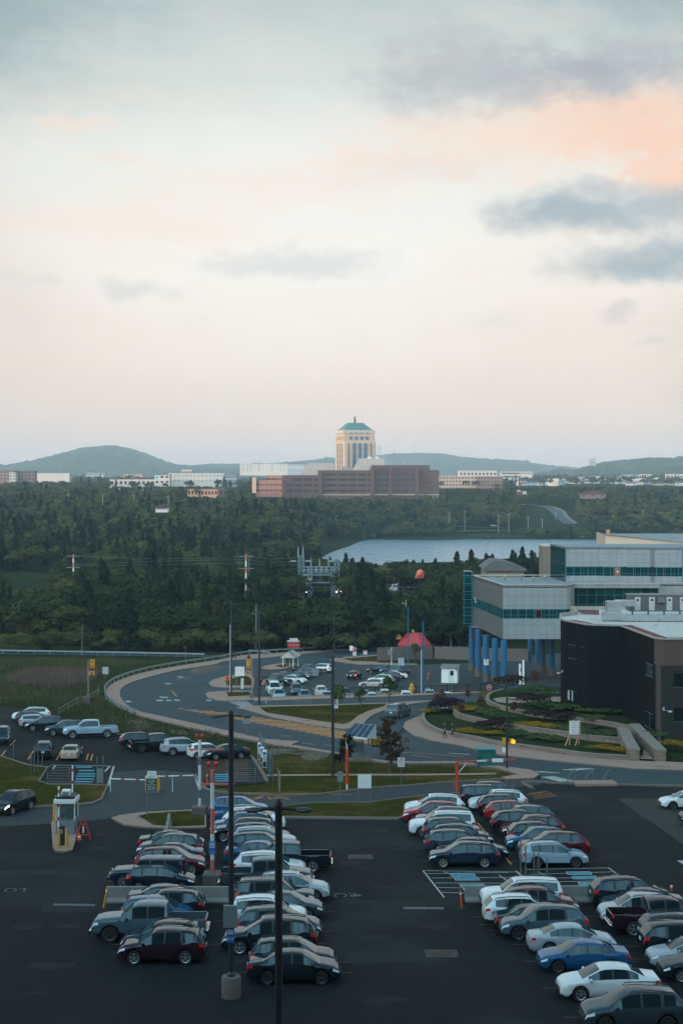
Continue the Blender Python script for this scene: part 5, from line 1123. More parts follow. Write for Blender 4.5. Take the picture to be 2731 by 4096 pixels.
# ---- terraced garden round the black building
M_stonecap = mat('wall_capstone', (.20,.16,.135), .85, var=.18, scale=2)
M_bed = surface('garden_bed', (.018,.030,.014), (.034,.046,.018), (.055,.045,.028), .35, 4, bump=.9, third=(.5,.65), spec=0)
def terrace(label, pts, back, h, thick=.42, n=4):
    """stone retaining wall along pts (ground line), bed behind it"""
    g = gpts('D', curve(pts, n), 'A'); bkp = gpts('D', back, 'A')
    a = g; b = offset_line(g, thick)
    if (Vector(b[len(b)//2])-Vector(bkp[len(bkp)//2])).length > (Vector(a[len(a)//2])-Vector(bkp[len(bkp)//2])).length: b = offset_line(g, -thick)
    mb = MB(); k = len(g); zf = lambda p: -.05*p[1]
    V = []
    for p, q in zip(a, b): V += [(p[0],p[1],zf(p)-.2),(p[0],p[1],zf(p)+h),(q[0],q[1],zf(q)+h),(q[0],q[1],zf(q)-.2)]
    F = []
    for i in range(k-1):
        o = i*4; F += [(o,o+4,o+5,o+1),(o+1,o+5,o+6,o+2),(o+2,o+6,o+7,o+3)]
    F += [(0,1,2,3),((k-1)*4+3,(k-1)*4+2,(k-1)*4+1,(k-1)*4)]
    root = thing('retaining_wall', label, 'wall', (0,0,0))
    bm = bmesh.new(); newo = newmesh('wall_body', V, F, M_stone, root); bm.from_mesh(newo.data); bmesh.ops.recalc_face_normals(bm, faces=bm.faces[:]); bm.to_mesh(newo.data); bm.free()
    cp = MB()
    for i in range(k-1):
        p0, p1, q1, q0 = a[i], a[i+1], b[i+1], b[i]; ex = .06
        cp.add([(p0[0],p0[1]-ex,zf(p0)+h+.003),(p1[0],p1[1]-ex,zf(p1)+h+.003),(q1[0],q1[1]+ex,zf(q1)+h+.003),(q0[0],q0[1]+ex,zf(q0)+h+.003),(p0[0],p0[1]-ex,zf(p0)+h+.1),(p1[0],p1[1]-ex,zf(p1)+h+.1),(q1[0],q1[1]+ex,zf(q1)+h+.1),(q0[0],q0[1]+ex,zf(q0)+h+.1)], [(0,1,5,4),(4,5,6,7),(2,3,7,6)])
    cp.build('capstone', M_stonecap, root)
    bed = sheet('garden_bed', b+bkp[::-1], h-.10, M_bed)
    return g
terrace('long outer stone wall of the raised garden along the pavement', [(974,1640),(967,1652),(970,1664),(980,1674),(1003.7,1686),(1047.7,1696.5),(1090,1704),(1140.4,1715.2),(1250,1730),(1360,1744.5),(1450,1749)], [(1000,1636),(1060,1630),(1100,1620),(1180,1640),(1330,1665),(1480,1690),(1475,1744)][:], .50)
terrace('middle curved stone wall of the raised garden', [(1052,1634),(1041,1640),(1040,1648),(1052.5,1658),(1103.8,1671),(1166,1684),(1250,1695),(1360,1711),(1440,1718)], [(1070,1630),(1110,1622),(1200,1640),(1330,1662),(1440,1680),(1470,1700)], .95)
terrace('upper curved stone wall of the raised garden by the pale path', [(1150,1604),(1125,1612),(1116,1621),(1118,1632),(1140.4,1643.4),(1184,1654),(1228,1663),(1290.5,1671),(1334.5,1676.5),(1396.8,1685.5),(1451.6,1698)], [(1170,1604),(1220,1612),(1290,1633),(1420,1652),(1480,1684)], 1.30)
sheet('footpath', gpts('D', [(1131,1626),(1150,1622.5),(1220,1622),(1293,1621),(1293,1633),(1220,1634),(1165,1637),(1140,1634)], 'A'), 1.24, M_conc)
for i, (a, b, l) in enumerate([((1440,1737),(1470,1750),'left stone pillar wall flanking the garden steps'),((1500,1737),(1532,1752),'right stone pillar wall flanking the garden steps')]):
    p = at('D', (a[0]+b[0])/2, b[1]); t = thing('stone_pillar', l, 'wall', p, group='stone pillars at the garden steps')
    q = at('D', a[0]-12 if i == 0 else a[0]-45, a[1]-28 if i == 0 else a[1]-38); d_ = q-p
    MB().bar((0,0,.55),(d_.x,d_.y,.75+d_.z+.3),1.05,1.3).build('pillar_body', M_stone, t); MB().bar((0,-.05,1.24),(d_.x,d_.y,1.44+d_.z+.3),1.2,.12).build('capstone', M_stonecap, t)
sheet('footpath', gpts('D', [(1470,1751),(1500,1752),(1462,1706),(1440,1700)], 'A'), .35, M_conc)
# ------------------------------------------------------------------ city beyond the lake
def far_at(view, x, y, y0=330, y1=4000):
    u, v = image_px(view, x, y); ds = np.concatenate([np.arange(y0, 1200, 2), np.arange(1200, y1, 10)])
    vv = VH-(gz((u-CU)*ds/FOC, ds)-CZ)*FOC/ds
    k = int(np.argmax(vv <= v)); d = ds[k]; X = (u-CU)*d/FOC
    return Vector((X, d, float(gz(X, d))))
M_peach = mat('peach_stone', (.43,.29,.205), .8, var=.05, scale=.1)
M_lime = mat('pale_limestone', (.42,.37,.31), .8)
M_copper = mat('copper_green_roof', (.07,.165,.16), .6, var=.1, scale=.15)
M_bluewin = mat('blue_window_glass', (.03,.10,.16), .15)
M_bbrick = mat('red_brown_brick', (.075,.041,.038), .85, var=.08, scale=.3)
M_bbrick_sunlit = mat('sunlit_brick', (.21,.10,.075), .85, var=.08, scale=.3)  # the office brick again, with warm sunlight mixed into its colour
M_dwin = mat('far_dark_window', (.011,.018,.023), .15)
M_concr = mat('grey_concrete', (.27,.235,.21), .8, var=.06, scale=.1)
# copper roofed tower
D_ = 1180; k_ = D_/FOC
tw = thing('office_tower', 'peach stone office tower with green copper roof and small spire', 'building', ((815-CU)*k_, D_+14, 0), R(15))
zz = lambda oy: CZ-(941.6+.30758*oy-VH)*k_
W2 = 13.3; TOP = zz(152); SB = zz(237)
MB().box((0,0,(0+TOP)/2),(2*W2,27,TOP)).build('shaft', M_peach, tw)
MB().box((-1,-17.2,SB/2),(2*W2-.5,7.6,SB)).build('front_bay', M_peach, tw)
b = MB(); b.box((0,0,TOP-.9),(2*W2+.5,27.5,2.2)); b.box((-1,-17.2,SB-1.0),(2*W2,8.0,2.2)); b.box((0,0,zz(190)-.2),(2*W2+.2,27.2,.5)); b.build('stone_band', M_lime, tw)
rh_ = zz(92)-TOP; r_ = MB(); r_.add([(-W2+1.2,-12.5,TOP+.2),(W2-1.2,-12.5,TOP+.2),(W2-1.2,12.5,TOP+.2),(-W2+1.2,12.5,TOP+.2),(-6.0,-3,TOP+rh_),(6.0,-3,TOP+rh_),(6.0,3,TOP+rh_),(-6.0,3,TOP+rh_)],[(0,1,5,4),(1,2,6,5),(2,3,7,6),(3,0,4,7),(4,5,6,7)])
rf_ = r_.build('roof', M_copper, tw)
MB().lathe([(1.0,-.5),(1.0,3),(.8,3.2),(.8,4.6),(.45,5),(.05,zz(38)-TOP-rh_)],8,c=(0,0,TOP+rh_)).build('spire', mat('spire_brown', (.10,.07,.07), .7), rf_)
MB().lathe([(.12,0),(.12,3)],6,c=(7.2,-2,TOP+rh_-1.0)).build('beacon_mast', mat('mast_red', (.5,.2,.18), .6), rf_)
def strip(parent, c, w, h, ax, mul, name='window_strip', m=None):
    mb = MB(); f = MB()
    if ax == 'y': mb.box(c, (w,.3,h)); [f.box((c[0], c[1]-.18, c[2]-h/2+h*(i+.5)/mul), (w+.1,.12,.45)) for i in range(mul)]
    else: mb.box(c, (.3,w,h)); [f.box((c[0]-.18, c[1], c[2]-h/2+h*(i+.5)/mul), (.12,w+.1,.45)) for i in range(mul)]
    o = mb.build(name, m or M_bluewin, parent)
    if mul > 1: f.build('spandrels', mat('spandrel_blue', (.10,.19,.24), .4), o)
    return o
zl, zh = 6, zz(250)
for x, w in [(-11.6+.6,1.1),(-6.2,3.0),(-1.5,3.0),(3.2,3.0),(8.0,1.1)]: strip(tw, (x,-21.05,(zl+zh)/2), w, zh-zl, 'y', 9)
for y in (-8.6,-1.6,5.4): strip(tw, (-W2-.05,y,(zl+zh)/2), 3.0, zh-zl, 'x', 9)
for x in (-7,-2.4,2.2,6.8):
    for zc, hh in ((zz(210),2.6),(zz(173),1.1)): strip(tw, (x,-13.55,zc), 2.9, hh, 'y', 1, 'window')
for y in (-8.6,-1.6,5.4):
    for zc, hh in ((zz(210),2.6),(zz(173),1.1)): strip(tw, (-W2-.05,y,zc), 2.4, hh, 'x', 1, 'window')
# brown brick office block in front of it
D_b = 1110; kb = D_b/FOC
bo = thing('brick_office_block', 'wide stepped red brown brick office block with dark window bands', 'building', (0,0,0))
X_ = lambda ox: (551.2+.30758*ox-CU)*kb
Z_ = lambda oy: CZ-(941.6+.30758*oy-VH)*kb
blocks = [(1340,1485,450,700,0),(985,1415,412,700,.6),(580,1000,450,660,-1.2),(315,590,487,660,-2.5)]
wl_ = MB()
for a, b, t_, bt, dy in blocks: wl_.box(((X_(a)+X_(b))/2, D_b+dy+11, (Z_(t_)+Z_(bt))/2), (X_(b)-X_(a), 22, Z_(t_)-Z_(bt)))
for ox in (985,1318,600,1120): wl_.box((X_(ox), D_b-2.3, (Z_(425 if ox != 600 else 470)+Z_(640))/2), (3.0, 2, Z_(425 if ox != 600 else 470)-Z_(640)))
wl_.build('wall', M_bbrick, bo)
ll = MB()
ang = R(-28)
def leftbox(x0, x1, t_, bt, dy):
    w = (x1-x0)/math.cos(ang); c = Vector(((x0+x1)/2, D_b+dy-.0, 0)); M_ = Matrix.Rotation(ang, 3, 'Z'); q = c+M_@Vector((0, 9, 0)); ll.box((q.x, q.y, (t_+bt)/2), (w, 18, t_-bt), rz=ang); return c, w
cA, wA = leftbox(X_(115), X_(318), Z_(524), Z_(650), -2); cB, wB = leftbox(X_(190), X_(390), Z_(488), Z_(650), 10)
ll.build('left_wing', M_bbrick_sunlit, bo)
MB().box((X_(105), D_b+8, (Z_(503)+Z_(620))/2), (3.2, 14, Z_(503)-Z_(620))).build('stair_tower', M_peach, bo)
for ry0, ry1, segs in [(433,448,[(1050,1120),(1132,1190),(1200,1260),(1272,1305),(1345,1415)]),
    (474,490,[(612,725),(735,797),(808,868),(880,942),(952,985),(1028,1120),(1130,1190),(1202,1260),(1272,1303),(1346,1402),(1415,1482)]),
    (512,529,[(390,465),(478,540),(552,583),(630,722),(735,797),(808,868),(880,942),(952,985),(1028,1120),(1130,1190),(1202,1260),(1272,1303),(1346,1402),(1412,1482)]),
    (554,570,[(322,392),(405,466),(478,540),(552,583),(630,722),(735,797),(808,868),(880,942),(952,985),(1028,1120),(1130,1190),(1202,1260),(1272,1303),(1346,1402),(1412,1482)]),
    (595,612,[(322,392),(405,466),(478,540),(552,583),(630,722),(735,797),(808,868),(880,942),(952,985),(1028,1120),(1130,1190),(1202,1260),(1272,1303),(1346,1402),(1412,1482)])]:
    for a, b in segs:
        dy = 0 if a > 1410 else .6 if a > 985 else -1.2 if a > 590 else -2.5
        o = MB().box(((X_(a)+X_(b))/2, D_b+dy+.05, (Z_(ry0)+Z_(ry1))/2), (X_(b)-X_(a), .3, Z_(ry0)-Z_(ry1))).build('window_band', M_dwin, bo)
for c, w, rows in ((cA, wA, ((550,566),(593,608))), (cB, wB, ((510,520),))):
    M_ = Matrix.Rotation(ang, 3, 'Z')
    for ry0, ry1 in rows:
        for t in np.linspace(-.43, .43, 6):
            q = c+M_@Vector((t*w, -.1, 0)); MB().box((q.x, q.y, (Z_(ry0)+Z_(ry1))/2), (w*.13, .3, Z_(ry0)-Z_(ry1)), rz=ang).build('window', M_dwin, bo)
gf = MB()
for ox in (1400,1440,1470): gf.box((X_(ox), D_b-1, (Z_(640)+Z_(672))/2), (.8,.8,Z_(640)-Z_(672)))
gf.box(((X_(580)+X_(1485))/2, D_b-.9, Z_(633)), (X_(1485)-X_(580), 1.5, .8)); gf.build('ground_floor_columns', M_concr, bo)
wd_ = MB()
for xa, xb, xt0, xt1, yt, yb in [(440,700,500,700,396,486),(838,1090,890,1080,360,450)]:
    za, zb_ = Z_(yb), Z_(yt)
    V = [(X_(xa),D_b+14,za),(X_(xb),D_b+14,za),(X_(xb),D_b+30,za),(X_(xa),D_b+30,za),(X_(xt0),D_b+18,zb_),(X_(xt1),D_b+18,zb_),(X_(xt1),D_b+30,zb_),(X_(xt0),D_b+30,zb_)]
    wd_.add(V, [(0,1,5,4),(1,2,6,5),(2,3,7,6),(3,0,4,7),(4,5,6,7)])
wd_.box((X_(795), D_b+26, Z_(435)), (8,4,3)); wd_.build('sloped_roof_hall', M_concr, bo)
sk = MB()
for ox in (975,1033): sk.lathe([(2.3,0),(2.3,1.0),(1.2,1.7),(.1,1.8)],14,c=(X_(ox),D_b+22,Z_(360)))
sk.build('skylight', mat('skylight_teal', (.30,.42,.45), .3), bo)

M_offw = mat('off_white_cladding', (.46,.42,.375), .8, var=.06, scale=.05); M_greyc = mat('blue_grey_cladding', (.24,.29,.33), .7, var=.05, scale=.05)
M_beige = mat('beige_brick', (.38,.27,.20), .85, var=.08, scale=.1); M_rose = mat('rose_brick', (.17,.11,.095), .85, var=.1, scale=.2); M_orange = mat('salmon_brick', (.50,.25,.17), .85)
M_dkroof = mat('dark_shingle', (.06,.058,.06), .85); M_redroof = mat('maroon_shingle', (.06,.028,.028), .85)
def block(u0, u1, vt, vb, d, m, label, rows=0, cols=0, roof=None, depth=None, wm=None, band=False, name='building', rz=0.0, cat='building'):
    k = d/FOC; x0, x1 = (u0-CU)*k, (u1-CU)*k; zt_, zb_ = CZ-(vt-VH)*k, CZ-(vb-VH)*k; w = x1-x0; dp = depth or max(14, w*.4)
    t = thing(name, label, cat, ((x0+x1)/2, d, zb_), rz)
    h = zt_-zb_; MB().box((0, dp/2, h/2-3), (w, dp, h+6)).build('wall', m, t)
    MB().box((0, dp/2, h+.2), (w+.8, dp+.8, .5)).build('roof', roof or M_dkroof, t)
    for r in range(rows):
        zc = h*(r+.55)/rows; hh = h/rows*.42
        if band: MB().box((0, -.02, zc), (w*.94, .3, hh)).build('window_band', wm or M_dwin, t)
        else:
            for c in range(cols): MB().box((-w/2+w*(c+.5)/cols, -.02, zc), (w/cols*.55, .3, hh)).build('window', wm or M_dwin, t)
    return t
block(252.7,356,1101,1118,1480,M_offw,'long low cream building left of the white one with the cyan sign',1,10)
t = block(355,390,1090.5,1113,1470,M_offw,'white building with a cyan sign near its roof',2,3)
k = 1470/FOC; MB().box((-5.2,-.2,8.6),(5.0,.3,2.4)).build('cyan_sign', mat('cyan_sign', (.05,.35,.48), .5), t)
text('lettering', 'CNA', 2.2, (-5.2,-.38,8.6), mat('sign_white', (.7,.7,.68), .5), t)
block(388,515,1088,1110,1500,M_offw,'long white institutional building with two roof storeys at its left',2,14,roof=M_cap,wm=mat('grey_window', (.2,.24,.27), .3))
block(417,441,1080,1091,1540,M_offw,'pale penthouse block with chimneys on the long white building',1,4,roof=M_cap)
block(514,544,1091,1110,1495,M_greyc,'blue grey annex with window rows at the right end of the long white building',2,6)
t = block(551,660,1066,1083,2200,M_offw,'tall white industrial hall left of the tower, striped with grey',0,0,roof=M_cap)
for q in (-.44,-.34,-.27,-.1,.18,.36,.43): MB().box((q*72,-.1,5.6),(1.6,.3,11)).build('grey_stripe', M_greyc, t)
block(660,700,1066,1083,2190,M_greyc,'blue grey end block of the white industrial hall beside the tower',1,7,wm=M_offw)
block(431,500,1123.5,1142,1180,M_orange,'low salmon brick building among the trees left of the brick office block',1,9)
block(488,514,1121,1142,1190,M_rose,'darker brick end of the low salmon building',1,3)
block(0,32,1082,1103,1650,M_rose,'rose brick apartment block at the far left edge with white bays',3,4)
block(32,80,1082.5,1104,1660,M_rose,'rose brick apartment block with white bays, right neighbour of the one at the left edge',3,6)
block(22,36,1084,1104,1640,M_offw,'narrow white gabled bay between the two rose apartment blocks',3,2)
block(84,160,1087.5,1097,1800,M_offw,'long pale shed with rounded roof line below the left hill',0,0,roof=M_cap)
block(199,241,1086,1093,2600,M_greyc,'small grey building with a bright light below the left hill',1,6)
block(285,330,1088,1094,2600,M_beige,'low beige building between the left hill and the white buildings',1,6)
t = block(1008,1095,1094,1126,1500,M_beige,'beige brick apartment block right of the brick office block, sunlit half painted lighter',4,12,roof=M_offw)  # one building in two colours: this half has the sunlight painted in
block(1095,1154,1094,1127,1492,M_rose,'end, painted in a rose shade tone, of the apartment block right of the brick office block',4,8,roof=M_offw)  # same building, its shaded half painted darker
block(1054,1140,1082,1096,1850,M_offw,'large white school building behind the apartment block',1,10,roof=M_offw)
block(1150,1197,1084,1099,1900,M_offw,'white building with window bands right of the white school',2,0,band=True,roof=M_cap)
block(1197,1222,1084,1091,1950,M_offw,'small low white building at the right end of the school group',1,4,roof=M_cap)
block(1429,1472,1091,1101,2250,M_greyc,'grey shed with pale roof below the right hill',0,0,roof=M_cap)
block(1472,1496,1089,1105,2200,M_offw,'white cube building next to the grey shed below the right hill',2,4)
block(1531,1575,1089.5,1101,2250,M_offw,'wide white hall at the right edge below the hill',1,6,roof=M_cap)
t = thing('grain_tower', 'stepped pale tower building on the skyline where the right hill begins', 'tower', ((1361-CU)*3600/FOC, 3600, zpix(1076,3600)))
MB().box((0,8,8),(16,16,20)).box((-3,8,20),(9,12,8)).box((4,8,24),(5,6,4)).build('wall', M_concr, t); MB().box((-3,8,24.3),(10,13,.7)).build('roof', M_cap, t)
# houses in rows below the right hill
hcol = [mat('house_white',(.55,.54,.52),.8),mat('house_cream',(.50,.43,.34),.8),mat('house_grey',(.30,.32,.34),.8),mat('house_pink',(.44,.30,.27),.8),mat('house_blue',(.22,.28,.34),.8)]
def house(x, d, z, w, dp, h, m, rm, rz):
    t = thing('house', 'small pale house in the rows of houses below the right hill', 'house', (x, d, z), rz, 'houses in rows below the right hill')
    MB().box((0,0,h/2-1.5),(w,dp,h+3)).build('wall', m, t); rr_ = MB(); e = .4; rr_.add([(-w/2-e,-dp/2-e,h),(w/2+e,-dp/2-e,h),(w/2+e,dp/2+e,h),(-w/2-e,dp/2+e,h),(-w/2-e,0,h+2.4),(w/2+e,0,h+2.4)],[(0,1,5,4),(2,3,4,5),(0,4,3),(1,2,5)]); rr_.build('roof', rm, t)
    for dx in (-.28,.28): MB().box((dx*w,-dp/2-.02,h*.55),(1.4,.2,1.3)).build('window', M_dwin, t)
hr = random.Random(5)
rows_ = [(1180,1300,1103,1112,1950,10),(1230,1290,1108,1115,1800,5),(1330,1440,1098,1106,2150,13),(1310,1400,1108,1114,1850,7),(1380,1570,1107,1113,1900,16),(1440,1568,1112,1117,1750,8),(1500,1568,1103,1107,2050,6),(1190,1240,1113,1117,1700,4)]
for u0, u1, v0, v1, d, n in rows_:
    for i in range(n):
        u = u0+(u1-u0)*(i+.5)/n+hr.uniform(-2,2); v = hr.uniform(v0, v1); dd = d+hr.uniform(-60,60)
        x = (u-CU)*dd/FOC; h = hr.uniform(4.2,6.2); house(x, dd, zpix(v, dd)-h*.55, hr.uniform(8,13), 9, h, hr.choice(hcol[:2]+hcol), hr.choice([M_dkroof, mat('grey_shingle',(.13,.13,.14),.85), M_offw]), hr.uniform(-.35,.35))
def lone_house(view, x0, x1, yr, ye, yb, d, m, rm, label, win=3):
    a = atd(view, x0, yb, d); b = atd(view, x1, yb, d); ze = atd(view, x0, ye, d).z; zr_ = atd(view, x0, yr, d).z; w = b.x-a.x
    t = thing('house', label, 'house', ((a.x+b.x)/2, d, a.z)); h = ze-a.z
    MB().box((0,4,h/2-.6),(w*.86,8,h+1.2)).build('wall', m, t)
    MB().add([(-w/2,-.6,h),(w/2,-.6,h),(w/2,8.6,h),(-w/2,8.6,h),(-w*.2,4,zr_-a.z),(w*.2,4,zr_-a.z)],[(0,1,5,4),(1,2,5),(2,3,4,5),(3,0,4)]).build('roof', rm, t)
    for i in range(win): MB().box((-w*.32+w*.64*i/max(1,win-1),-.02,h*.55),(w*.1,.2,h*.4)).build('window', M_dwin, t)
lone_house('P',970,1058,435,457,470,700,mat('house_white',(.55,.54,.52),.8),M_redroof,'white house with maroon hip roof standing alone in the dark wood',6)
lone_house('Q',930,1108,340,362,380,1120,M_rose,M_redroof,'broad house with dark red roof in the trees at the right',3)
lone_house('Q',560,585,334,344,356,1250,mat('house_red',(.3,.06,.06),.8),M_offw,'tiny red and white house above the far road',2)
lone_house('Q',592,618,334,342,354,1250,mat('house_white',(.55,.54,.52),.8),M_dkroof,'tiny white house above the far road beside the red one',2)
# masts on the skyline
for i, (ox, y0, y1, l) in enumerate([(1158,208,322,'tallest thin radio mast on the skyline right of the tower'),(1305,234,320,'second thin radio mast on the skyline, right of the tallest'),(1468,300,320,'short thin mast farthest right of the tower on the ridge')]):
    d = 6200; p = atd('O',ox,y1+6,d); q = atd('O',ox,y0,d); t = thing('radio_mast', l, 'mast', p)
    MB().tube([(0,0,0),(0,0,q.z-p.z)],[1.3,.7],6).build('mast', mat('mast_pale',(.4,.36,.35),.6), t); MB().box((0,0,(q.z-p.z)*.6),(4,1,3)).build('antenna', M_concr, t)
d = 6200; p = atd('O',1040,326,d); t = thing('lattice_mast', 'broad lattice mast just right of the tower on the ridge', 'mast', p); H_ = atd('O',1040,262,d).z-p.z
lm = MB()
for s_ in (-1,1): lm.bar((s_*9,0,0),(s_*5,0,H_),1.6)
for k in range(7): lm.bar((-9+k*.5,0,H_*k/7),(8.5-k*.5,0,H_*(k+1)/7),1.1); lm.bar((9-k*.5,0,H_*k/7),(-8.5+k*.5,0,H_*(k+1)/7),1.1)
lm.build('lattice', M_steel, t)
# far highway with S bend and the shore road
def far_road(name, pts, w, m, view='Q', off=.35):
    P_ = [far_at(view, *p) for p in pts]; c = curve([(p.x, p.y) for p in P_], 6); a = offset_line(c, w/2); b = offset_line(c, -w/2); V = []; F = []
    for p, q in zip(a, b): 
        z = float(gz((p[0]+q[0])/2,(p[1]+q[1])/2))+off; V += [(*p, z), (*q, z)]
    F = [(2*i, 2*i+1, 2*i+3, 2*i+2) for i in range(len(a)-1)]
    o = newmesh(name, V, F, m); o['kind'] = 'structure'; return o
M_froad = mat('far_asphalt', (.06,.075,.085), .8); 
far_road('highway', [(570,425),(640,430),(715,438),(770,455),(805,480),(835,510),(880,545)], 9, M_froad); far_road('highway_verge', [(720,432),(790,445),(835,470),(865,505),(920,545)], 3.2, mat('dry_verge',(.20,.155,.125),.9), off=.45)
far_road('shore_road', [(150,556),(300,566),(500,572),(700,574),(900,578),(1160,583),(1300,588)], 10, M_froad)
far_road('grass_bank', [(190,590),(330,587),(480,585),(570,586)], 14, mat('dry_grass',(.13,.125,.055),.9, var=.2, scale=.2), off=.4)
pc = far_at('Q', 415, 566); o = copy_tree(PROTO[('sedan', False)][0]); tag(o, 'pale blue car on the far road beside the lake', 'car'); o['group'] = 'vehicles on the far road'
o.matrix_world = Matrix.Translation(pc+Vector((0,0,1.0)))
for c in o.children:
    if c.name.split('.')[0] == 'body': c.material_slots[0].link = 'OBJECT'; c.material_slots[0].material = PAINT['teal']
# ------------------------------------------------------------------ street furniture
M_pole = mat('dark_grey_pole', (.035,.04,.046), .45, metal=.3); M_galv = mat('galvanised_post', (.14,.17,.175), .5, metal=.4); M_tealpost = mat('teal_grey_post', (.06,.105,.11), .5)
M_sign = mat('sign_white', (.7,.7,.68), .5); M_signg = mat('sign_back_grey', (.22,.24,.25), .5, metal=.3); M_bollard = mat('yellow_bollard', (.55,.27,.02), .5); M_signblue = mat('sign_blue', (.012,.12,.32), .5)
M_signred = mat('sign_red', (.50,.02,.035), .5); M_pink = mat('faded_red_paint', (.50,.12,.10), .6); M_wpost = mat('white_post_paint', (.55,.56,.56), .6); M_orange_ = mat('orange_plastic', (.62,.10,.02), .5); M_green = mat('sign_green', (.02,.075,.065), .5)
M_woodp = mat('weathered_wood', (.26,.20,.15), .85, var=.15, scale=4); M_barr = mat('barrier_concrete', (.19,.18,.17), .85, var=.12, scale=1.2)
M_redpole = mat('orange_red_sleeve', (.50,.055,.02), .5); M_light = mat('lamp_lens', (.25,.26,.26), .3)
def hgt(view, x, y0, y1, d): return (image_px(view,x,y1)[1]-image_px(view,x,y0)[1])*d/FOC
def lamp_post(pos, H, span, label, cat='lamp post', r=.13, base=0, heads=2, m=None, group='lamp posts', rz=0):
    t = thing('lamp_post', label, cat, pos, rz, group); m = m or M_pole
    MB().tube([(0,0,base),(0,0,H)],[r,r*.92],12).lathe([(r*1.5,0),(r*1.5,.12),(r,.2)],12,c=(0,0,base)).lathe([(r*.95,0),(r*.95,.12),(r*.5,.22)],12,c=(0,0,H)).build('pole', m, t, smooth=40)
    if base: MB().lathe([(.46,-.3),(.46,base-.05),(.42,base)],24).build('concrete_base', M_concretepier, t, smooth=40)
    for s_ in ((-1,1) if heads == 2 else (1,)):
        a = MB(); a.tube([(0,0,H-.05),(s_*span*.18,0,H-.08),(s_*span*.28,0,H-.1)],[.06,.05,.05],8); o = a.build('arm', m, t, smooth=40)
        h = MB(); k = 14; V = []; F = []
        L0, L1 = span*.24, span*.5
        prof = [(0,.05,.05),(.08,.11,.07),(.3,.16,.085),(.6,.17,.08),(.85,.13,.06),(1,.03,.03)]
        for f, wy, wz in prof:
            for j in range(k): aa = 2*math.pi*j/k; V.append((s_*(L0+(L1-L0)*f), wy*math.cos(aa), H-.12+wz*math.sin(aa)*(1 if math.sin(aa) > 0 else .5)))
        for i in range(len(prof)-1): F += [(i*k+j, i*k+(j+1)%k, (i+1)*k+(j+1)%k, (i+1)*k+j) for j in range(k)]
        h.add(V, F); hd = h.build('lamp_head', m, o, smooth=50); MB().box((s_*(L0+(L1-L0)*.55),0,H-.165),((L1-L0)*.6,.2,.02)).build('lens', M_light, hd)
    return t
p = at('D', 531, 2290); l1 = lamp_post(p, hgt('D',0,1640,2290,p.y), 1.95, 'tall dark lamp post on a round concrete base with a grey box and blue plate', base=1.0)
k = p.y/FOC/1; zq = lambda v: (2290-v)*p.y/FOC
MB().box((-.02,-.2,zq(2102)),(.66,.16,1.06)).build('grey_box', M_signg, l1, bevel=.02)
bp = MB().box((-.02,-.17,zq(2145)),(.36,.04,.70)).build('blue_plate', M_signblue, l1); mk = MB()
for q in range(3): mk.box((-.02,-.195,zq(2145)+.24-q*.08),(.28,.012,.03))
mk.build('white_lines', M_sign, bp); text('lettering','38  40',.13,(-.02,-.2,zq(2145)-.18),M_sign,bp)
MB().box((-.02,-.17,zq(2128)),(.36,.035,.10)).build('white_header', M_sign, l1)
d2 = 41.0; lamp_post((( 640-CU)*d2/FOC, d2, -.05*d2), (hgt('D',0,1856,2960,d2)), 1.95, 'nearest tall dark lamp post rising from below the bottom edge', r=.115)
p = at('D', 764, 1784); lamp_post(p, hgt('D',0,1507,1784,p.y), 1.9*1.0, 'tall dark double lamp post beside the orange pole on the grass strip', r=.14)
p = at('D', 595.4, 1622); lamp_post(p, hgt('D',0,1408,1622,p.y), 1.7, 'thin black double lamp post on the tip of the traffic island', r=.14, base=0)
p = at('D', 531, 1597); lamp_post(p, hgt('D',0,1383,1597,p.y), 2.4, 'dark single arm lamp post at the left crossing island', r=.13, heads=1, rz=math.pi)
p = at('D', 767, 1500, plane='B'); lamp_post(p, hgt('D',0,1420,1500,p.y), 3.6, 'distant double lamp post against the wood behind the ring road', r=.17)
p = at('F', 463, 1535); lf = lamp_post(p, hgt('F',0,1088,1535,p.y), 2.2, 'slim black lamp post with amber flashers beside the garden', r=.10, heads=1)
fz = hgt('F',0,1355,1535,p.y); MB().box((-.3,-.1,fz),(.34,.3,.62)).build('flasher_box', M_bollard, lf)
h = MB().box((.42,-.1,fz-.02),(.34,.3,.5)).build('flasher', M_bollard, lf); MB().lathe([(.2,-.02),(.16,.05),(.02,.07)],14,c=(.58,-.27,fz-.02),axis='y').build('amber_lens', mat('amber_glow',(1,.35,.03),.3,emit=(1,.24,.012),estr=2.6), h)
MB().box((-.3,-.05,fz-.85),(.3,.1,.45)).build('plate', M_sign, lf)
# utility poles and flag poles
def plain_pole(name, label, cat, v, x, yb, yt, r, m, plane=None, group=None, extra=None):
    p = at(v, x, yb, plane=plane); t = thing(name, label, cat, p, 0, group); H = hgt(v, x, yt, yb, p.y); MB().tube([(0,0,-.2),(0,0,H)],[r,r*.8],10).build('pole', m, t, smooth=40)
    if extra: extra(t, H)
    return t, H
def xarm(t, H): MB().box((0,-.15,H-.9),(1.8,.12,.14)).build('crossarm', M_woodp, t); q = MB(); [q.lathe([(.1,0),(.12,.25),(.04,.4)],8,c=(dx,-.15,H-.83)) for dx in (-.75,0,.75)]; q.build('insulator', M_signg, t)
plain_pole('utility_pole','pale concrete utility pole left of the red pantry sign','utility pole','E',195,330,30,.17,M_galv,'B',extra=lambda t,H:(MB().box((.3,-.25,H*.28),(.35,.3,.9)).build('meter_box',M_signg,t), MB().tube([(0,0,H*.8),(-.9,0,H*.83)],.05,6).build('arm',M_signg,t)))
plain_pole('utility_pole','pale slim pole beside the dark single arm lamp at the left island','utility pole','E',35,580,155,.12,M_wpost)
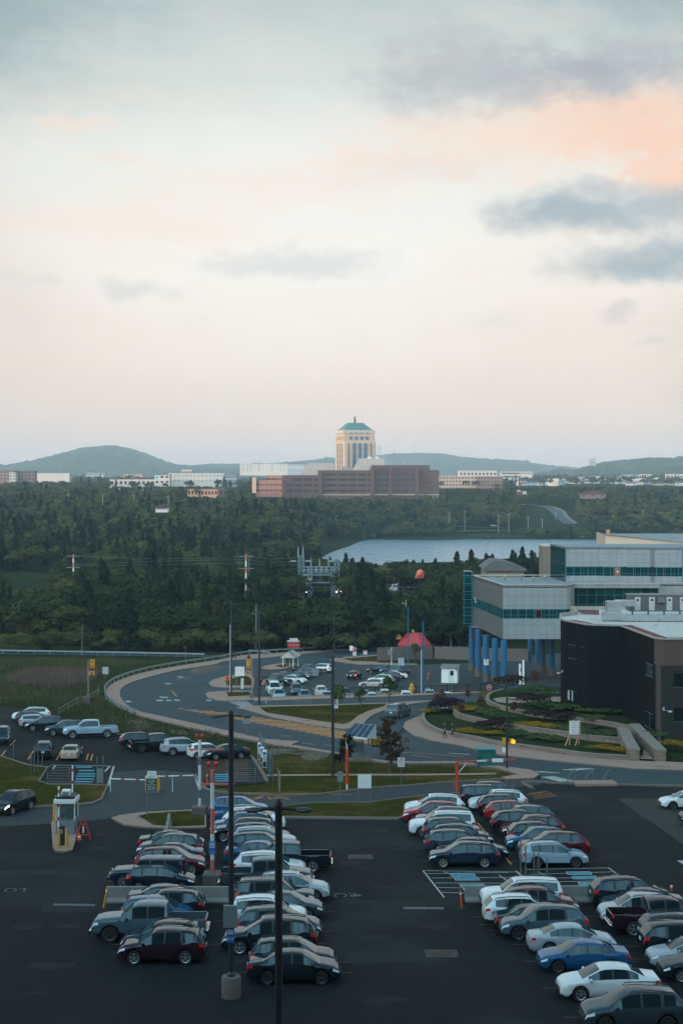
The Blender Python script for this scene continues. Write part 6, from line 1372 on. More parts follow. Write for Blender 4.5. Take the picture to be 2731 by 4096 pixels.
plain_pole('utility_pole','wooden utility pole in the wood left of the first teal pole','utility pole','E',1133,300,0,.16,M_woodp,'B',extra=xarm)
plain_pole('flag_pole','tall teal pole at the fence in front of the red roofed gazebo','pole','E',1147,405,40,.13,M_tealpaint,'B')
plain_pole('flag_pole','tall teal pole standing by the iron railing near the guard hut','pole','E',1241,585,135,.13,M_tealpaint,'A')
plain_pole('flag_pole','short white pole beside the teal pole near the guard hut','pole','E',1230,585,315,.07,M_wpost,'A')
plain_pole('flag_pole','white pole between the fence and the upper lot','pole','E',1043,415,300,.09,M_wpost,'B',extra=lambda t,H: MB().box((-.35,-.1,H*.75),(.7,.5,.8)).build('equipment_box',M_signg,t))
plain_pole('lamp_pole','thin grey pole in the wood at the left, by the far walkway','pole','C',517,190,0,.10,M_galv,'B')
plain_pole('marker_post','orange marker post behind the guardrail','post','E',533,295,255,.07,M_orange_,'B'); plain_pole('marker_post','rusty marker post by the far walkway','post','C',1165,215,130,.06,M_redpole,'B')
for v, x, yt, yb, d, l in [('S',0,0,0,0,'')][:0]: pass
for (x, yt, yb, d, l) in [(565,1273,1400,425,'red and white banded tower pole among the trees left of the substation'),(169,1273,1360,455,'red topped power pole among the trees at the far left')]:
    a = atd('D', x, yb, d); b = atd('D', x, yt, d); t = thing('power_pole', l, 'power pole', a, group=None); H = b.z-a.z; mb = MB(); n = 9
    for i in range(n): mb.lathe([(.28,H*i/n),(.26,H*(i+1)/n)],10,m=i%2)
    mb.build('pole', [M_pink, M_wpost], t); MB().box((0,-.2,H-.6),(4.4,.2,.25)).box((0,-.2,H-4.2),(4.4,.2,.25)).build('crossarm', M_galv, t)
a = atd('D',572,1400,432); b = atd('D',572,1282,432); t = thing('power_pole','plain grey power pole right beside the red and white banded one','power pole',a); MB().tube([(0,0,0),(0,0,b.z-a.z)],[.22,.16],8).build('pole', M_galv, t)
for i, (y0, y1, y2) in enumerate([(1277,1280,1281),(1297,1285,1290),(1300,1293,1296)]):
    w_ = thing('power_line', ['upper power line strung across the wood towards the substation','middle power line strung across the wood towards the substation','lowest power line strung across the wood towards the substation'][i], 'wire', (0,0,0)); P_ = [atd('D',169,y0,455), atd('D',360,y1+4,440), atd('D',565,y1,425), atd('D',628,y2+3,430), atd('D',688,y2,436)]
    MB().tube([Vector(q) for q in P_], .045, 4).build('cable', M_galv, w_)
for i,(v,x,yb,yt,d,l) in enumerate([('Q',145,503,470,960,'utility pole on the shore road, far left one'),('Q',240,552,458,975,'taller utility pole on the shore road, left of the blue car'),('Q',445,570,482,970,'slim pole on the shore road just right of the blue car'),('Q',508,560,474,975,'lamp pole on the shore road right of the blue car'),('Q',625,560,494,985,'utility pole between shore road and highway'),('Q',711,572,508,985,'utility pole right of the grass bank on the shore road'),('Q',792,540,470,1030,'utility pole against the highway bend'),('Q',1143,578,488,985,'utility pole at the right end of the shore road'),('Q',1322,580,455,990,'tall utility pole near the right edge above the grey wing'),('Q',928,525,465,1050,'utility pole right of the highway bend'),('P',430,430,362,900,'grey utility pole in the left wood, one with the short arm'),('P',645,445,372,880,'grey utility pole in the middle of the left wood'),('P',838,420,368,900,'grey utility pole below the long white building'),('P',1057,425,378,850,'grey utility pole left of the salmon building')]):
    a = atd(v,x,yb,d); b = atd(v,x,yt,d); t = thing('utility_pole', l, 'utility pole', (a.x,a.y,a.z-4)); H = b.z-a.z+4; MB().tube([(0,0,0),(0,0,H)],[.26,.2],6).build('pole', mat('grey_wood_pole',(.20,.19,.175),.85), t); MB().box((0,-.2,H-1),(2.4,.2,.25)).build('crossarm', M_woodp, t)
# substation
d = 440; s0 = atd('D',683,1394,d); su = thing('substation', 'blue grey steel lattice electrical substation with small bright lamps', 'substation', s0); ks = d/FOC
sx = lambda x: (image_px('S',x,0)[0]-683)*ks; sz = lambda y: (1394-image_px('S',0,y)[1])*ks
M_latt = mat('blue_grey_steel', (.13,.20,.25), .5, metal=.3)
def lattice_tower(x0, x1, zt, parent, y=0, dep=2.6):
    mb = MB(); 
    for a in (x0,x1):
        for b in (y,y+dep): mb.bar((a,b,0),(a,b,zt),.2)
    n = int(zt/1.5)
    for i in range(n):
        za, zb = zt*i/n, zt*(i+1)/n
        for b in (y,y+dep): mb.bar((x0,b,za),(x1,b,zb),.11); mb.bar((x1,b,za),(x0,b,zb),.11); mb.bar((x0,b,zb),(x1,b,zb),.11)
        for a in (x0,x1): mb.bar((a,y,za),(a,y+dep,zb),.11)
    return mb.build('lattice_tower', M_latt, parent)
lattice_tower(sx(245),sx(300),sz(115),su); lattice_tower(sx(622),sx(672),sz(150),su); lattice_tower(sx(345),sx(385),sz(235),su); lattice_tower(sx(585),sx(618),sz(235),su,1)
bm_ = MB()
for y_ in (232,262,318,398): bm_.bar((sx(300),.5,sz(y_)),(sx(622),.5,sz(y_)),.22); bm_.bar((sx(300),2.2,sz(y_)),(sx(622),2.2,sz(y_)),.22)
for q in range(13):
    xa = sx(300+q*25); xb = sx(300+q*25+12.5); xc = sx(325+q*25); bm_.bar((xa,.5,sz(318)),(xb,.5,sz(262)),.12); bm_.bar((xb,.5,sz(262)),(xc,.5,sz(318)),.12); bm_.bar((xa,.5,sz(398)),(xb,.5,sz(360)),.1)
bm_.build('gantry_beams', M_latt, su)
ins = MB()
for x in (375,465,558): ins.lathe([(.16,0),(.22,1.2),(.12,2.2),(.07,3.0)],8,c=(sx(x),.6,sz(232)))
for x in (430,485,537): ins.lathe([(.3,-1.8),(.3,0)],8,c=(sx(x),.4,sz(262)+1.0))
for x, y_ in ((190,172),(220,315),(320,315),(220,360),(345,170),(590,170)): ins.tube([(sx(x)-.9,.3,sz(y_)),(sx(x)+.9,.3,sz(y_))],.28,8)
for x in (240,292): ins.lathe([(.2,-.5),(.24,1.5),(.1,3)],8,c=(sx(x),1,sz(120)))
ins.build('insulators', mat('pale_insulator',(.17,.225,.25),.4), su)
lj = MB()
MB().lathe([(.05,-.5),(1.0,-.4),(1.0,.3),(.6,.5)],14,c=(sx(352),-.5,sz(372)),axis='y').box((sx(330),.4,sz(430)),(.9,.8,1.6)).build('transformer_drum', M_signg, su)
for x,y_ in ((225,460),(330,488),(643,488),(665,463),(690,480)): MB().lathe([(.03,-.18),(.17,-.12),(.22,0),(.17,.12),(.03,.18)],12,c=(sx(x),-1.2,sz(y_)),axis='y').build('flood_lamp', mat('flood_glow',(1,.85,.7),.3,emit=(1,.75,.55),estr=5), su)
fe = MB()
for q in range(34): fe.bar((sx(-60)+q*3.4,-3,sz(510)),(sx(-60)+q*3.4,-3,sz(430)),.09)
for zq_ in (435,470): fe.bar((sx(-60),-3,sz(zq_)),(sx(-60)+33*3.4,-3,sz(zq_)),.07)
fe.build('chain_fence', M_galv, su)
t = thing('orange_tarp','torn orange red tarp heap by the small car park beyond the wood','tarp',atd('D',964,1322,468)); tb_ = MB(); rr_ = random.Random(4); V = [(-1.7,0,-1.0),(1.2,.2,-.9),(1.5,.3,1.2),(.2,.1,2.1),(-.9,.2,1.5),(0,-.9,.4),(.7,-.7,1.3),(-.9,-.5,.3)]; tb_.add(V,[(0,1,5),(1,2,6),(1,6,5),(2,3,6),(3,4,6),(4,7,5),(4,5,6),(7,0,5),(4,0,7)]).add([(x,1.2,z) for x,y,z in V[:5]],[(0,1,2,3,4)]); tb_.build('sheet',mat('faded_orange',(.50,.12,.075),.8,var=.35,scale=1.5),t)
t = thing('tank_shed','small white shed roof among the trees below the car park','shed',atd('D',868,1352,455)); MB().add([(-2.5,0,0),(0,-1,1.6),(3.2,-.5,.2),(3.2,4,.2),(0,4,1.6),(-2.5,4,0)],[(0,1,4,5),(1,2,3,4)]).box((.3,2,-2),(5,3.4,4)).build('roof',M_offw,t)
# ---- red and white striped height poles
def striped(label, v, x, yt, yb, dbase, bar, zbar, r, cols, plate=None, alt=None):
    d = dbase; a = atd(v, x, yb, d); b = atd(v, x, yt, d); t = thing('height_gauge_pole', label, 'striped pole', (a.x,a.y,-.05*d)); z0 = .75; H = b.z+.05*d; n = 8; mb = MB()
    for i in range(n): mb.lathe([(r,z0+(H-z0)*i/n),(r,z0+(H-z0)*(i+1)/n)],12,m=cols[i%len(cols)])
    mb.build('pole',[M_pink,M_wpost,mat('slate_band',(.09,.11,.13),.6)],t,smooth=40)
    MB().box((0,0,.35),(1.15,1.15,.8)).build('concrete_base',M_concretepier,t,bevel=.06)
    MB().bar((bar[0],0,zbar),(bar[1],0,zbar),.12).build('crossbar',M_pink,t)
    q = MB()
    for dx in (-.22,.22): q.lathe([(.03,0),(.04,.15),(.13,.25),(.15,.38),(.08,.48)],10,c=(dx,0,H+.02))
    q.build('warning_lamps',M_signred,t)
    if plate: pp = MB().box((0,-r-.04,plate),(.42,.05,.80)).build('blue_plate',M_signblue,t); ml = MB(); [ml.box((0,-r-.075,plate+.28-.09*i),(.32,.012,.035)) for i in range(4)]; ml.build('white_lines',M_sign,pp); text('lettering','34  36',.13,(0,-r-.08,plate-.28),M_sign,pp)
    return t
d = 90.5; striped('tall red and white striped height pole with a blue plate, between the two car columns','D',488,1768,2045,d,(-.75,1.4),(VH+ (21+.05*d)*FOC/d-1801)*d/FOC,.13,(0,1,1,0),plate=(VH+(21+.05*d)*FOC/d-1945)*d/FOC)
d = 114; striped('farther red white and slate striped height pole by the parking entrance','D',459,1700,1866,d,(-.9,1.9),(VH+(21+.05*d)*FOC/d-1721)*d/FOC,.12,(1,2,1,1))
# ---- barriers
def jersey(a, b, h, label, group=None, w=.55):
    t = thing('concrete_barrier', label, 'barrier', a, 0, group); v = Vector(b)-Vector(a); L_ = v.length; t.rotation_euler = (0, 0, math.atan2(v.y, v.x)); tl = v.z/L_
    prof = [(-w/2,0),(-w/2,.12),(-w*.28,.32),(-w*.17,h),(w*.17,h),(w*.28,.32),(w/2,.12),(w/2,0)]
    V = [(0,y,z) for y,z in prof]+[(L_,y,z+tl*L_) for y,z in prof]; n = len(prof); F = [(i,(i+1)%n,n+(i+1)%n,n+i) for i in range(n)]+[tuple(range(n))[::-1],tuple(range(n,2*n))]
    bm = bmesh.new(); o = newmesh('block', V, F, M_barr, t); bm.from_mesh(o.data); bmesh.ops.recalc_face_normals(bm, faces=bm.faces[:]); bm.to_mesh(o.data); bm.free(); return t
gd = lambda x, y: Vector((x, y, -.05*y))
jersey(gd(-14.0,85.9), gd(-6.4,85.9), .92, 'long concrete barrier in the left block behind the black sedan', w=.7)
jersey(gd(7.4,86.1), gd(11.0,86.1), .92, 'concrete barrier behind the large white suv, left piece', w=.7); jersey(gd(11.15,86.1), gd(15.6,86.1), .92, 'concrete barrier behind the large white suv, right piece', w=.7)
a = at('R',1082,762); b = at('R',1092,690); c = at('R',1100,640)
jersey(a, a+(b-a)*.98, .85, 'nearer of two jersey barriers standing end to end below the entrance island'); jersey(b, b+(b-a)*.98, .85, 'farther of two jersey barriers, next to the entrance grass')
def gpost(v, x, yb, yt, label, lean=0, m=None, r=.07, base=False):
    p = at(v, x, yb); t = thing('marker_post', label, 'post', p); H = hgt(v,x,yt,yb,p.y); MB().tube([(0,0,0),(lean,0,H)],[r,r*.9],10).build('tube', m or M_bollard, t, smooth=40); MB().lathe([(r*1.05,0),(r*1.05,.12)],10,c=(lean*.8,0,H*.78)).build('reflector', M_sign, t)
    if base: MB().lathe([(.28,0),(.24,.08),(.1,.1)],12).build('rubber_base', M_tyre, t)
gpost('I',25,770,640,'leaning yellow post left of the long concrete barrier',lean=.22); gpost('H',526,750,662,'orange flexible post with white bands by the white suv',lean=-.1,m=M_orange_,base=True,r=.06); gpost('I',1418,692,655,'short yellow post beside the silver suv in the left block'); gpost('L',1488,140,112,'small red and white post near the right edge',m=M_orange_)
gpost('R',1418,305,195,'orange flexible delineator post by the striped entrance pole',m=M_orange_,r=.055,base=True); gpost('E',1268,505,455,'orange traffic tube leaning beside the guard hut',lean=.25,m=M_orange_,r=.07)
# ---- parking entrance
def arm(parent, a, b, label=None, n=10):
    mb = MB(); a = Vector(a); b = Vector(b)
    for i in range(n): mb.bar(a.lerp(b,i/n),a.lerp(b,(i+1)/n),.12,.07,m=1 if i%4 == 2 else 0)
    return mb.build('barrier_arm',[M_sign,M_signred],parent)
p = at('R',968,352); g = thing('entry_gate','twin yellow parking gate pedestals with white and red barrier arms lowered','parking gate',p); kg = p.y/FOC*.27463
gx = lambda x: (x-968)*kg; gzz = lambda y: (352-y)*kg
for x in (918,1010): MB().box((gx(x),0,gzz(348)+.62),(.30,.4,1.25)).box((gx(x),0,gzz(348)+1.3),(.34,.44,.12)).build('pedestal',M_bollard,g,bevel=.02)
MB().box((0,.1,.08),(gx(1030)-gx(908),1.3,.24)).build('island',M_kerb,g,bevel=.03)
arm(g,(gx(918),-.25,gzz(245)),(gx(612),-.25,gzz(236))); arm(g,(gx(1010),-.25,gzz(216)),(gx(1306),-.25,gzz(208)))
rest_ = MB(); rest_.bar((gx(1130),0,0),(gx(1130),0,gzz(212)),.07); rest_.bar((gx(612),0,0),(gx(612),0,gzz(240)),.07); rest_.build('arm_rest',M_wpost,g)
p = at('R',920,575); s = thing('notice_sign','dark green notice sign with white header on a grey post at the parking entrance','sign',p); ks_ = p.y/FOC*.27463; zf = lambda y: (575-y)*ks_
MB().tube([(0,0,0),(0,0,zf(215))],.05,8).build('post',M_galv,s); sxx = (966-920)*ks_
MB().box((sxx-.1,-.02,zf(290)),(.86,.05,zf(238)-zf(342))).build('panel',M_green,s); hd = MB().box((sxx-.1,-.03,zf(226)),(.90,.05,zf(215)-zf(238))).build('header',M_sign,s); hd2 = MB().box((sxx-.08,-.02,zf(195)),(.70,.05,zf(178)-zf(213))).build('upper_panel',M_sign,s)
for i, (tx, y_) in enumerate([('NO CASH',252),('PAYMENTS',264),('HERE',276),('CREDIT CARD',305),('AND PREPAID',318),('TICKETS ONLY',330)]): text('lettering',tx,.115 if i < 3 else .10,(sxx-.1,-.06,zf(y_)),M_sign,s)
MB().box((sxx-.1,-.055,zf(290)),(.74,.01,.02)).build('divider',M_sign,s)
text('lettering','PARKING',.13,(sxx-.1,-.065,zf(226)),M_green,s); text('lettering','PARKING',.11,(sxx-.08,-.055,zf(195)),M_black,s)
p = at('R',232,725); bt = thing('ticket_booth','narrow white ticket booth with large windows and air conditioner on a kerbed island','booth',p); kk = p.y/FOC*.27463
bx_ = lambda x: (x-232)*kk; bz = lambda y: (725-y)*kk
wI = bx_(312)-bx_(158); 
MB().box((0,.7,bz(590)/2),(wI,1.4,bz(590))).build('lower_wall',M_signg,bt); MB().box((bx_(240),-.01,bz(655)),(.4,.03,1.0)).build('door_panel',M_signg,bt)
fr = MB()
for x in (158,312):
    for y_ in (.03,1.37): fr.box((bx_(x),y_,(bz(590)+bz(440))/2),(.07,.07,bz(440)-bz(590)))
fr.build('corner_posts',M_sign,bt)
gl = MB(); gl.box((0,.04,(bz(590)+bz(445))/2),(wI-.08,.02,bz(445)-bz(590))).box((0,1.34,(bz(590)+bz(445))/2),(wI-.08,.02,bz(445)-bz(590))); 
M_clear = bpy.data.materials.new('clear_glass'); M_clear.use_nodes = True; _n = M_clear.node_tree; _b = _n.nodes['Principled BSDF']; _b.inputs['Transmission Weight'].default_value = .0; _b.inputs['Base Color'].default_value = (.10,.16,.17,1); _b.inputs['Roughness'].default_value = .06; _b.inputs['Alpha'].default_value = .35
gl.build('window_glass',M_clear,bt)
MB().box((.25,.8,(bz(590)+bz(500))/2),(.5,.5,bz(500)-bz(590))).box((-.35,.9,bz(565)),(.3,.3,.4)).build('desk_equipment',M_black,bt)
MB().box((0,.7,bz(430)),(wI+.25,1.8,bz(412)-bz(447))).build('fascia',M_sign,bt,bevel=.02); MB().box((0,.7,bz(400)),(wI,1.5,.14)).build('roof',M_black,bt)
ac = MB().box((bx_(232),.5,bz(368)),(.62,.6,bz(345)-bz(392))).build('air_conditioner',M_sign,bt,bevel=.03); MB().box((bx_(232),.19,bz(372)),(.46,.02,.26)).build('grille',M_signg,ac)
cn = MB(); cn.bar((bx_(158),.2,bz(447)),(bx_(152),.2,bz(388)),.06); cn.bar((bx_(312),.2,bz(447)),(bx_(318),.2,bz(388)),.06); cn.build('roof_horns',M_sign,bt)
for i, (x, yb, yt, l) in enumerate([(180,838,660,'yellow bollard at the near left corner of the ticket booth island'),(246,838,662,'yellow bollard at the near right corner of the ticket booth island'),(142,612,450,'yellow bollard behind the ticket booth on its left'),(268,590,450,'yellow bollard seen through the ticket booth glass')]):
    p = at('R',x,yb); 
    if i == 3: p = at('R',x,640)
    t = thing('bollard', l, 'bollard', p, group='yellow bollards at the ticket booth'); H = hgt('R',x,yt,yb,p.y)
    MB().lathe([(.10,0),(.10,H-.08),(.07,H-.02),(.02,H)],14).build('tube',M_bollard,t,smooth=40); MB().lathe([(.104,H*.88),(.104,H*.9)],14).build('band',M_black,t)
MB_ = thing('gate_machine','dark ticket machine beside the near bollards','machine',at('R',205,815)); MB().box((0,.1,.75),(.34,.4,1.5)).build('cabinet',M_black,MB_,bevel=.03); MB().box((0,-.11,1.15),(.2,.02,.3)).build('screen',M_signg,MB_)
for x, yb, yt, l in [(181,660,300,'near raised barrier arm standing upright at the ticket booth'),(297,445,125,'far raised barrier arm standing upright behind the ticket booth')]:
    p = at('R',x,yb+60); q = thing('raised_barrier', l, 'barrier arm', p); H = hgt('R',x,yt,yb+60,p.y); MB().box((0,0,.5),(.3,.3,1.0)).build('pedestal',M_signg,q,bevel=.02); arm(q,(0,-.2,.7),(0.03,-.2,H),n=12)
p = at('R',388,745); t = thing('caution_board','red folding caution board standing on the asphalt beside the booth','folding sign',p); H = hgt('R',0,578,745,p.y)
q = MB(); q.bar((-.55,-.3,0),(-.08,0,H),.09,.06); q.bar((.55,-.3,0),(.08,0,H),.09,.06); q.bar((-.5,.4,0),(-.06,.05,H),.07,.05); q.bar((.5,.4,0),(.06,.05,H),.07,.05); q.bar((-.42,-.22,.35),(.42,-.22,.35),.16,.05); q.bar((-.2,-.1,H*.75),(.2,-.1,H*.75),.3,.05); q.build('frame',mat('caution_red',(.33,.02,.02),.6),t); MB().box((0,-.15,H*.5),(.1,.02,.5)).build('white_stripe',M_sign,t)
co_ = thing('traffic_cone','small orange cone lying by the red caution board','cone',at('R',352,752)); MB().lathe([(.2,0),(.16,.04),(.10,.3),(.04,.5)],12).build('cone',M_orange_,co_); MB().lathe([(.125,.2),(.105,.3)],12).build('band',M_sign,co_)
# ---- post signs
def post_sign(name, label, v, x, yb, yt, sw, sh, m, plane=None, posts=1, txt=None, tcol=None, shape='box', group=None, pm=None, below=None, gap=0.0, cat='sign', backm=None):
    p = at(v, x, yb, plane=plane); t = thing(name, label, cat, p, 0, group); H = hgt(v,x,yt,yb,p.y); pm = pm or M_galv
    if posts == 1: MB().tube([(0,0,-.1),(0,0,H)],.04,8).build('post',pm,t)
    else: 
        for dx in (-sw/2-gap,sw/2+gap): MB().tube([(dx,.05,-.1),(dx,.05,H+.1)],.045,8).build('post',pm,t)
    zc = H-sh/2
    if shape == 'box': o = MB().box((0,-.06,zc),(sw,.03,sh)).build('panel',m,t)
    elif shape == 'oct':
        o = MB().lathe([(sw/2*1.08,-.015),(sw/2*1.08,.015)],8,c=(0,-.06,zc),axis='y').build('panel',M_sign,t); MB().lathe([(sw/2*.98,-.02),(sw/2*.98,.02)],8,c=(0,-.065,zc),axis='y').build('face',m,o)
    elif shape == 'dia': o = MB().box((0,-.06,zc),(sw*.72,.03,sh*.72),rot=Matrix.Rotation(R(45),3,'Y')).build('panel',m,t)
    elif shape == 'tri': o = MB().add([(-sw/2,-.06,zc-sh/2),(sw/2,-.06,zc-sh/2),(0,-.06,zc+sh/2)],[(0,1,2)]).build('panel',m,t)
    if txt:
        for (body, size, dx, dz) in txt: text('lettering', body, size, (dx,-.09,zc+dz), tcol or M_black, o)
    if shape == 'box' and below == 'nop':
        rg = MB(); n = 24; V = []
        for rad in (sw*.30,sw*.38): V += [(rad*math.cos(2*math.pi*j/n),-.085,zc+sh*.17+rad*math.sin(2*math.pi*j/n)) for j in range(n)]
        rg.add(V,[(j,(j+1)%n,n+(j+1)%n,n+j) for j in range(n)]); rg.bar((-sw*.24,-.088,zc+sh*.17+sw*.24),(sw*.24,-.088,zc+sh*.17-sw*.24),.05,.008); rg.build('red_ring',M_signred,o)
    return t, H, zc, o
post_sign('no_parking_sign','no parking sign on a teal post in the middle of the grass strip','T',1367,545,315,.62,.82,M_sign,txt=[('P',.42,0,.14),('NO PARKING',.085,0,-.2),('ANY TIME',.085,0,-.31)],below='nop',pm=M_tealpost)
post_sign('no_parking_sign','small no parking sign at the edge of the ring road beyond the shelter','M',1060,245,133,.72,.72,M_sign,'B',txt=[('P',.5,0,.1)],below='nop')
t_,H_,zc_,o_ = post_sign('stop_sign','red stop sign above a no left turn plate beside the ring road','M',970,225,102,.75,.75,M_signred,'B',shape='oct',txt=[('STOP',.25,0,0)],tcol=M_sign)
q = MB().box((0,-.06,zc_-.95),(.72,.03,.78)).build('turn_plate',M_sign,t_); rg = MB(); rg.lathe([(.3,0),(.3,.01)],20,c=(0,-.09,zc_-.95),axis='y'); rg.build('red_disc',M_signred,q); rg = MB(); rg.lathe([(.23,0),(.23,.012)],20,c=(0,-.095,zc_-.95),axis='y'); rg.build('white_disc',M_sign,q); rg = MB(); rg.bar((.08,-.11,zc_-1.1),(.08,-.11,zc_-.9),.06,.01); rg.bar((.1,-.11,zc_-.88),(-.15,-.11,zc_-.88),.06,.01); rg.bar((-.17,-.112,zc_-.78),(.17,-.112,zc_-1.12),.05,.01); rg.build('arrow',M_black,q)
post_sign('stop_sign','red stop sign between the garden and the iron railing','F',352,1088,1003,.72,.72,M_signred,shape='oct',txt=[('STOP',.24,0,0)],tcol=M_sign)
post_sign('stop_sign','small red stop sign left of the white van in the upper lot','M',203,535,383,.62,.62,M_signred,'B',shape='oct',txt=[('STOP',.2,0,0)],tcol=M_sign)
post_sign('blank_sign','plain white sign board on two posts at the access lane','T',1061,690,455,1.12,1.15,M_sign,posts=2,gap=-.06,pm=M_galv)
post_sign('road_sign','grey back of a sign on a slim post at the access lane','T',858,705,432,.5,.82,M_signg)
post_sign('white_sign','white sign with its back turned at the fence corner of the ring road','M',942,222,92,.72,1.0,M_sign,'B',cat='sign')
post_sign('parking_sign','pale blue P sign on two posts in front of the wooden fence','M',1364,270,195,1.1,1.5,mat('pale_blue_sign',(.34,.42,.46),.5),'B',posts=2,gap=-.2,txt=[('P',.6,0,.35),('VISITOR',.18,0,-.3)],tcol=mat('sign_dark_blue',(.03,.08,.14),.5))
post_sign('info_board','white information board with red dots at the left crossing island','E',93,560,418,1.5,1.5,M_sign,None,posts=2,gap=-.2,txt=[('P',.25,.5,.55),('+',.4,-.45,.1),('+',.4,.1,.1)],tcol=M_signred)
post_sign('warning_sign','orange diamond warning sign with a black truck symbol','C',1427,425,316,.9,.9,M_orange_,shape='dia',txt=[('■■',.2,0,0)],cat='sign')
post_sign('road_sign','grey sign back in the left lot by the white entrance line','R',525,325,155,.55,1.25,M_signg,posts=2,gap=-.02)
post_sign('road_sign','pale grey double sign back on the bank above the reeds','C',663,345,262,1.0,1.25,mat('pale_sign_back',(.34,.37,.38),.5),'B')
post_sign('road_sign','grey sign back between the parked cars of the upper lot','M',640,420,295,1.0,1.0,M_signg,'B')
post_sign('road_sign','small grey sign back in front of the pale blue suv, upper lot','M',265,610,460,.5,.8,M_signg,'A')
t_,H_,zc_,o_ = post_sign('walking_sign','white walking person sign hanging at the lamp post of the traffic island','M',806,672,542,.72,1.2,M_sign)
wm = MB(); wm.lathe([(.10,-.01),(.10,.01)],12,c=(0,-.09,zc_+.36),axis='y'); wm.bar((0,-.09,zc_+.24),(.02,-.09,zc_-.02),.13,.02); wm.bar((.02,-.09,zc_),(-.14,-.09,zc_-.42),.07,.02); wm.bar((.02,-.09,zc_),(.16,-.09,zc_-.4),.07,.02); wm.bar((0,-.09,zc_+.2),(.2,-.09,zc_),.05,.02); wm.build('walker',M_black,o_)
post_sign('triangle_sign','grey triangular sign back beside the ring road above the chargers','N',1487,253,120,1.1,1.0,M_signg,shape='tri')
post_sign('white_sign','narrow white sign on the pole at the left crossing','C',1520,440,335,.42,1.6,M_wpost)
p_ = at('F',558,1008,plane='B'); t = thing('white_totem','tall double white sign totem under the grey wing','sign',p_); MB().box((-.35,0,1.9),(.35,.2,3.4)).box((.2,.05,2.2),(.32,.2,4.0)).build('panels',M_sign,t); MB().box((-.2,-.12,2.6),(.15,.02,.6)).build('marks',M_black,t)
# pantry sign
p = at('E',430,318,plane='B'); t = thing('pantry_sign','red pantry sign with white headers standing behind the guardrail','sign',p); kp = p.y/FOC*.3662; W_ = 80*kp; zp = lambda y: (318-y)*kp
MB().box((0,0,zp(285)),(W_,.2,zp(264)-zp(306))).build('red_panel',M_signred,t); MB().box((0,-.02,zp(258)),(W_*1.02,.2,zp(253)-zp(264))).build('white_panel',M_sign,t); MB().box((0,-.02,zp(246)),(W_*.62,.2,zp(240)-zp(252))).build('top_panel',M_sign,t)
ps = MB(); ps.bar((-W_*.4,.1,-.3),(-W_*.4,.1,zp(300)),.14); ps.bar((W_*.4,.1,-.3),(W_*.4,.1,zp(300)),.14); ps.build('posts',M_galv,t)
text('lettering','THE PANTRY',W_*.155,(0,-.13,zp(284)),M_sign,t); text('lettering','Open Monday - Saturday',W_*.082,(0,-.14,zp(258.5)),M_black,t); MB().bar((-W_*.16,-.14,zp(246)),(-W_*.02,-.14,zp(246)),.12,.02).add([(-W_*.16,-.14,zp(246)+.14),(-W_*.16,-.14,zp(246)-.14),(-W_*.22,-.14,zp(246))],[(0,1,2)]).build('arrow',M_signred,t)
MB().bar((-W_*.05,-.13,zp(270)),(.1,-.13,zp(276)),.1,.02).bar((-.1,-.13,zp(300)),(.15,-.13,zp(293)),.1,.02).build('ornament',M_sign,t)
# thin post groups
def posts(specs, label_fn, group, m=None, r=.045, boards=()):
    for i, (v, x, yb, yt) in enumerate(specs):
        p = at(v, x, yb); t = thing('sign_post', label_fn(i), 'post', p, 0, group); H = hgt(v,x,yt,yb,p.y); MB().tube([(0,0,-.1),(0,0,H)],r,8).build('post',m or M_tealpost,t,smooth=40); MB().box((0,-.05,H-.3),(.05,.03,.5)).build('edge_on_plate',M_signg,t)
posts([('T',183,330,85),('T',195,340,105),('T',211,350,120),('T',228,365,145),('T',248,425,232),('T',262,445,250),('T',273,470,270),('T',281,483,280),('T',296,513,305),('T',336,545,395),('T',148,540,395)], lambda i: 'slim teal sign post, plate seen edge on, beside the car chargers', 'slim sign posts beside the car chargers')
posts([('K',925,725,488),('K',960,752,528),('K',1018,752,548),('K',1050,752,575),('K',1108,758,610)], lambda i: 'slim grey sign post, plate seen edge on, at the blue bays of the right block', 'slim sign posts at the blue bays', m=M_galv)
posts([('C',198,960,800),('C',218,945,760),('C',240,935,745),('C',268,900,770),('C',87,850,745),('C',610,985,825),('C',648,1010,820),('C',437,960,890),('C',302,985,920)], lambda i: 'slim grey sign post at the accessible bays of the lower left lot', 'slim sign posts in the lower left lot', m=M_tealpost)
t, H = plain_pole('wooden_stake','weathered wooden stake on the grass below the chargers','stake','T',352,595,418,.08,M_woodp)
# chargers
for i, (x, yb, yt, l) in enumerate([(187,335,190,'car charger, farthest of the three beside the sleek black sedan'),(205,360,225,'middle car charger of the three on the grass edge'),(226,398,252,'nearest car charger of the three with coiled black cable')]):
    p = at('T',x,yb); c = thing('car_charger', l, 'charger', p, 0, 'car chargers'); H = hgt('T',x,yt,yb,p.y)
    MB().box((0,0,H/2),(.42,.36,H)).build('cabinet',M_sign,c,bevel=.03); MB().box((0,-.185,H-.3),(.3,.02,.26)).build('screen',M_signblue,c)
    n = 12; cb = MB(); cb.tube([(.12*math.cos(a*.9)-.02,-.24,H*.5+.35*math.sin(a*.9)) for a in range(9)],.03,6); cb.build('cable',M_black,c); MB().box((0,-.19,H*.2),(.36,.02,H*.3)).build('lower_panel',M_black,c)
# red orange sleeve pole
p = at('T',915,592); t = thing('sleeved_pole','bright orange red sleeved pole with pale foot on the grass strip','pole',p); H = hgt('T',0,240,592,p.y); MB().lathe([(.10,-.1),(.10,H*.2)],12).build('foot',M_wpost,t,smooth=40); MB().lathe([(.13,H*.16),(.13,H)],12).build('sleeve',M_redpole,t,smooth=40); MB().tube([(0,0,H),(-.05,0,H+.35),(-.12,0,H+.6)],[.07,.05,.02],8).build('torn_tip',M_wpost,t)
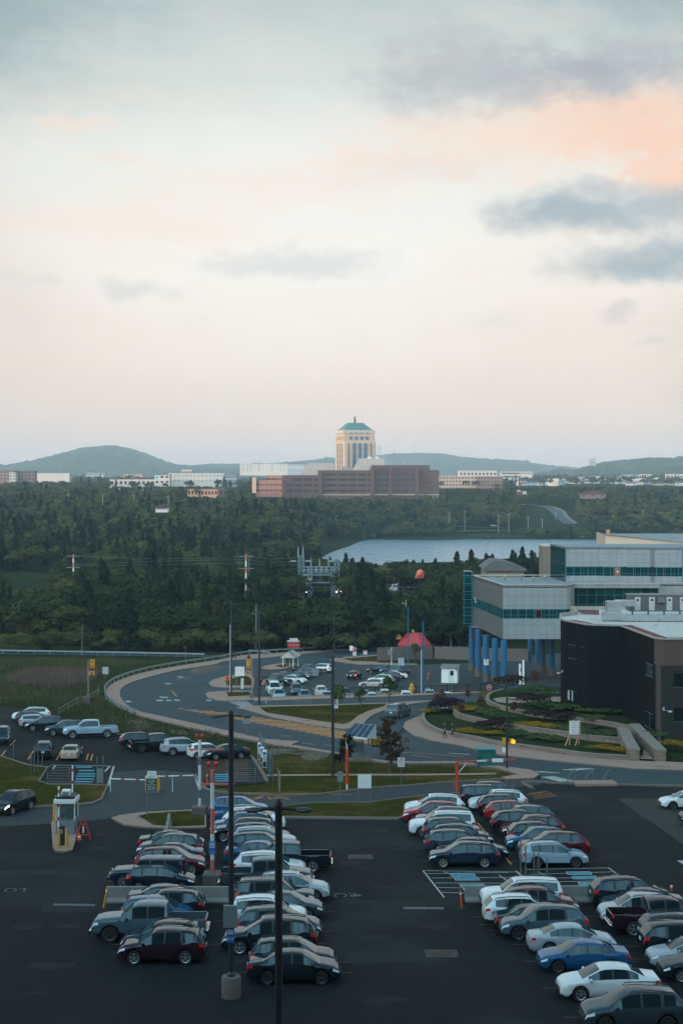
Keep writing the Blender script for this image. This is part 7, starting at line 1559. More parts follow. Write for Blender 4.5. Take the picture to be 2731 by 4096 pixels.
# height limit portal
p = at('H',503,194); t = thing('height_limit_bar','orange red height limit portal with white clearance plate','height bar',p); kh = p.y/FOC*.4874; zH = lambda y: (194-y)*kh; xH = lambda x: (x-503)*kh
MB().tube([(0,0,-.1),(0,0,zH(55))],.14,12).build('post',M_redpole,t,smooth=40); mb = MB(); 
for i in range(6): mb.bar((xH(505)+(xH(780)-xH(505))*i/6,0,zH(57)+.25*i/6),(xH(505)+(xH(780)-xH(505))*(i+1)/6,0,zH(57)+.25*(i+1)/6),.13,m=0 if i not in (2,) else 1)
mb.build('beam',[M_redpole,M_wpost],t); MB().box((xH(693),-.1,zH(48)),(xH(719)-xH(667),.04,.32)).build('clearance_plate',M_sign,t); MB().bar((.08,0,zH(110)),(xH(548),0,zH(62)),.08).build('brace',M_wpost,t)
MB().bar((-.3,0,zH(165)),(0,0,zH(165)),.06).bar((-.3,0,zH(180)),(-.3,0,zH(150)),.06).build('rung',M_redpole,t)
# teal shelter box and solar shelter
p = at('F',335,1518); t = thing('teal_kiosk','teal green kiosk with flat roof and frosted side panel at the road corner','kiosk',p); kf = p.y/FOC*.3662
MB().box((0,.7,kf*52),(kf*112,1.5,kf*104)).build('body',mat('teal_green_panel',(.012,.13,.12),.5,var=.08),t,bevel=.02); MB().box((0,.7,kf*109),(kf*124,1.8,.12)).build('roof',mat('teal_roof',(.06,.17,.18),.5),t); MB().box((-kf*60,-.35,kf*46),(kf*26,.06,kf*96)).build('frosted_panel',M_clear,t)
kp_ = MB(); [kp_.bar((dx,-.35,0),(dx,-.35,kf*98),.06) for dx in (-kf*72,-kf*48,kf*56)]; kp_.build('posts',M_galv,t)
p = at('T',1093,338); t = thing('solar_bus_shelter','bus shelter with sloped solar panel roof, glass walls and yellow poster','bus shelter',p); kt = p.y/FOC*.27463; xt = lambda x: (x-1093)*kt; zt_ = lambda y: (338-y)*kt
pst = MB(); [pst.bar((xt(x),y_,-.1),(xt(x),y_,zt_(150)+.3*y_),.12) for x, y_ in ((1095,0),(1120,0),(1052,1.5),(960,1.5),(960,0))]; pst.build('posts',M_galv,t)
R0 = [(xt(885),-.9,zt_(118)),(xt(1080),-.9,zt_(142)),(xt(1160),1.9,zt_(70)),(xt(985),1.9,zt_(52))]
rv = [Vector(q) for q in R0]; MB().add([*rv,*[q-Vector((0,0,.14)) for q in rv]],[(0,1,2,3),(7,6,5,4),(0,4,5,1),(1,5,6,2),(2,6,7,3),(3,7,4,0)]).build('roof_frame',M_sign,t)
sp = MB()
for i in range(4):
    a0, a1 = rv[0].lerp(rv[1],(i+.04)/4), rv[0].lerp(rv[1],(i+.96)/4); b0, b1 = rv[3].lerp(rv[2],(i+.04)/4), rv[3].lerp(rv[2],(i+.96)/4); up = Vector((0,0,.03)); q = [a0.lerp(b0,.03)+up,a1.lerp(b1,.03)+up,a1.lerp(b1,.97)+up,a0.lerp(b0,.97)+up]; sp.add(q,[(0,1,2,3)])
sp.build('solar_panels',mat('solar_cells',(.012,.035,.06),.12),t)
MB().add([tuple(rv[1]),(xt(1160),-.9,zt_(145)),tuple(rv[2])],[(0,1,2)]).build('roof_end',M_signg,t)
MB().box(((xt(960)+xt(1050))/2,1.5,zt_(245)),(xt(1050)-xt(960),.03,zt_(190)-zt_(300))).box((xt(960),.75,zt_(245)),(.03,1.4,zt_(190)-zt_(300))).build('glass_wall',M_clear,t)
ps_ = MB().box((xt(1172),1.2,zt_(192)),(xt(1215)-xt(1130),.1,zt_(157)-zt_(228))).build('yellow_poster',mat('poster_yellow',(.50,.27,.03),.5),t); text('lettering','OPEN HOUSE',.16,(xt(1172),1.14,zt_(170)),M_black,ps_); MB().box((xt(1172),1.25,zt_(192)),(xt(1218)-xt(1126),.08,zt_(154)-zt_(260))).build('poster_frame',M_black,t)
MB().box((xt(1010),.2,.08),(xt(1130)-xt(930),1.8,.3)).build('concrete_pad',M_kerb,t)
bk = MB(); 
for x in (992,1018): bk.tube([(xt(x)-.22,-.6,0),(xt(x)-.22,-.6,.6),(xt(x)-.1,-.6,.78),(xt(x)+.1,-.6,.78),(xt(x)+.22,-.6,.6),(xt(x)+.22,-.6,0)],.035,6)
o = tag(bk.build('bike_hoops',M_galv),'bent grey bike hoops beside the solar bus shelter','bike rack'); o.location = p
wb = thing('litter_bin','black litter bin behind the scraggly bush by the lamp post','bin',at('T',888,318)); MB().lathe([(.36,0),(.4,1.2),(.42,1.45),(.2,1.6)],14).build('drum',M_black,wb,smooth=40); MB().box((0,-.4,1.2),(.3,.08,.16)).build('slot',M_signg,wb)
# small gable bus shelter on the far island
p = at('M',440,272,plane='B'); t = thing('gable_bus_shelter','white framed bus shelter with gabled glass roof at the top of the upper lot','bus shelter',p); km = p.y/FOC*.27096; xm = lambda x: (x-440)*km; zm = lambda y: (272-y)*km
MB().add([(xm(340),-1.2,zm(190)),(xm(470),-1.2,zm(190)),(xm(515),1.8,zm(182)),(xm(395),1.8,zm(182)),(xm(405),-1.2,zm(140)),(xm(445),1.8,zm(136))],[(0,4,5,3),(4,1,2,5),(0,1,4)]).build('roof',M_offw,t); rb = MB(); [rb.bar((xm(405)+(xm(445)-xm(405))*f,-1.2+3*f,zm(139)+.08),(xm(470)+(xm(515)-xm(470))*f,-1.2+3*f,zm(189)+.08),.1) for f in np.linspace(0,1,7)]; rb.build('roof_ribs',M_signg,t)
q = MB(); [q.bar((xm(x),y_,0),(xm(x),y_,zm(190)),.14) for x, y_ in ((366,-.9),(452,-.9),(420,1.4),(490,1.4))]; q.build('posts',M_sign,t); MB().box((xm(440),1.4,zm(230)),(2.4,.04,zm(200)-zm(262))).box((xm(410),.2,zm(230)),(.04,2.2,zm(200)-zm(262))).build('glass_wall',M_clear,t)
# guard hut, hydrant, gazebo, wooden fence, iron railing
p = at('E',1405,522,plane='B'); t = thing('guard_hut','small white guard hut with one window beside the upper lot','hut',p, R(-12)); kh = p.y/FOC*.3662; w = 100*kh; h = 96*kh
MB().box((0,1.1,h/2),(w,2.2,h)).build('wall',M_sign,t); MB().add([(-w/2-.2,-.2,h+.02),(w/2+.2,-.2,h+.02),(w/2+.2,2.4,h+.35),(-w/2-.2,2.4,h+.35),(-w/2-.2,-.2,h-.1),(w/2+.2,-.2,h-.1)],[(0,1,2,3),(4,5,1,0)]).build('roof',mat('hut_roof',(.16,.17,.17),.7),t)
dd = MB().box((w*.12,-.03,h*.48),(w*.34,.05,h*.86)).build('door',M_wpost,t); MB().box((w*.16,-.07,h*.66),(w*.2,.04,h*.3)).build('window',M_darkwin,dd); MB().box((w*.0,-.09,h*.42),(.06,.06,.2)).build('handle',M_black,dd); MB().box((w*.44,-.1,h*.88),(.2,.2,.2)).build('lamp',M_signg,t)
p = at('M',1454,505,plane='A'); t = thing('fire_hydrant','yellow fire hydrant on the pavement by the iron railing','hydrant',p); MB().lathe([(.26,0),(.26,.06),(.17,.1),(.17,.75),(.22,.78),(.22,.84),(.15,.95),(.05,1.05),(.05,1.12)],14).lathe([(.09,-.34),(.11,-.3),(.11,.3),(.09,.34)],10,c=(0,0,.55),axis='x').build('body',M_bollard,t,smooth=40); t.scale = (1.35,1.35,1.55)
MB().lathe([(.10,-.12),(.13,0)],10,c=(0,-.2,.5),axis='y').build('outlet',M_bollard,t)
p = at('E',1195,345,plane='B'); t = thing('gazebo','open gazebo with faceted red roof behind the wooden fence','gazebo',(p.x,p.y+6,p.z)); kz = (p.y+6)/FOC*.3662; ze = (345+0-298)*kz-.0; zt2 = (345-228)*kz; rw = 112*kz
rp = MB(); n = 8; V = [(rw*math.cos(2*math.pi*(j+.5)/n), rw*.8*math.sin(2*math.pi*(j+.5)/n), ze) for j in range(n)]+[(.46*rw*math.cos(2*math.pi*(j+.5)/n), .3*rw*math.sin(2*math.pi*(j+.5)/n), zt2) for j in range(n)]
rp.add(V,[(j,(j+1)%n,n+(j+1)%n,n+j) for j in range(n)]+[tuple(range(n,2*n))]); rp.add([(v[0],v[1],v[2]-.25) for v in V[:n]]+V[:n],[(j,(j+1)%n,n+(j+1)%n,n+j) for j in range(n)]); rp.build('roof',mat('gazebo_red',(.42,.035,.045),.6,var=.06),t); gp_ = MB(); [gp_.bar((V[j][0]*.92,V[j][1]*.92,-.5),(V[j][0]*.92,V[j][1]*.92,ze),.18) for j in range(n)]; gp_.build('posts',M_woodp,t)
for i, (x, y, l) in enumerate([(1090,225,'yellow bell lamp on a teal bracket left of the gazebo roof'),(1176,198,'yellow bell lamp above the gazebo roof')]):
    p = at('E',x,330,plane='B'); t = thing('bell_lamp', l, 'lamp', p); H = hgt('E',x,y,330,p.y); MB().tube([(-.9,0,0),(-.9,0,H+.2),(-.4,0,H+.5),(0,0,H+.35)],.06,8).build('pole',M_tealpaint,t); MB().lathe([(.75,-.7),(.5,-.2),(.2,.3),(.08,.4)],14,c=(0,0,H)).build('shade',mat('bell_yellow',(.55,.36,.14),.5),t)
def fence_run(name, label, a, b, h, gap, w, m, plane='B', rails=2, cat='fence', post_every=12, pname='pickets'):
    v = Vector((b.x-a.x,b.y-a.y,0)); L_ = v.length; t = thing(name,label,cat,a,math.atan2(v.y,v.x)); sl = (b.z-a.z)/L_; mb = MB(); n = int(L_/gap); rr_ = random.Random(3)
    for i in range(n): x = (i+.5)*gap; hh = h*(1+rr_.uniform(-.05,.05)*(pname == 'planks')); mb.box((x,0,sl*x+hh/2+.05),(w,.03 if w > .06 else w,hh))
    mb.build(pname,m,t); rb = MB(); [rb.bar((0,.04,h*f),(L_,.04,sl*L_+h*f),.07) for f in ((.2,.85) if pname == 'planks' else (.12,.97))]; rb.build('rails',m,t)
    for i in range(0,int(L_/2.4)+1): x = min(i*2.4,L_); MB().box((x,.06,sl*x+h/2),(.12,.12,h*1.05)).build('post',m,t)
M_fence = mat('silvered_fence_planks',(.15,.125,.115),.9,var=.25,scale=3)
fence_run('wooden_fence','tall weathered plank fence below the red roofed gazebo',at('M',1165,222,plane='B'),at('F',0,840,plane='B'),2.7,.19,.17,M_fence,pname='planks')
fence_run('wooden_fence','shadowed continuation of the plank fence behind the blue columns',at('F',10,842,plane='B'),at('F',600,862,plane='B'),2.6,.19,.17,M_fence,pname='planks')
M_iron = mat('black_iron',(.02,.024,.027),.5)
a_ = at('M',880,512,plane='A'); b_ = at('M',1345,497,plane='A'); c_ = at('E',1430,580,plane='A'); e_ = at('F',470,1030,plane='A')
fence_run('iron_railing','black iron railing above the retaining wall, left stretch with the staked trees',a_,b_,1.1,.16,.035,M_iron); fence_run('iron_railing','black iron railing beside the hydrant, middle stretch',b_+Vector((.15,0,0)),c_,1.1,.16,.035,M_iron); fence_run('iron_railing','black iron railing in front of the guard hut and blue columns',c_+Vector((.15,0,0)),e_,1.1,.16,.035,M_iron)
fence_run('red_railing','rusty red playground railing behind the fence',at('E',1375,318,plane='B')+Vector((0,10,0)),at('E',1530,318,plane='B')+Vector((0,10,0)),3.6,.5,.06,mat('teal_rail',(.06,.10,.11),.5),cat='railing')
# guardrails
def guardrail(label, pts, plane_fn, every=1, h=.72):
    c = [p for p in pts]; t = thing('guardrail', label, 'guardrail', c[0]); o0 = Vector(c[0]); mb = MB(); L_ = 0
    for i in range(len(c)-1):
        a, b = Vector(c[i])-o0, Vector(c[i+1])-o0; mb.bar(a+Vector((0,0,h)),b+Vector((0,0,h)),.06,.30); mb.bar(a+Vector((0,-.03,h+.09)),b+Vector((0,-.03,h+.09)),.07,.08); mb.bar(a+Vector((0,-.03,h-.09)),b+Vector((0,-.03,h-.09)),.07,.08)
    mb.build('rail',mat('galvanised_rail',(.27,.32,.34),.45,metal=.4),t); acc = 0; step_ = 3.6
    for i in range(len(c)-1):
        a, b = Vector(c[i])-o0, Vector(c[i+1])-o0; L_ = (b-a).length
        while acc < L_:
            q = a.lerp(b, acc/L_); MB().box((q.x,q.y+.12,q.z+.36),(.18,.18,.95)).build('post',M_galv,t); acc += step_
        acc -= L_
gr = [(866,1487),(820,1488.5),(736,1494),(640,1499.5),(560,1505),(494,1516.5),(402.8,1530),(329.6,1544.5),(278,1560.5),(250,1576),(240.5,1593),(249,1611),(276,1630),(315,1646)]
guardrail('galvanised guardrail sweeping round the outside of the ring road', [ground(*p) for p in DP(curve(gr,4))], None)
guardrail('pale guardrail along the straight walkway at the far left', [at('D',x,y,plane='B') for x, y in [(-100,1500),(0,1501.5),(130,1503.5),(250,1505.5),(380,1508),(470,1510)]], None)
p0 = at('E',150,335,plane='B'); p1 = at('E',285,350,plane='B'); guardrail('short guardrail piece behind the crossing near the pantry sign', [p0,p1], None)
t = thing('stair_railing','pale stair railing climbing the grass bank to the ring road','railing',at('C',370,575)); o0 = at('C',370,575); pr = [at('C',*q) for q in ((370,575),(430,540),(490,505),(545,490),(615,450),(620,430))]; mb = MB()
for q in range(len(pr)-1):
    a, b = pr[q]-o0, pr[q+1]-o0; mb.bar(a+Vector((0,0,1.0)),b+Vector((0,0,1.0)),.07); mb.bar(a+Vector((0,0,.5)),b+Vector((0,0,.5)),.05); mb.bar(a+Vector((0,0,-.1)),a+Vector((0,0,1.0)),.07)
mb.build('handrail',M_galv,t); MB().box(tuple(pr[3]-o0+Vector((0,0,.4))),(.9,.9,.9)).build('concrete_foot',M_concretepier,t)
for i, (x, l) in enumerate([(1058,'left of three small handrails at the crossing ramp'),(1142,'middle of three small handrails at the crossing ramp'),(1226,'right of three small handrails at the crossing ramp')]):
    p = at('H',x,152); t = thing('handrail', l, 'handrail', p, 0, 'handrails at the crossing ramp'); mb = MB(); mb.tube([(0,0,0),(0,0,1.25)],.035,8); mb.tube([(0,0,1.2),(-.5,-.3,.8),(-.8,-.5,.1)],.03,8); mb.tube([(-.75,-.5,0),(-.75,-.5,.55)],.03,8); mb.build('rail',M_galv,t); MB().box((-.3,-.2,.02),(1,.8,.06)).build('foot_plate',M_kerb,t)
sheet('ramp_landing', gpts('H',[(1048,155),(1235,152),(1262,170),(1062,172)]), .22, M_conc, thick=.3)
# traffic signals
def signal(label, v, x, yb, yt, heads, m=None, plane=None, lit=True):
    p = at(v,x,yb,plane=plane); t = thing('traffic_signal', label, 'traffic light', p); H = hgt(v,x,yt,yb,p.y); k = H/(yb-yt)
    MB().tube([(0,0,0),(0,0,H)],.09,10).build('pole',m or M_woodp,t,smooth=40); MB().box((0,0,.4),(.7,.7,.9)).build('concrete_foot',M_concretepier,t,bevel=.04)
    for hx, hy, hw_, hh_, horiz in heads:
        dx = (hx-x)*k; zc = (yb-hy)*k; hd = MB(); hd.box((dx,-.1,zc),(hw_,.3,hh_)).bar((0,0,zc),(dx,-.05,zc),.06); o = hd.build('signal_head',M_bollard,t)
        n = 3 if hh_ > .9 else 2
        for j in range(n): MB().lathe([(.13,-.02),(.13,.02)],12,c=(dx,-.27,zc+(j-(n-1)/2)*hh_/n*.95),axis='y').build('lens',M_signred if j == n-1 else (M_amber if j else M_black),o)
signal('traffic signal with two yellow heads on the bank left of the ring road','C',555,480,222,[(582,243,.6,1.15,0),(578,302,.75,.5,0)])
signal('traffic signal with yellow heads at the left crossing island','M',103,540,190,[(73,242,.62,1.3,0),(68,315,.6,.55,0)],m=M_woodp)
# wooden way sign in the garden
p = at('F',880,1405)+Vector((0,0,.5)); t = thing('way_sign','white directory board on a raw wooden frame with slanted braces','sign',p); kf = p.y/FOC*.3662; xf = lambda x: (x-880)*kf; zf_ = lambda y: (1405-y)*kf
fr = MB(); fr.bar((xf(855),0,-.6),(xf(855),0,zf_(1258)),.14); fr.bar((xf(915),.1,-.6),(xf(915),.1,zf_(1258)),.12); fr.bar((xf(812),-.6,-.5),(xf(855),0,zf_(1350)),.12); fr.bar((xf(878),-.5,-.5),(xf(915),.1,zf_(1350)),.12); fr.build('wooden_frame',mat('raw_wood',(.34,.20,.12),.85,var=.12,scale=5),t)
bd = MB().box((xf(888),-.1,zf_(1300)),(xf(921)-xf(855),.05,zf_(1258)-zf_(1342))).build('board',M_sign,t); dt = MB(); ln = MB()
for i, y_ in enumerate((1268,1284,1299,1314,1330)): dt.lathe([(.09,-.01),(.09,.01)],12,c=(xf(915),-.14,zf_(y_)),axis='y'); ln.box((xf(888),-.13,zf_(y_+7)),(xf(918)-xf(858),.01,.015)); ln.box((xf(882),-.13,zf_(y_)),(.55,.01,.06))
dt.build('red_dots',M_signred,bd); ln.build('entries',M_signg,bd)
# rocks by the black building: loose stones
rk = MB(); rr_ = random.Random(2)
for i in range(70):
    f = rr_.random(); q = at('F',1175+f*170,1225+f*90+rr_.uniform(-8,12)); r_ = rr_.uniform(.15,.42); rk.lathe([(r_*.5,-r_*.3),(r_,0),(r_*.7,r_*.5),(r_*.1,r_*.7)],6,c=(q.x,q.y,q.z+1.1+r_*.2))
o = rk.build('rubble_stones',mat('pale_rubble',(.27,.26,.25),.9,var=.25,scale=2)); tag(o,'loose pale rubble stones banked against the black building','stones',kind='stuff')
# ------------------------------------------------------------------ trees
LM_dec = leafmat('broadleaf_foliage', (.007,.016,.008), (.020,.033,.012), (.062,.066,.022))
LM_con = leafmat('conifer_foliage', (.005,.0135,.0095), (.0105,.0225,.0135), (.028,.036,.017))
LM_brown = leafmat('browned_conifer_foliage', (.035,.024,.017), (.075,.040,.026), (.045,.043,.022))
LM_red = leafmat('reddish_foliage', (.05,.022,.022), (.10,.035,.035), (.06,.045,.025))
LM_purple = leafmat('purple_shrub_foliage', (.022,.013,.016), (.038,.020,.024), (.03,.03,.018))
LM_green = leafmat('bright_shrub_foliage', (.024,.045,.016), (.045,.07,.024), (.08,.08,.03))
LM_yel = leafmat('yellow_flowers', (.13,.078,.012), (.25,.145,.016), (.05,.055,.016))
M_bark = mat('bark', (.075,.058,.045), .9, var=.25, scale=4)
M_birch = mat('pale_bark', (.25,.23,.20), .8, var=.25, scale=3)
def leaf_quads(P, Nn, size, r, tri=False):
    n = len(P); t = r.normal(size=(n,3)); t -= (t*Nn).sum(1)[:,None]*Nn; t /= np.linalg.norm(t,axis=1)[:,None]+1e-9; b = np.cross(Nn, t)
    s = (size*r.uniform(.6,1.35,n))[:,None]
    if tri: return np.stack([P+t*s*1.1, P-t*s*.6+b*s*.95, P-t*s*.6-b*s*.95], 1)
    return np.stack([P+t*s, P+b*s*.75, P-t*s, P-b*s*.75], 1)
def crown_dec(n, seed, w=1.0, size=.34, tri=False, lobes=9):
    """unit crown: height 0.25..1, radius about .36"""
    r = np.random.default_rng(seed); C = [(0,0,.56,.27)]
    for k in range(lobes-1):
        a = 2*np.pi*k*.618+r.uniform(-.4,.4); e = r.uniform(-.25,1.25); q = .21*np.cos(e)*r.uniform(.8,1.15); z = .55+.22*np.sin(e)*r.uniform(.85,1.2)
        C.append((q*np.cos(a)*w, q*np.sin(a)*w, z, r.uniform(.10,.18)))
    C = np.array(C); k = r.integers(0, lobes, n); d = r.normal(size=(n,3)); d /= np.linalg.norm(d,axis=1)[:,None]; d[:,2] = np.where(r.random(n) < .75, np.abs(d[:,2]), d[:,2])
    rad = C[k,3]*r.uniform(.75,1.05,n)**.5; P = C[k,:3]+d*rad[:,None]*np.array([1.15*w,1.15*w,.9]); Nn = d+r.normal(size=(n,3))*.26+np.array([0,0,.18]); Nn /= np.linalg.norm(Nn,axis=1)[:,None]
    return P, Nn
def crown_con(n, seed, tri=False, gaps=True, spread=.19):
    r = np.random.default_rng(seed); z = .10+.90*r.random(n)**1.25; tier = np.floor(z*13)/13; fr = (z-tier)*13
    R_ = spread*(1.02-z)**.85*(1.12-.42*fr)*(1+.22*np.sin(tier*57+seed)); a = r.uniform(0, 2*np.pi, n); q = np.sqrt(r.uniform(.25,1,n))
    a = a+.0; br = 1+.28*np.sin(a*5+tier*40)
    P = np.stack([R_*q*br*np.cos(a), R_*q*br*np.sin(a), z-.03*q], 1); Nn = np.stack([np.cos(a)*.7, np.sin(a)*.7, np.full(n,.75)], 1)+r.normal(size=(n,3))*.4; Nn /= np.linalg.norm(Nn,axis=1)[:,None]
    return P, Nn
def mesh_from_quads(name, Q, m):
    n, k = Q.shape[:2]; me = bpy.data.meshes.new(name); me.vertices.add(n*k); me.vertices.foreach_set('co', Q.reshape(-1).astype(np.float32))
    me.loops.add(n*k); me.loops.foreach_set('vertex_index', np.arange(n*k, dtype=np.int32)); me.polygons.add(n)
    me.polygons.foreach_set('loop_start', np.arange(0, n*k, k, dtype=np.int32)); me.polygons.foreach_set('loop_total', np.full(n, k, dtype=np.int32)); me.materials.append(m); me.update(); me.validate(); return me
def trunk_mesh(con, seed):
    r = random.Random(seed); mb = MB()
    if con: mb.tube([(0,0,-.03),(.003,0,.4),(0,.002,.97)],[.018,.011,.002],7)
    else:
        mb.tube([(0,0,-.03),(.01,.005,.2),(.0,.01,.45),(.02,0,.75)],[.026,.02,.014,.004],8)
        for k in range(7):
            a = r.uniform(0,6.28); z = r.uniform(.2,.5); L_ = r.uniform(.14,.26); mb.tube([(0,0,z),(math.cos(a)*L_*.6,math.sin(a)*L_*.6,z+L_*.5),(math.cos(a)*L_,math.sin(a)*L_,z+L_*1.1)],[.011,.007,.003],5)
    o = mb.build('trunk', M_bark); me = o.data; bpy.data.objects.remove(o); return me
DEC = []; CON = []
for s_ in range(5):
    P, Nn = crown_dec(1500, 10+s_, 1.0+.12*(s_-2), lobes=13+2*s_); DEC.append((mesh_from_quads('crown', leaf_quads(P, Nn, .030, np.random.default_rng(s_)), LM_dec), trunk_mesh(False, s_)))
for s_ in range(4):
    P, Nn = crown_con(1500, 30+s_, spread=.17+.02*s_); CON.append((mesh_from_quads('crown', leaf_quads(P, Nn, .024, np.random.default_rng(s_)), LM_con), trunk_mesh(True, s_)))
def tree(kind, x, y, h, label=None, cat='tree', group=None, name=None, wid=1.0, z=None, crown=None, mat_=None, root=None, bark=None):
    cm, tm = crown or ((DEC if kind == 'd' else CON)[int(rng.integers(0, 5 if kind == 'd' else 4))])
    t = bpy.data.objects.new(name or ('broadleaf_tree' if kind == 'd' else 'conifer_tree'), None); link(t); t.location = (x, y, float(gz(x, y)) if z is None else z); t.scale = (h*wid, h*wid, h); t.rotation_euler = (0,0,rng.uniform(0,6.28))
    tag(t, label, cat, group)
    c = bpy.data.objects.new('crown', cm); link(c, t); k = bpy.data.objects.new('trunk', tm); link(k, t)
    if mat_: c.material_slots[0].link = 'OBJECT'; c.material_slots[0].material = mat_
    if bark: k.material_slots[0].link = 'OBJECT'; k.material_slots[0].material = bark
    return t
# windows in the wood: (u0, u1, v0, v1, distance of what must stay visible)
CLEAR = [(655,693,1463,1500,322),(735,1320,1240,1268,930),(585,1008,1075,1140,1105),(1207,1322,1155,1208,1090),(1046,1200,1206,1228,985),(681,782,1285,1364,438),(0,118,1316,1342,600),(893,965,1322,1352,478),(356,387,1155,1165,698),
         (431,514,1119,1138,1170),(252,545,1080,1115,1460),(1008,1154,1085,1120,1490),(952,976,1302,1322,470),(553,573,1272,1352,420),(163,177,1272,1310,452),(0,165,1075,1103,1630),(1160,1230,1084,1100,1700),(1180,1568,1092,1116,1690),(1331,1400,1128,1141,1110),(1185,1212,1124,1133,1240)]
def clear(x, y, h, w):
    z = float(gz(x, y)); k = FOC/y; u = CU+x*k; vt = VH-(z+h-CZ)*k; vb = VH-(z-CZ)*k; du = w*k
    for u0, u1, v0, v1, d in CLEAR:
        if y < d and u+du > u0 and u-du < u1 and vt < v1 and vb > v0: return False
    return True
cand = []
def try_tree(x, y, kind, h):
    w = h*(.30 if kind == 'd' else .16)
    for f in (1, .8, .62, .5):
        if clear(x, y, h*f, w*f):
            cand.append((x, y, kind, h*f)); return
def scatter(n, yr, xr, pcon, hr_, dens=None):
    for _ in range(n):
        y = yr[0]+(yr[1]-yr[0])*rng.random()**.85; x = rng.uniform(*xr(y)); kind = 'c' if rng.random() < (pcon(x, y) if callable(pcon) else pcon) else 'd'
        if dens and not dens(x, y): continue
        h = rng.uniform(*hr_)*(1.24 if kind == 'c' else 1.0); try_tree(x, y, kind, h)
fan = lambda a, b: (lambda y: (a*y, b*y))
def wood_ok(x, y):
    u = CU+x*FOC/y
    if y < 345 and u < 540 and y < 322+ (540-u)*.03: return False
    if u > 1055 and y < 300: return False
    if x > lake_xl(y)+5 and 512 < y < 950: return False
    if u < 60 and y < 350: return False
    return True
# near wood behind the ring road (front edge follows the road)
scatter(260, (313, 345), fan(-.25, .09), .28, (5.5, 12.5), wood_ok)
scatter(720, (340, 506), fan(-.26, .135), lambda x, y: .18 if y > 455 else .42 if -60 < x < 20 else .26, (7, 14), wood_ok)
scatter(150, (494, 516), fan(-.045, .16), .12, (8.5, 13), lambda x, y: True)
scatter(1500, (506, 950), fan(-.27, .0), lambda x, y: .5 if y < 700 else .22, (8, 12.5), wood_ok)
scatter(1300, (946, 1108), fan(-.26, .26), .12, (7.5, 11.5), lambda x, y: True)
scatter(420, (1108, 1500), fan(-.26, -.06), .15, (7, 11), None); scatter(900, (1108, 1700), fan(.065, .26), .15, (6, 10), None); scatter(500, (1700, 2600), fan(.1, .26), .15, (6, 10), None); scatter(160, (1500, 2300), fan(-.26, -.08), .2, (6, 10), None)
scatter(150, (945, 962), lambda y: (12, 170), .15, (4, 8), None); scatter(160, (640, 945), lambda y: (float(lake_xl(y))-16, float(lake_xl(y))+4), .3, (4, 8), None)
# scrubby edge of the wood
scatter(120, (311, 320), fan(-.235, .03), .15, (2.5, 5.5), None)
cand = [c for c in cand]
order = sorted(range(len(cand)), key=lambda i: -cand[i][3]/cand[i][1])
nd = nc = 0; rest = []
LAB = {'d': ('broadleaf tree with rounded dark green crown in the wood beyond the guardrail', 'broadleaf trees of the wood'), 'c': ('pointed dark conifer in the wood beyond the guardrail', 'conifers of the wood')}
for i in order:
    x, y, kind, h = cand[i]
    if (kind == 'd' and nd < 230 or kind == 'c' and nc < 150) and y < 520:
        tree(kind, x, y, h, LAB[kind][0], 'tree', LAB[kind][1], wid=rng.uniform(1.05,1.75) if kind == 'd' else rng.uniform(.95,1.45)); nd += kind == 'd'; nc += kind == 'c'
    else: rest.append(cand[i])
DECF = []; CONF = []
for lod, (nl, sz) in enumerate(((620,.040),(190,.068))):
    DECF.append([leaf_quads(*crown_dec(nl, 50+s_, lobes=13), sz, np.random.default_rng(s_), True) for s_ in range(4)]); CONF.append([leaf_quads(*crown_con(nl, 70+s_), sz*.8, np.random.default_rng(s_), True) for s_ in range(4)])
for kind, name, m in (('d', 'forest', LM_dec), ('c', 'forest', LM_con)):
    out = []; tint = []
    for x, y, k, h in rest:
        if k != kind: continue
        src = (DECF if k == 'd' else CONF)[0 if y < 620 else 1][int(rng.integers(0,4))]; a = rng.uniform(0,6.28); c, s_ = math.cos(a), math.sin(a); w = rng.uniform(1.05,1.7) if k == 'd' else rng.uniform(1,1.4)
        q = src*h; q = np.stack([(q[...,0]*c-q[...,1]*s_)*w+x, (q[...,0]*s_+q[...,1]*c)*w+y, q[...,2]+float(gz(x, y))], -1); out.append(q); tint.append(np.full(q.shape[0]*q.shape[1], rng.uniform(-.3,.42)))
    me = mesh_from_quads(name, np.concatenate(out), m); at_ = me.attributes.new('tint', 'FLOAT', 'POINT'); at_.data.foreach_set('value', np.concatenate(tint).astype(np.float32)); o = bpy.data.objects.new(name, me); link(o); o['kind'] = 'stuff'; o['label'] = 'far wooded slopes of rounded broadleaf trees reading as one mass' if kind == 'd' else 'far dark conifers scattered through the wooded slopes'; o['category'] = 'forest'

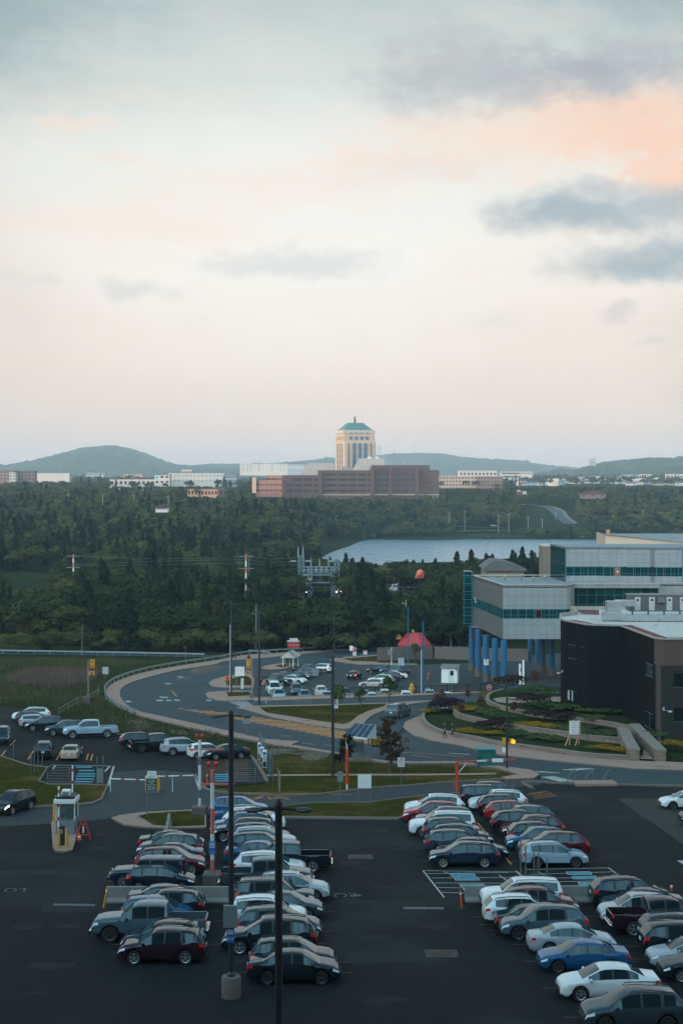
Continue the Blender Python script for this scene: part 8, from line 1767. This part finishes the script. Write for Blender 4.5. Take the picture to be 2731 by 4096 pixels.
# ---- single trees and shrubs of the foreground
def single(name, n, seed, kind, m, size, **kw):
    P, Nn = (crown_dec(n, seed, kw.get('w',1.0), lobes=kw.get('lobes',9)) if kind == 'd' else crown_con(n, seed, spread=kw.get('spread',.19)))
    return (mesh_from_quads('crown', leaf_quads(P, Nn, size, np.random.default_rng(seed)), m), trunk_mesh(kind == 'c', seed))
SM = single('s', 420, 91, 'd', LM_green, .05, lobes=6, w=.8); SMR = single('s', 380, 92, 'd', LM_red, .042, lobes=7, w=.9); BR = None
def scraggly_pine(label, view, bx, by, topy, seed, mlist, lean=0):
    """wind beaten pine: bare branching limbs with needle tufts at their ends"""
    p = at(view, bx, by); H_ = (image_px(view, bx, by)[1]-image_px(view, bx, topy)[1])*p.y/FOC; r = np.random.default_rng(seed)
    t = thing('pine_tree', label, 'tree', p); mb = MB(); tips = []
    mb.tube([(0,0,-.2),(.03*H_+lean*.2,0,H_*.4),(lean*.6,0,H_*.75),(lean,0,H_*.99)],[.16,.12,.07,.02],8)
    for k in range(44):
        z = H_*(.24+.74*k/44); a = r.uniform(0,6.28); L_ = H_*(.40*(1-(z/H_-.24)*.85))*r.uniform(.6,1.1); d = Vector((math.cos(a), math.sin(a)*.8, r.uniform(.05,.45))); b0 = Vector((lean*(z/H_)**2,0,z)); b1 = b0+d*L_*.55; b2 = b1+Vector((d.x,d.y,d.z+.3))*L_*.45
        mb.tube([b0,b1,b2],[.05,.03,.012],5); tips += [(b0.lerp(b1,.7),.5), (b1,.7),(b1.lerp(b2,.5),.9),(b2,1.0)]
        for q in range(2): e = b1+Vector(r.normal(size=3))*L_*.22; mb.tube([b1,e],[.02,.008],4); tips.append((e,.7))
    mb.build('trunk', M_bark, t)
    low = []; high = []
    for q, s_ in tips:
        if r.random() < .34: continue
        n = 26; d = r.normal(size=(n,3)); d /= np.linalg.norm(d,axis=1)[:,None]; P = np.array(q)+d*(r.uniform(.3,1,n)**.5*H_*.062*s_)[:,None]; (high if q.z > H_*.66 else low).append(leaf_quads(P, d, H_*.0145, r))
    for nm, arr, m in (('crown', low, mlist[0]), ('crown_top', high, mlist[1])):
        if arr: o = bpy.data.objects.new(nm, mesh_from_quads(nm, np.concatenate(arr), m)); link(o, t)
    return t
scraggly_pine('tall half browned pine in front of the solar bus shelter', 'T', 1270, 440, -5, 3, (LM_brown, LM_brown))
scraggly_pine('dark scraggly pine beside the orange pole left of the bus shelter', 'T', 895, 420, 128, 8, (LM_con, LM_con), lean=.4)
LM_CONB = single('s', 1800, 95, 'c', LM_brown, .022, spread=.2)
for v, x, y, top, l, m in [('M',825,672,400,'staked young tree on the traffic island beside the lamp post',SM),('M',1020,622,440,'staked young tree with mulch ring in the middle of the traffic island',SM),('M',1265,585,335,'staked young tree at the iron railing, right of the champagne sedan',SM),
        ('E',90,500,430,'reddish young tree between signs at the left crossing island',SMR),('E',148,400,345,'tiny reddish young tree behind the traffic signal',SMR),('E',1190,380,265,'bushy young tree in front of the red roofed gazebo',SM),
        ('E',1325,680,580,'slender pinkish young tree at the left end of the garden',SMR),('E',1360,660,555,'pinkish young tree behind the purple garden shrub',SMR),('E',1525,640,560,'slender reddish tree further up the garden',SMR),
        ('F',505,1235,1130,'reddish young tree in front of the curved upper garden wall',SMR),('F',175,1240,1140,'leaning small red tree near the two walkers',SMR),('F',300,1190,1090,'bare looking young tree in the middle garden bed',SMR),('F',640,1050,930,'airy red leaved tree beside the tall white sign',SMR)]:
    p = at(v, x, y); h = max(1.6, (image_px(v,x,y)[1]-image_px(v,x,top)[1])*p.y/FOC*1.03)
    dz = .55 if v == 'F' else 0
    tree('d', p.x, p.y, h, l, 'tree', name='young_tree', crown=m, z=p.z+dz, wid=.95)
p = at('E', 985, 300); tree('c', p.x, p.y+1, 15.5, 'tall dark spruce standing left of the red roofed gazebo', 'tree', name='spruce_tree', wid=1.35)
for dx, dy, h, l in [(-8,6,9,'low dark spruce crowding the fence end'),(3.5,5,8.5,'round leafed tree right behind the fence end')]: tree('c' if dx < 0 else 'd', p.x+dx, p.y+dy, h, l, 'tree', wid=1.3)
for i, (v, x, y, h, m, l) in enumerate([('F',395,300,0,None,'')][:0]): pass
REDCON = [('F',60,330,9,'first reddish brown conifer of the stand before the lake'),('F',110,350,10,'tall reddish brown conifer in the stand before the lake'),('F',160,340,9,'reddish conifer between two green ones before the lake'),('F',30,350,8,'smaller reddish conifer left in the stand before the lake'),('F',210,330,8.5,'reddish conifer at the right of the stand, near the teal corner'),('F',380,280,6,'thin reddish conifer before the gabled hall')]
for v, x, y, h, l in REDCON: q = atd(v, x, y, 430); tree('c', q.x, q.y, h*1.15, l, 'tree', name='browned_conifer', crown=LM_CONB, wid=1.35)
for x, ytop, h, l in [(500,150,11,'dark spruce left of the pair beside the lake'),(560,130,12.5,'dark spruce right of the pair beside the lake'),(680,125,13,'tall dark spruce touching the cream block'),(240,155,11,'dark pointed spruce before the lake above the grey wing corner'),(150,165,10,'dark spruce left of the reddish stand before the lake'),(620,150,10,'greyish spruce between the dark spruces by the lake')]:
    q = atd('F', x, ytop, 470); tree('c', q.x, q.y, q.z+18.6, l, 'tree', name='spruce_tree', wid=1.35)
# garden shrubs and flower beds
SH = [single('s', 700, 100+i, 'd', LM_purple, .05, lobes=7, w=1.6) for i in range(2)]; SG = [single('s', 700, 110+i, 'd', LM_green, .05, lobes=7, w=1.6) for i in range(2)]; SY = [single('s', 800, 120+i, 'd', LM_yel, .04, lobes=8, w=1.9) for i in range(2)]
def shrub(view, x, y, w, h, crown, label, group, cat, name, lift):
    p = at(view, x, y); t = bpy.data.objects.new(name, crown[0]); link(t); t.location = p+Vector((0,0,lift-.3*h)); s_ = w/.78; t.scale = (s_, s_*.8, h*1.25); t.rotation_euler = (0,0,rng.uniform(-.4,.4)); tag(t, label, cat, group); return t
gy = 'yellow flower clumps in the garden'
for i, (v, x, y, n, dx, dy, lift) in enumerate([('F',210,1322,5,38,5.5,.4),('F',550,1300,6,40,4.5,.85),('F',1055,1432,5,42,5.5,.4),('F',1460,1410,4,40,4,.5),('E',1255,735,3,28,-4,.4),('E',1490,735,3,25,-2,.85),('E',1490,850,3,35,7,.4),('F',180,1205,3,25,3,.85),('F',310,1110,3,25,-4,.9)]):
    for k in range(n): shrub(v, x+dx*k+rng.uniform(-8,8), y+dy*k+rng.uniform(-3,3), rng.uniform(1.0,1.9), rng.uniform(.45,.8), SY[k%2], 'low clump of yellow flowers planted in the garden beds', gy, 'flowers', 'flower_clump', lift)
gp = 'dark purple shrubs in the garden'; gg = 'green shrubs in the garden'
for v, x, y, w, h, lift in [('E',1345,735,2.6,2.0,.5),('E',1400,725,3.0,2.2,.5),('F',60,1190,3,1.8,.5),('F',340,1320,2.6,1.4,.5),('F',400,1310,2.6,1.4,.5),('F',450,1075,3.4,2,1.2),('F',510,1065,3.2,2,1.2),('F',600,1200,3,1.8,1.2),('F',650,1195,3,1.7,1.2),('F',640,1270,2.8,1.4,.9),('F',720,1275,2.8,1.4,.9),('F',800,1280,2.8,1.3,.9),('F',1050,1360,2.4,1.2,.6)]:
    shrub(v, x, y, w, h, SH[0], 'dark purple leaved shrub in the terraced garden', gp, 'shrub', 'purple_shrub', lift)
for v, x, y, w, h, lift in [('F',230,1180,2.6,1,.6),('F',330,1230,2.6,1,.9),('F',420,1260,2.6,1,.9),('F',520,1350,2.2,.9,.4),('F',640,1370,2.2,.9,.4),('F',760,1385,2.2,.9,.4),('F',700,1215,3,1.3,1.2),('F',780,1225,3,1.2,1.2),('F',860,1225,2.8,1.2,1.2),('F',940,1235,2.8,1.2,1.2),('F',1030,1250,2.8,1.1,1.2),('F',1110,1255,2.8,1.2,1.2),('F',560,1120,3.2,1.2,1.2),('F',650,1110,3.2,1.4,1.2),('F',720,1120,3.2,1.3,1.2),('F',1000,1370,2.4,.9,.8),('F',1120,1370,2.4,.9,.8),('F',900,1345,2.4,.9,.8),('F',1380,1390,2.4,1.0,.9),('F',1000,1290,2.4,.9,1.2)]:
    shrub(v, x, y, w, h, SG[rng.integers(0,2)], 'low green shrub in the terraced garden', gg, 'shrub', 'green_shrub', lift)
# grasses
def blades(name, polys, dens, h, m, label, plane=None, wid=.05):
    Q = []
    for view, pts in polys:
        P = np.array(gpts(view, pts, plane)); lo, hi = P.min(0), P.max(0); n = int((hi-lo).prod()*dens)
        q = rng.uniform(lo, hi, (n,2)); ins = np.zeros(n, bool); j = len(P)-1
        for i in range(len(P)):
            c = ((P[i,1] > q[:,1]) != (P[j,1] > q[:,1])) & (q[:,0] < (P[j,0]-P[i,0])*(q[:,1]-P[i,1])/(P[j,1]-P[i,1]+1e-9)+P[i,0]); ins ^= c; j = i
        q = q[ins]; n = len(q); z = gz(q[:,0], q[:,1]); a = rng.uniform(0,6.28,n); hh = h*rng.uniform(.5,1.2,n); l = rng.normal(size=(n,2))*h*.25
        d = np.stack([np.cos(a),np.sin(a)],1)*wid; b = np.column_stack([q,z]); Q.append(np.stack([b+np.column_stack([d,np.zeros(n)]), b-np.column_stack([d,np.zeros(n)]), np.column_stack([q+l, z+hh])],1))
    o = bpy.data.objects.new(name, mesh_from_quads(name, np.concatenate(Q), m)); link(o); tag(o, label, 'grass', kind='stuff')
LM_reed = leafmat('reed_blades', (.095,.068,.055), (.15,.108,.09), (.12,.10,.06)); LM_wild = leafmat('wild_grass_blades', (.03,.04,.018), (.05,.058,.024), (.10,.085,.045))
blades('reeds', [('C',[(20,350),(200,295),(430,290),(600,300),(630,320),(560,370),(430,395),(290,400),(180,380)])], 14, 1.3, LM_reed, 'pale pinkish reed bed in the wet ground at the left', wid=.06)
blades('wild_grass', [('C',[(-100,320),(200,270),(600,230),(700,290),(640,420),(660,480),(830,560),(900,600),(1400,690),(1500,740),(1250,700),(1000,680),(760,690),(520,560),(380,560),(300,500),(-100,500)]),('C',[(-200,210),(600,215),(1100,235),(700,260),(560,240),(-200,300)])], 7, .55, LM_wild, 'rough wild grass on the bank below the ring road', wid=.05)
blades('wild_grass', [('E',[(260,890),(440,930),(690,975),(900,1015),(1300,1020),(1560,1030),(1560,1080),(300,1085),(270,1000)]),('C',[(860,640),(1000,640),(1440,720),(1440,745),(1200,715)])], 6, .22, LM_wild, 'short uneven grass on the verge in front of the bus shelter', wid=.04)
blades('wild_grass', [('F',[(830,1200),(1000,1190),(1160,1230),(1130,1260),(900,1245)])], 14, 1.3, leafmat('tawny_blades', (.07,.055,.03),(.11,.08,.05),(.05,.05,.025)), 'tall tawny grasses against the black building', wid=.05)
# ------------------------------------------------------------------ people
M_skin = mat('skin', (.42,.24,.17), .6); M_cloth = mat('black_cloth', (.012,.013,.015), .9, var=.2, scale=8); M_hair = mat('dark_hair', (.02,.015,.012), .8); M_shoe = mat('pale_shoe', (.45,.44,.42), .7); M_navyc = mat('navy_cloth', (.015,.03,.05), .9)
def person(label, pos, face, H=1.76, stride=.22, shorts=False, lean=0.0, arm=.05, top=M_cloth, legs=M_cloth):
    """continuous skinned body; face = heading in degrees"""
    s = H/1.76; t = thing('person', label, 'person', pos, R(face)+math.pi/2)
    J = {}; E = []
    def v(n, p, r, parent=None): J[n] = (Vector(p)*s, r*s); 
    v('pelvis',(0,0,.95),.135); v('waist',(0,.0,1.10),.13); v('chest',(0,.01,1.30),.16); v('neckb',(0,.0,1.46),.085); v('neck',(0,-.01,1.52),.055); v('head',(0,-.02,1.60),.085); v('crown',(0,-.01,1.70),.075)
    E += [('pelvis','waist'),('waist','chest'),('chest','neckb'),('neckb','neck'),('neck','head'),('head','crown')]
    for sd, sg in (('l',1),('r',-1)):
        st = stride*sg
        v('sh'+sd,(.17*sg,.0,1.41),.062); v('el'+sd,(.235*sg,.03-st*.35,1.13),.045); v('wr'+sd,(.225*sg,-.05-st*.7+0,.89),.030); v('ha'+sd,(.22*sg,-.06-st*.75,.82),.034)
        E += [('chest','sh'+sd),('sh'+sd,'el'+sd),('el'+sd,'wr'+sd),('wr'+sd,'ha'+sd)]
        v('hip'+sd,(.09*sg,.0,.88),.10); v('kn'+sd,(.095*sg,-st*.6-.02,.50),.068); v('an'+sd,(.095*sg,-st*1.0+.05,.085),.045); v('to'+sd,(.105*sg,-st*1.0-.12,.035),.038)
        E += [('pelvis','hip'+sd),('hip'+sd,'kn'+sd),('kn'+sd,'an'+sd),('an'+sd,'to'+sd)]
        for f in range(5):
            bx = (.22+.0)*sg; fx_ = [-.035,-.018,0,.016,.03][f]
            L_ = [.05,.075,.08,.075,.055][f]; n = 'f%d%s' % (f, sd)
            hp = Vector((.22*sg,-.06-st*.75+fx_,.80)); 
            tip = hp+(Vector((-.015*sg,-.03,-.05)) if f == 0 else Vector((-.008*sg,fx_*.3,-L_)))
            J[n] = (hp*s, .010*s); J[n+'t'] = ((tip+Vector((-.012*sg,0,.0)))*s, .008*s); E += [('ha'+sd,n),(n,n+'t')]
    names = list(J); idx = {n: i for i, n in enumerate(names)}
    me = bpy.data.meshes.new('body'); me.from_pydata([tuple(J[n][0]) for n in names], [(idx[a], idx[b]) for a, b in E], []); o = bpy.data.objects.new('body', me); link(o)
    m = o.modifiers.new('skin', 'SKIN'); m.use_smooth_shade = True
    for i, n in enumerate(names): me.skin_vertices[0].data[i].radius = (J[n][1], J[n][1]*(.78 if n in ('chest','waist','pelvis') else 1)); me.skin_vertices[0].data[i].use_root = (n == 'pelvis')
    sb = o.modifiers.new('sub', 'SUBSURF'); sb.levels = 1; sb.render_levels = 1
    dg = bpy.context.evaluated_depsgraph_get(); nm = bpy.data.meshes.new_from_object(o.evaluated_get(dg)); bpy.data.objects.remove(o)
    nm.name = 'body'; nm.materials.clear(); [nm.materials.append(q) for q in (M_skin, top, legs, M_shoe)]
    for p in nm.polygons:
        c = p.center/s; p.use_smooth = True
        if c.z > 1.49: p.material_index = 0
        elif c.z < .075: p.material_index = 3
        elif abs(c.x) > .165 and c.z < 1.18: p.material_index = 0
        elif c.z > .97: p.material_index = 1
        elif shorts and c.z < .46: p.material_index = 0
        else: p.material_index = 2
    b = bpy.data.objects.new('body', nm); link(b, t)
    hr = MB(); hr.lathe([(.085*s,1.60*s),(.098*s,1.66*s),(.088*s,1.73*s),(.05*s,1.77*s),(.01*s,1.785*s)],14,c=(0,.012*s,0)); hr.box((0,.07*s,1.60*s),(.13*s,.05*s,.11*s)); hr.build('hair', M_hair, t, smooth=60)
    fc = MB(); fc.add([(-.012*s,-.10*s,1.585*s),(.012*s,-.10*s,1.585*s),(0,-.125*s,1.59*s),(0,-.10*s,1.63*s)],[(0,1,2),(0,2,3),(1,3,2)]); [fc.box((sg*.10*s,0,1.61*s),(.02*s,.04*s,.06*s)) for sg in (-1,1)]; fc.build('nose_and_ears', M_skin, t)
    ey = MB(); [ey.box((sg*.032*s,-.098*s,1.63*s),(.025*s,.012*s,.012*s)) for sg in (-1,1)]; ey.box((0,-.098*s,1.55*s),(.05*s,.012*s,.01*s)); ey.build('eyes_and_mouth', M_hair, t)
    return t
person('person in dark shirt and long trousers walking on the pavement by the garden wall', at('E',1376,878)+Vector((0,0,.14)), 200, 1.80, .24)
person('person in black shirt and shorts walking behind the one in long trousers', at('E',1425,877)+Vector((0,0,.14)), 185, 1.76, .12, shorts=True)
person('person in dark teal jacket on the far pavement by the guardrail', at('C',1478,218,plane='B')+Vector((0,0,.14)), 80, 1.78, .15, top=M_navyc)
person('second person in black walking close beside the one in dark teal jacket', at('E',52,374,plane='B')+Vector((0,0,.14)), 80, 1.74, .15)
person('person in black waiting inside the gabled bus shelter', at('M',398,268,plane='B')+Vector((0,0,.14)), -90, 1.76, .03)
# ------------------------------------------------------------------ the evening air
if HAZE > 0:
    hz = MB(); hz.box((0, 3700, 62), (7000, 7640, 214)); o = hz.build('haze', [])
    m = bpy.data.materials.new('evening_haze'); m.use_nodes = True; nt = m.node_tree; nt.nodes.clear(); out = nt.nodes.new('ShaderNodeOutputMaterial'); v = nt.nodes.new('ShaderNodeVolumePrincipled')
    v.inputs['Color'].default_value = (.62,.80,.92,1); v.inputs['Density'].default_value = HAZE; v.inputs['Anisotropy'].default_value = .0; nt.links.new(v.outputs[0], out.inputs['Volume'])
    o.data.materials.append(m); o['kind'] = 'stuff'; o['label'] = 'thin blue evening haze over the far hills'
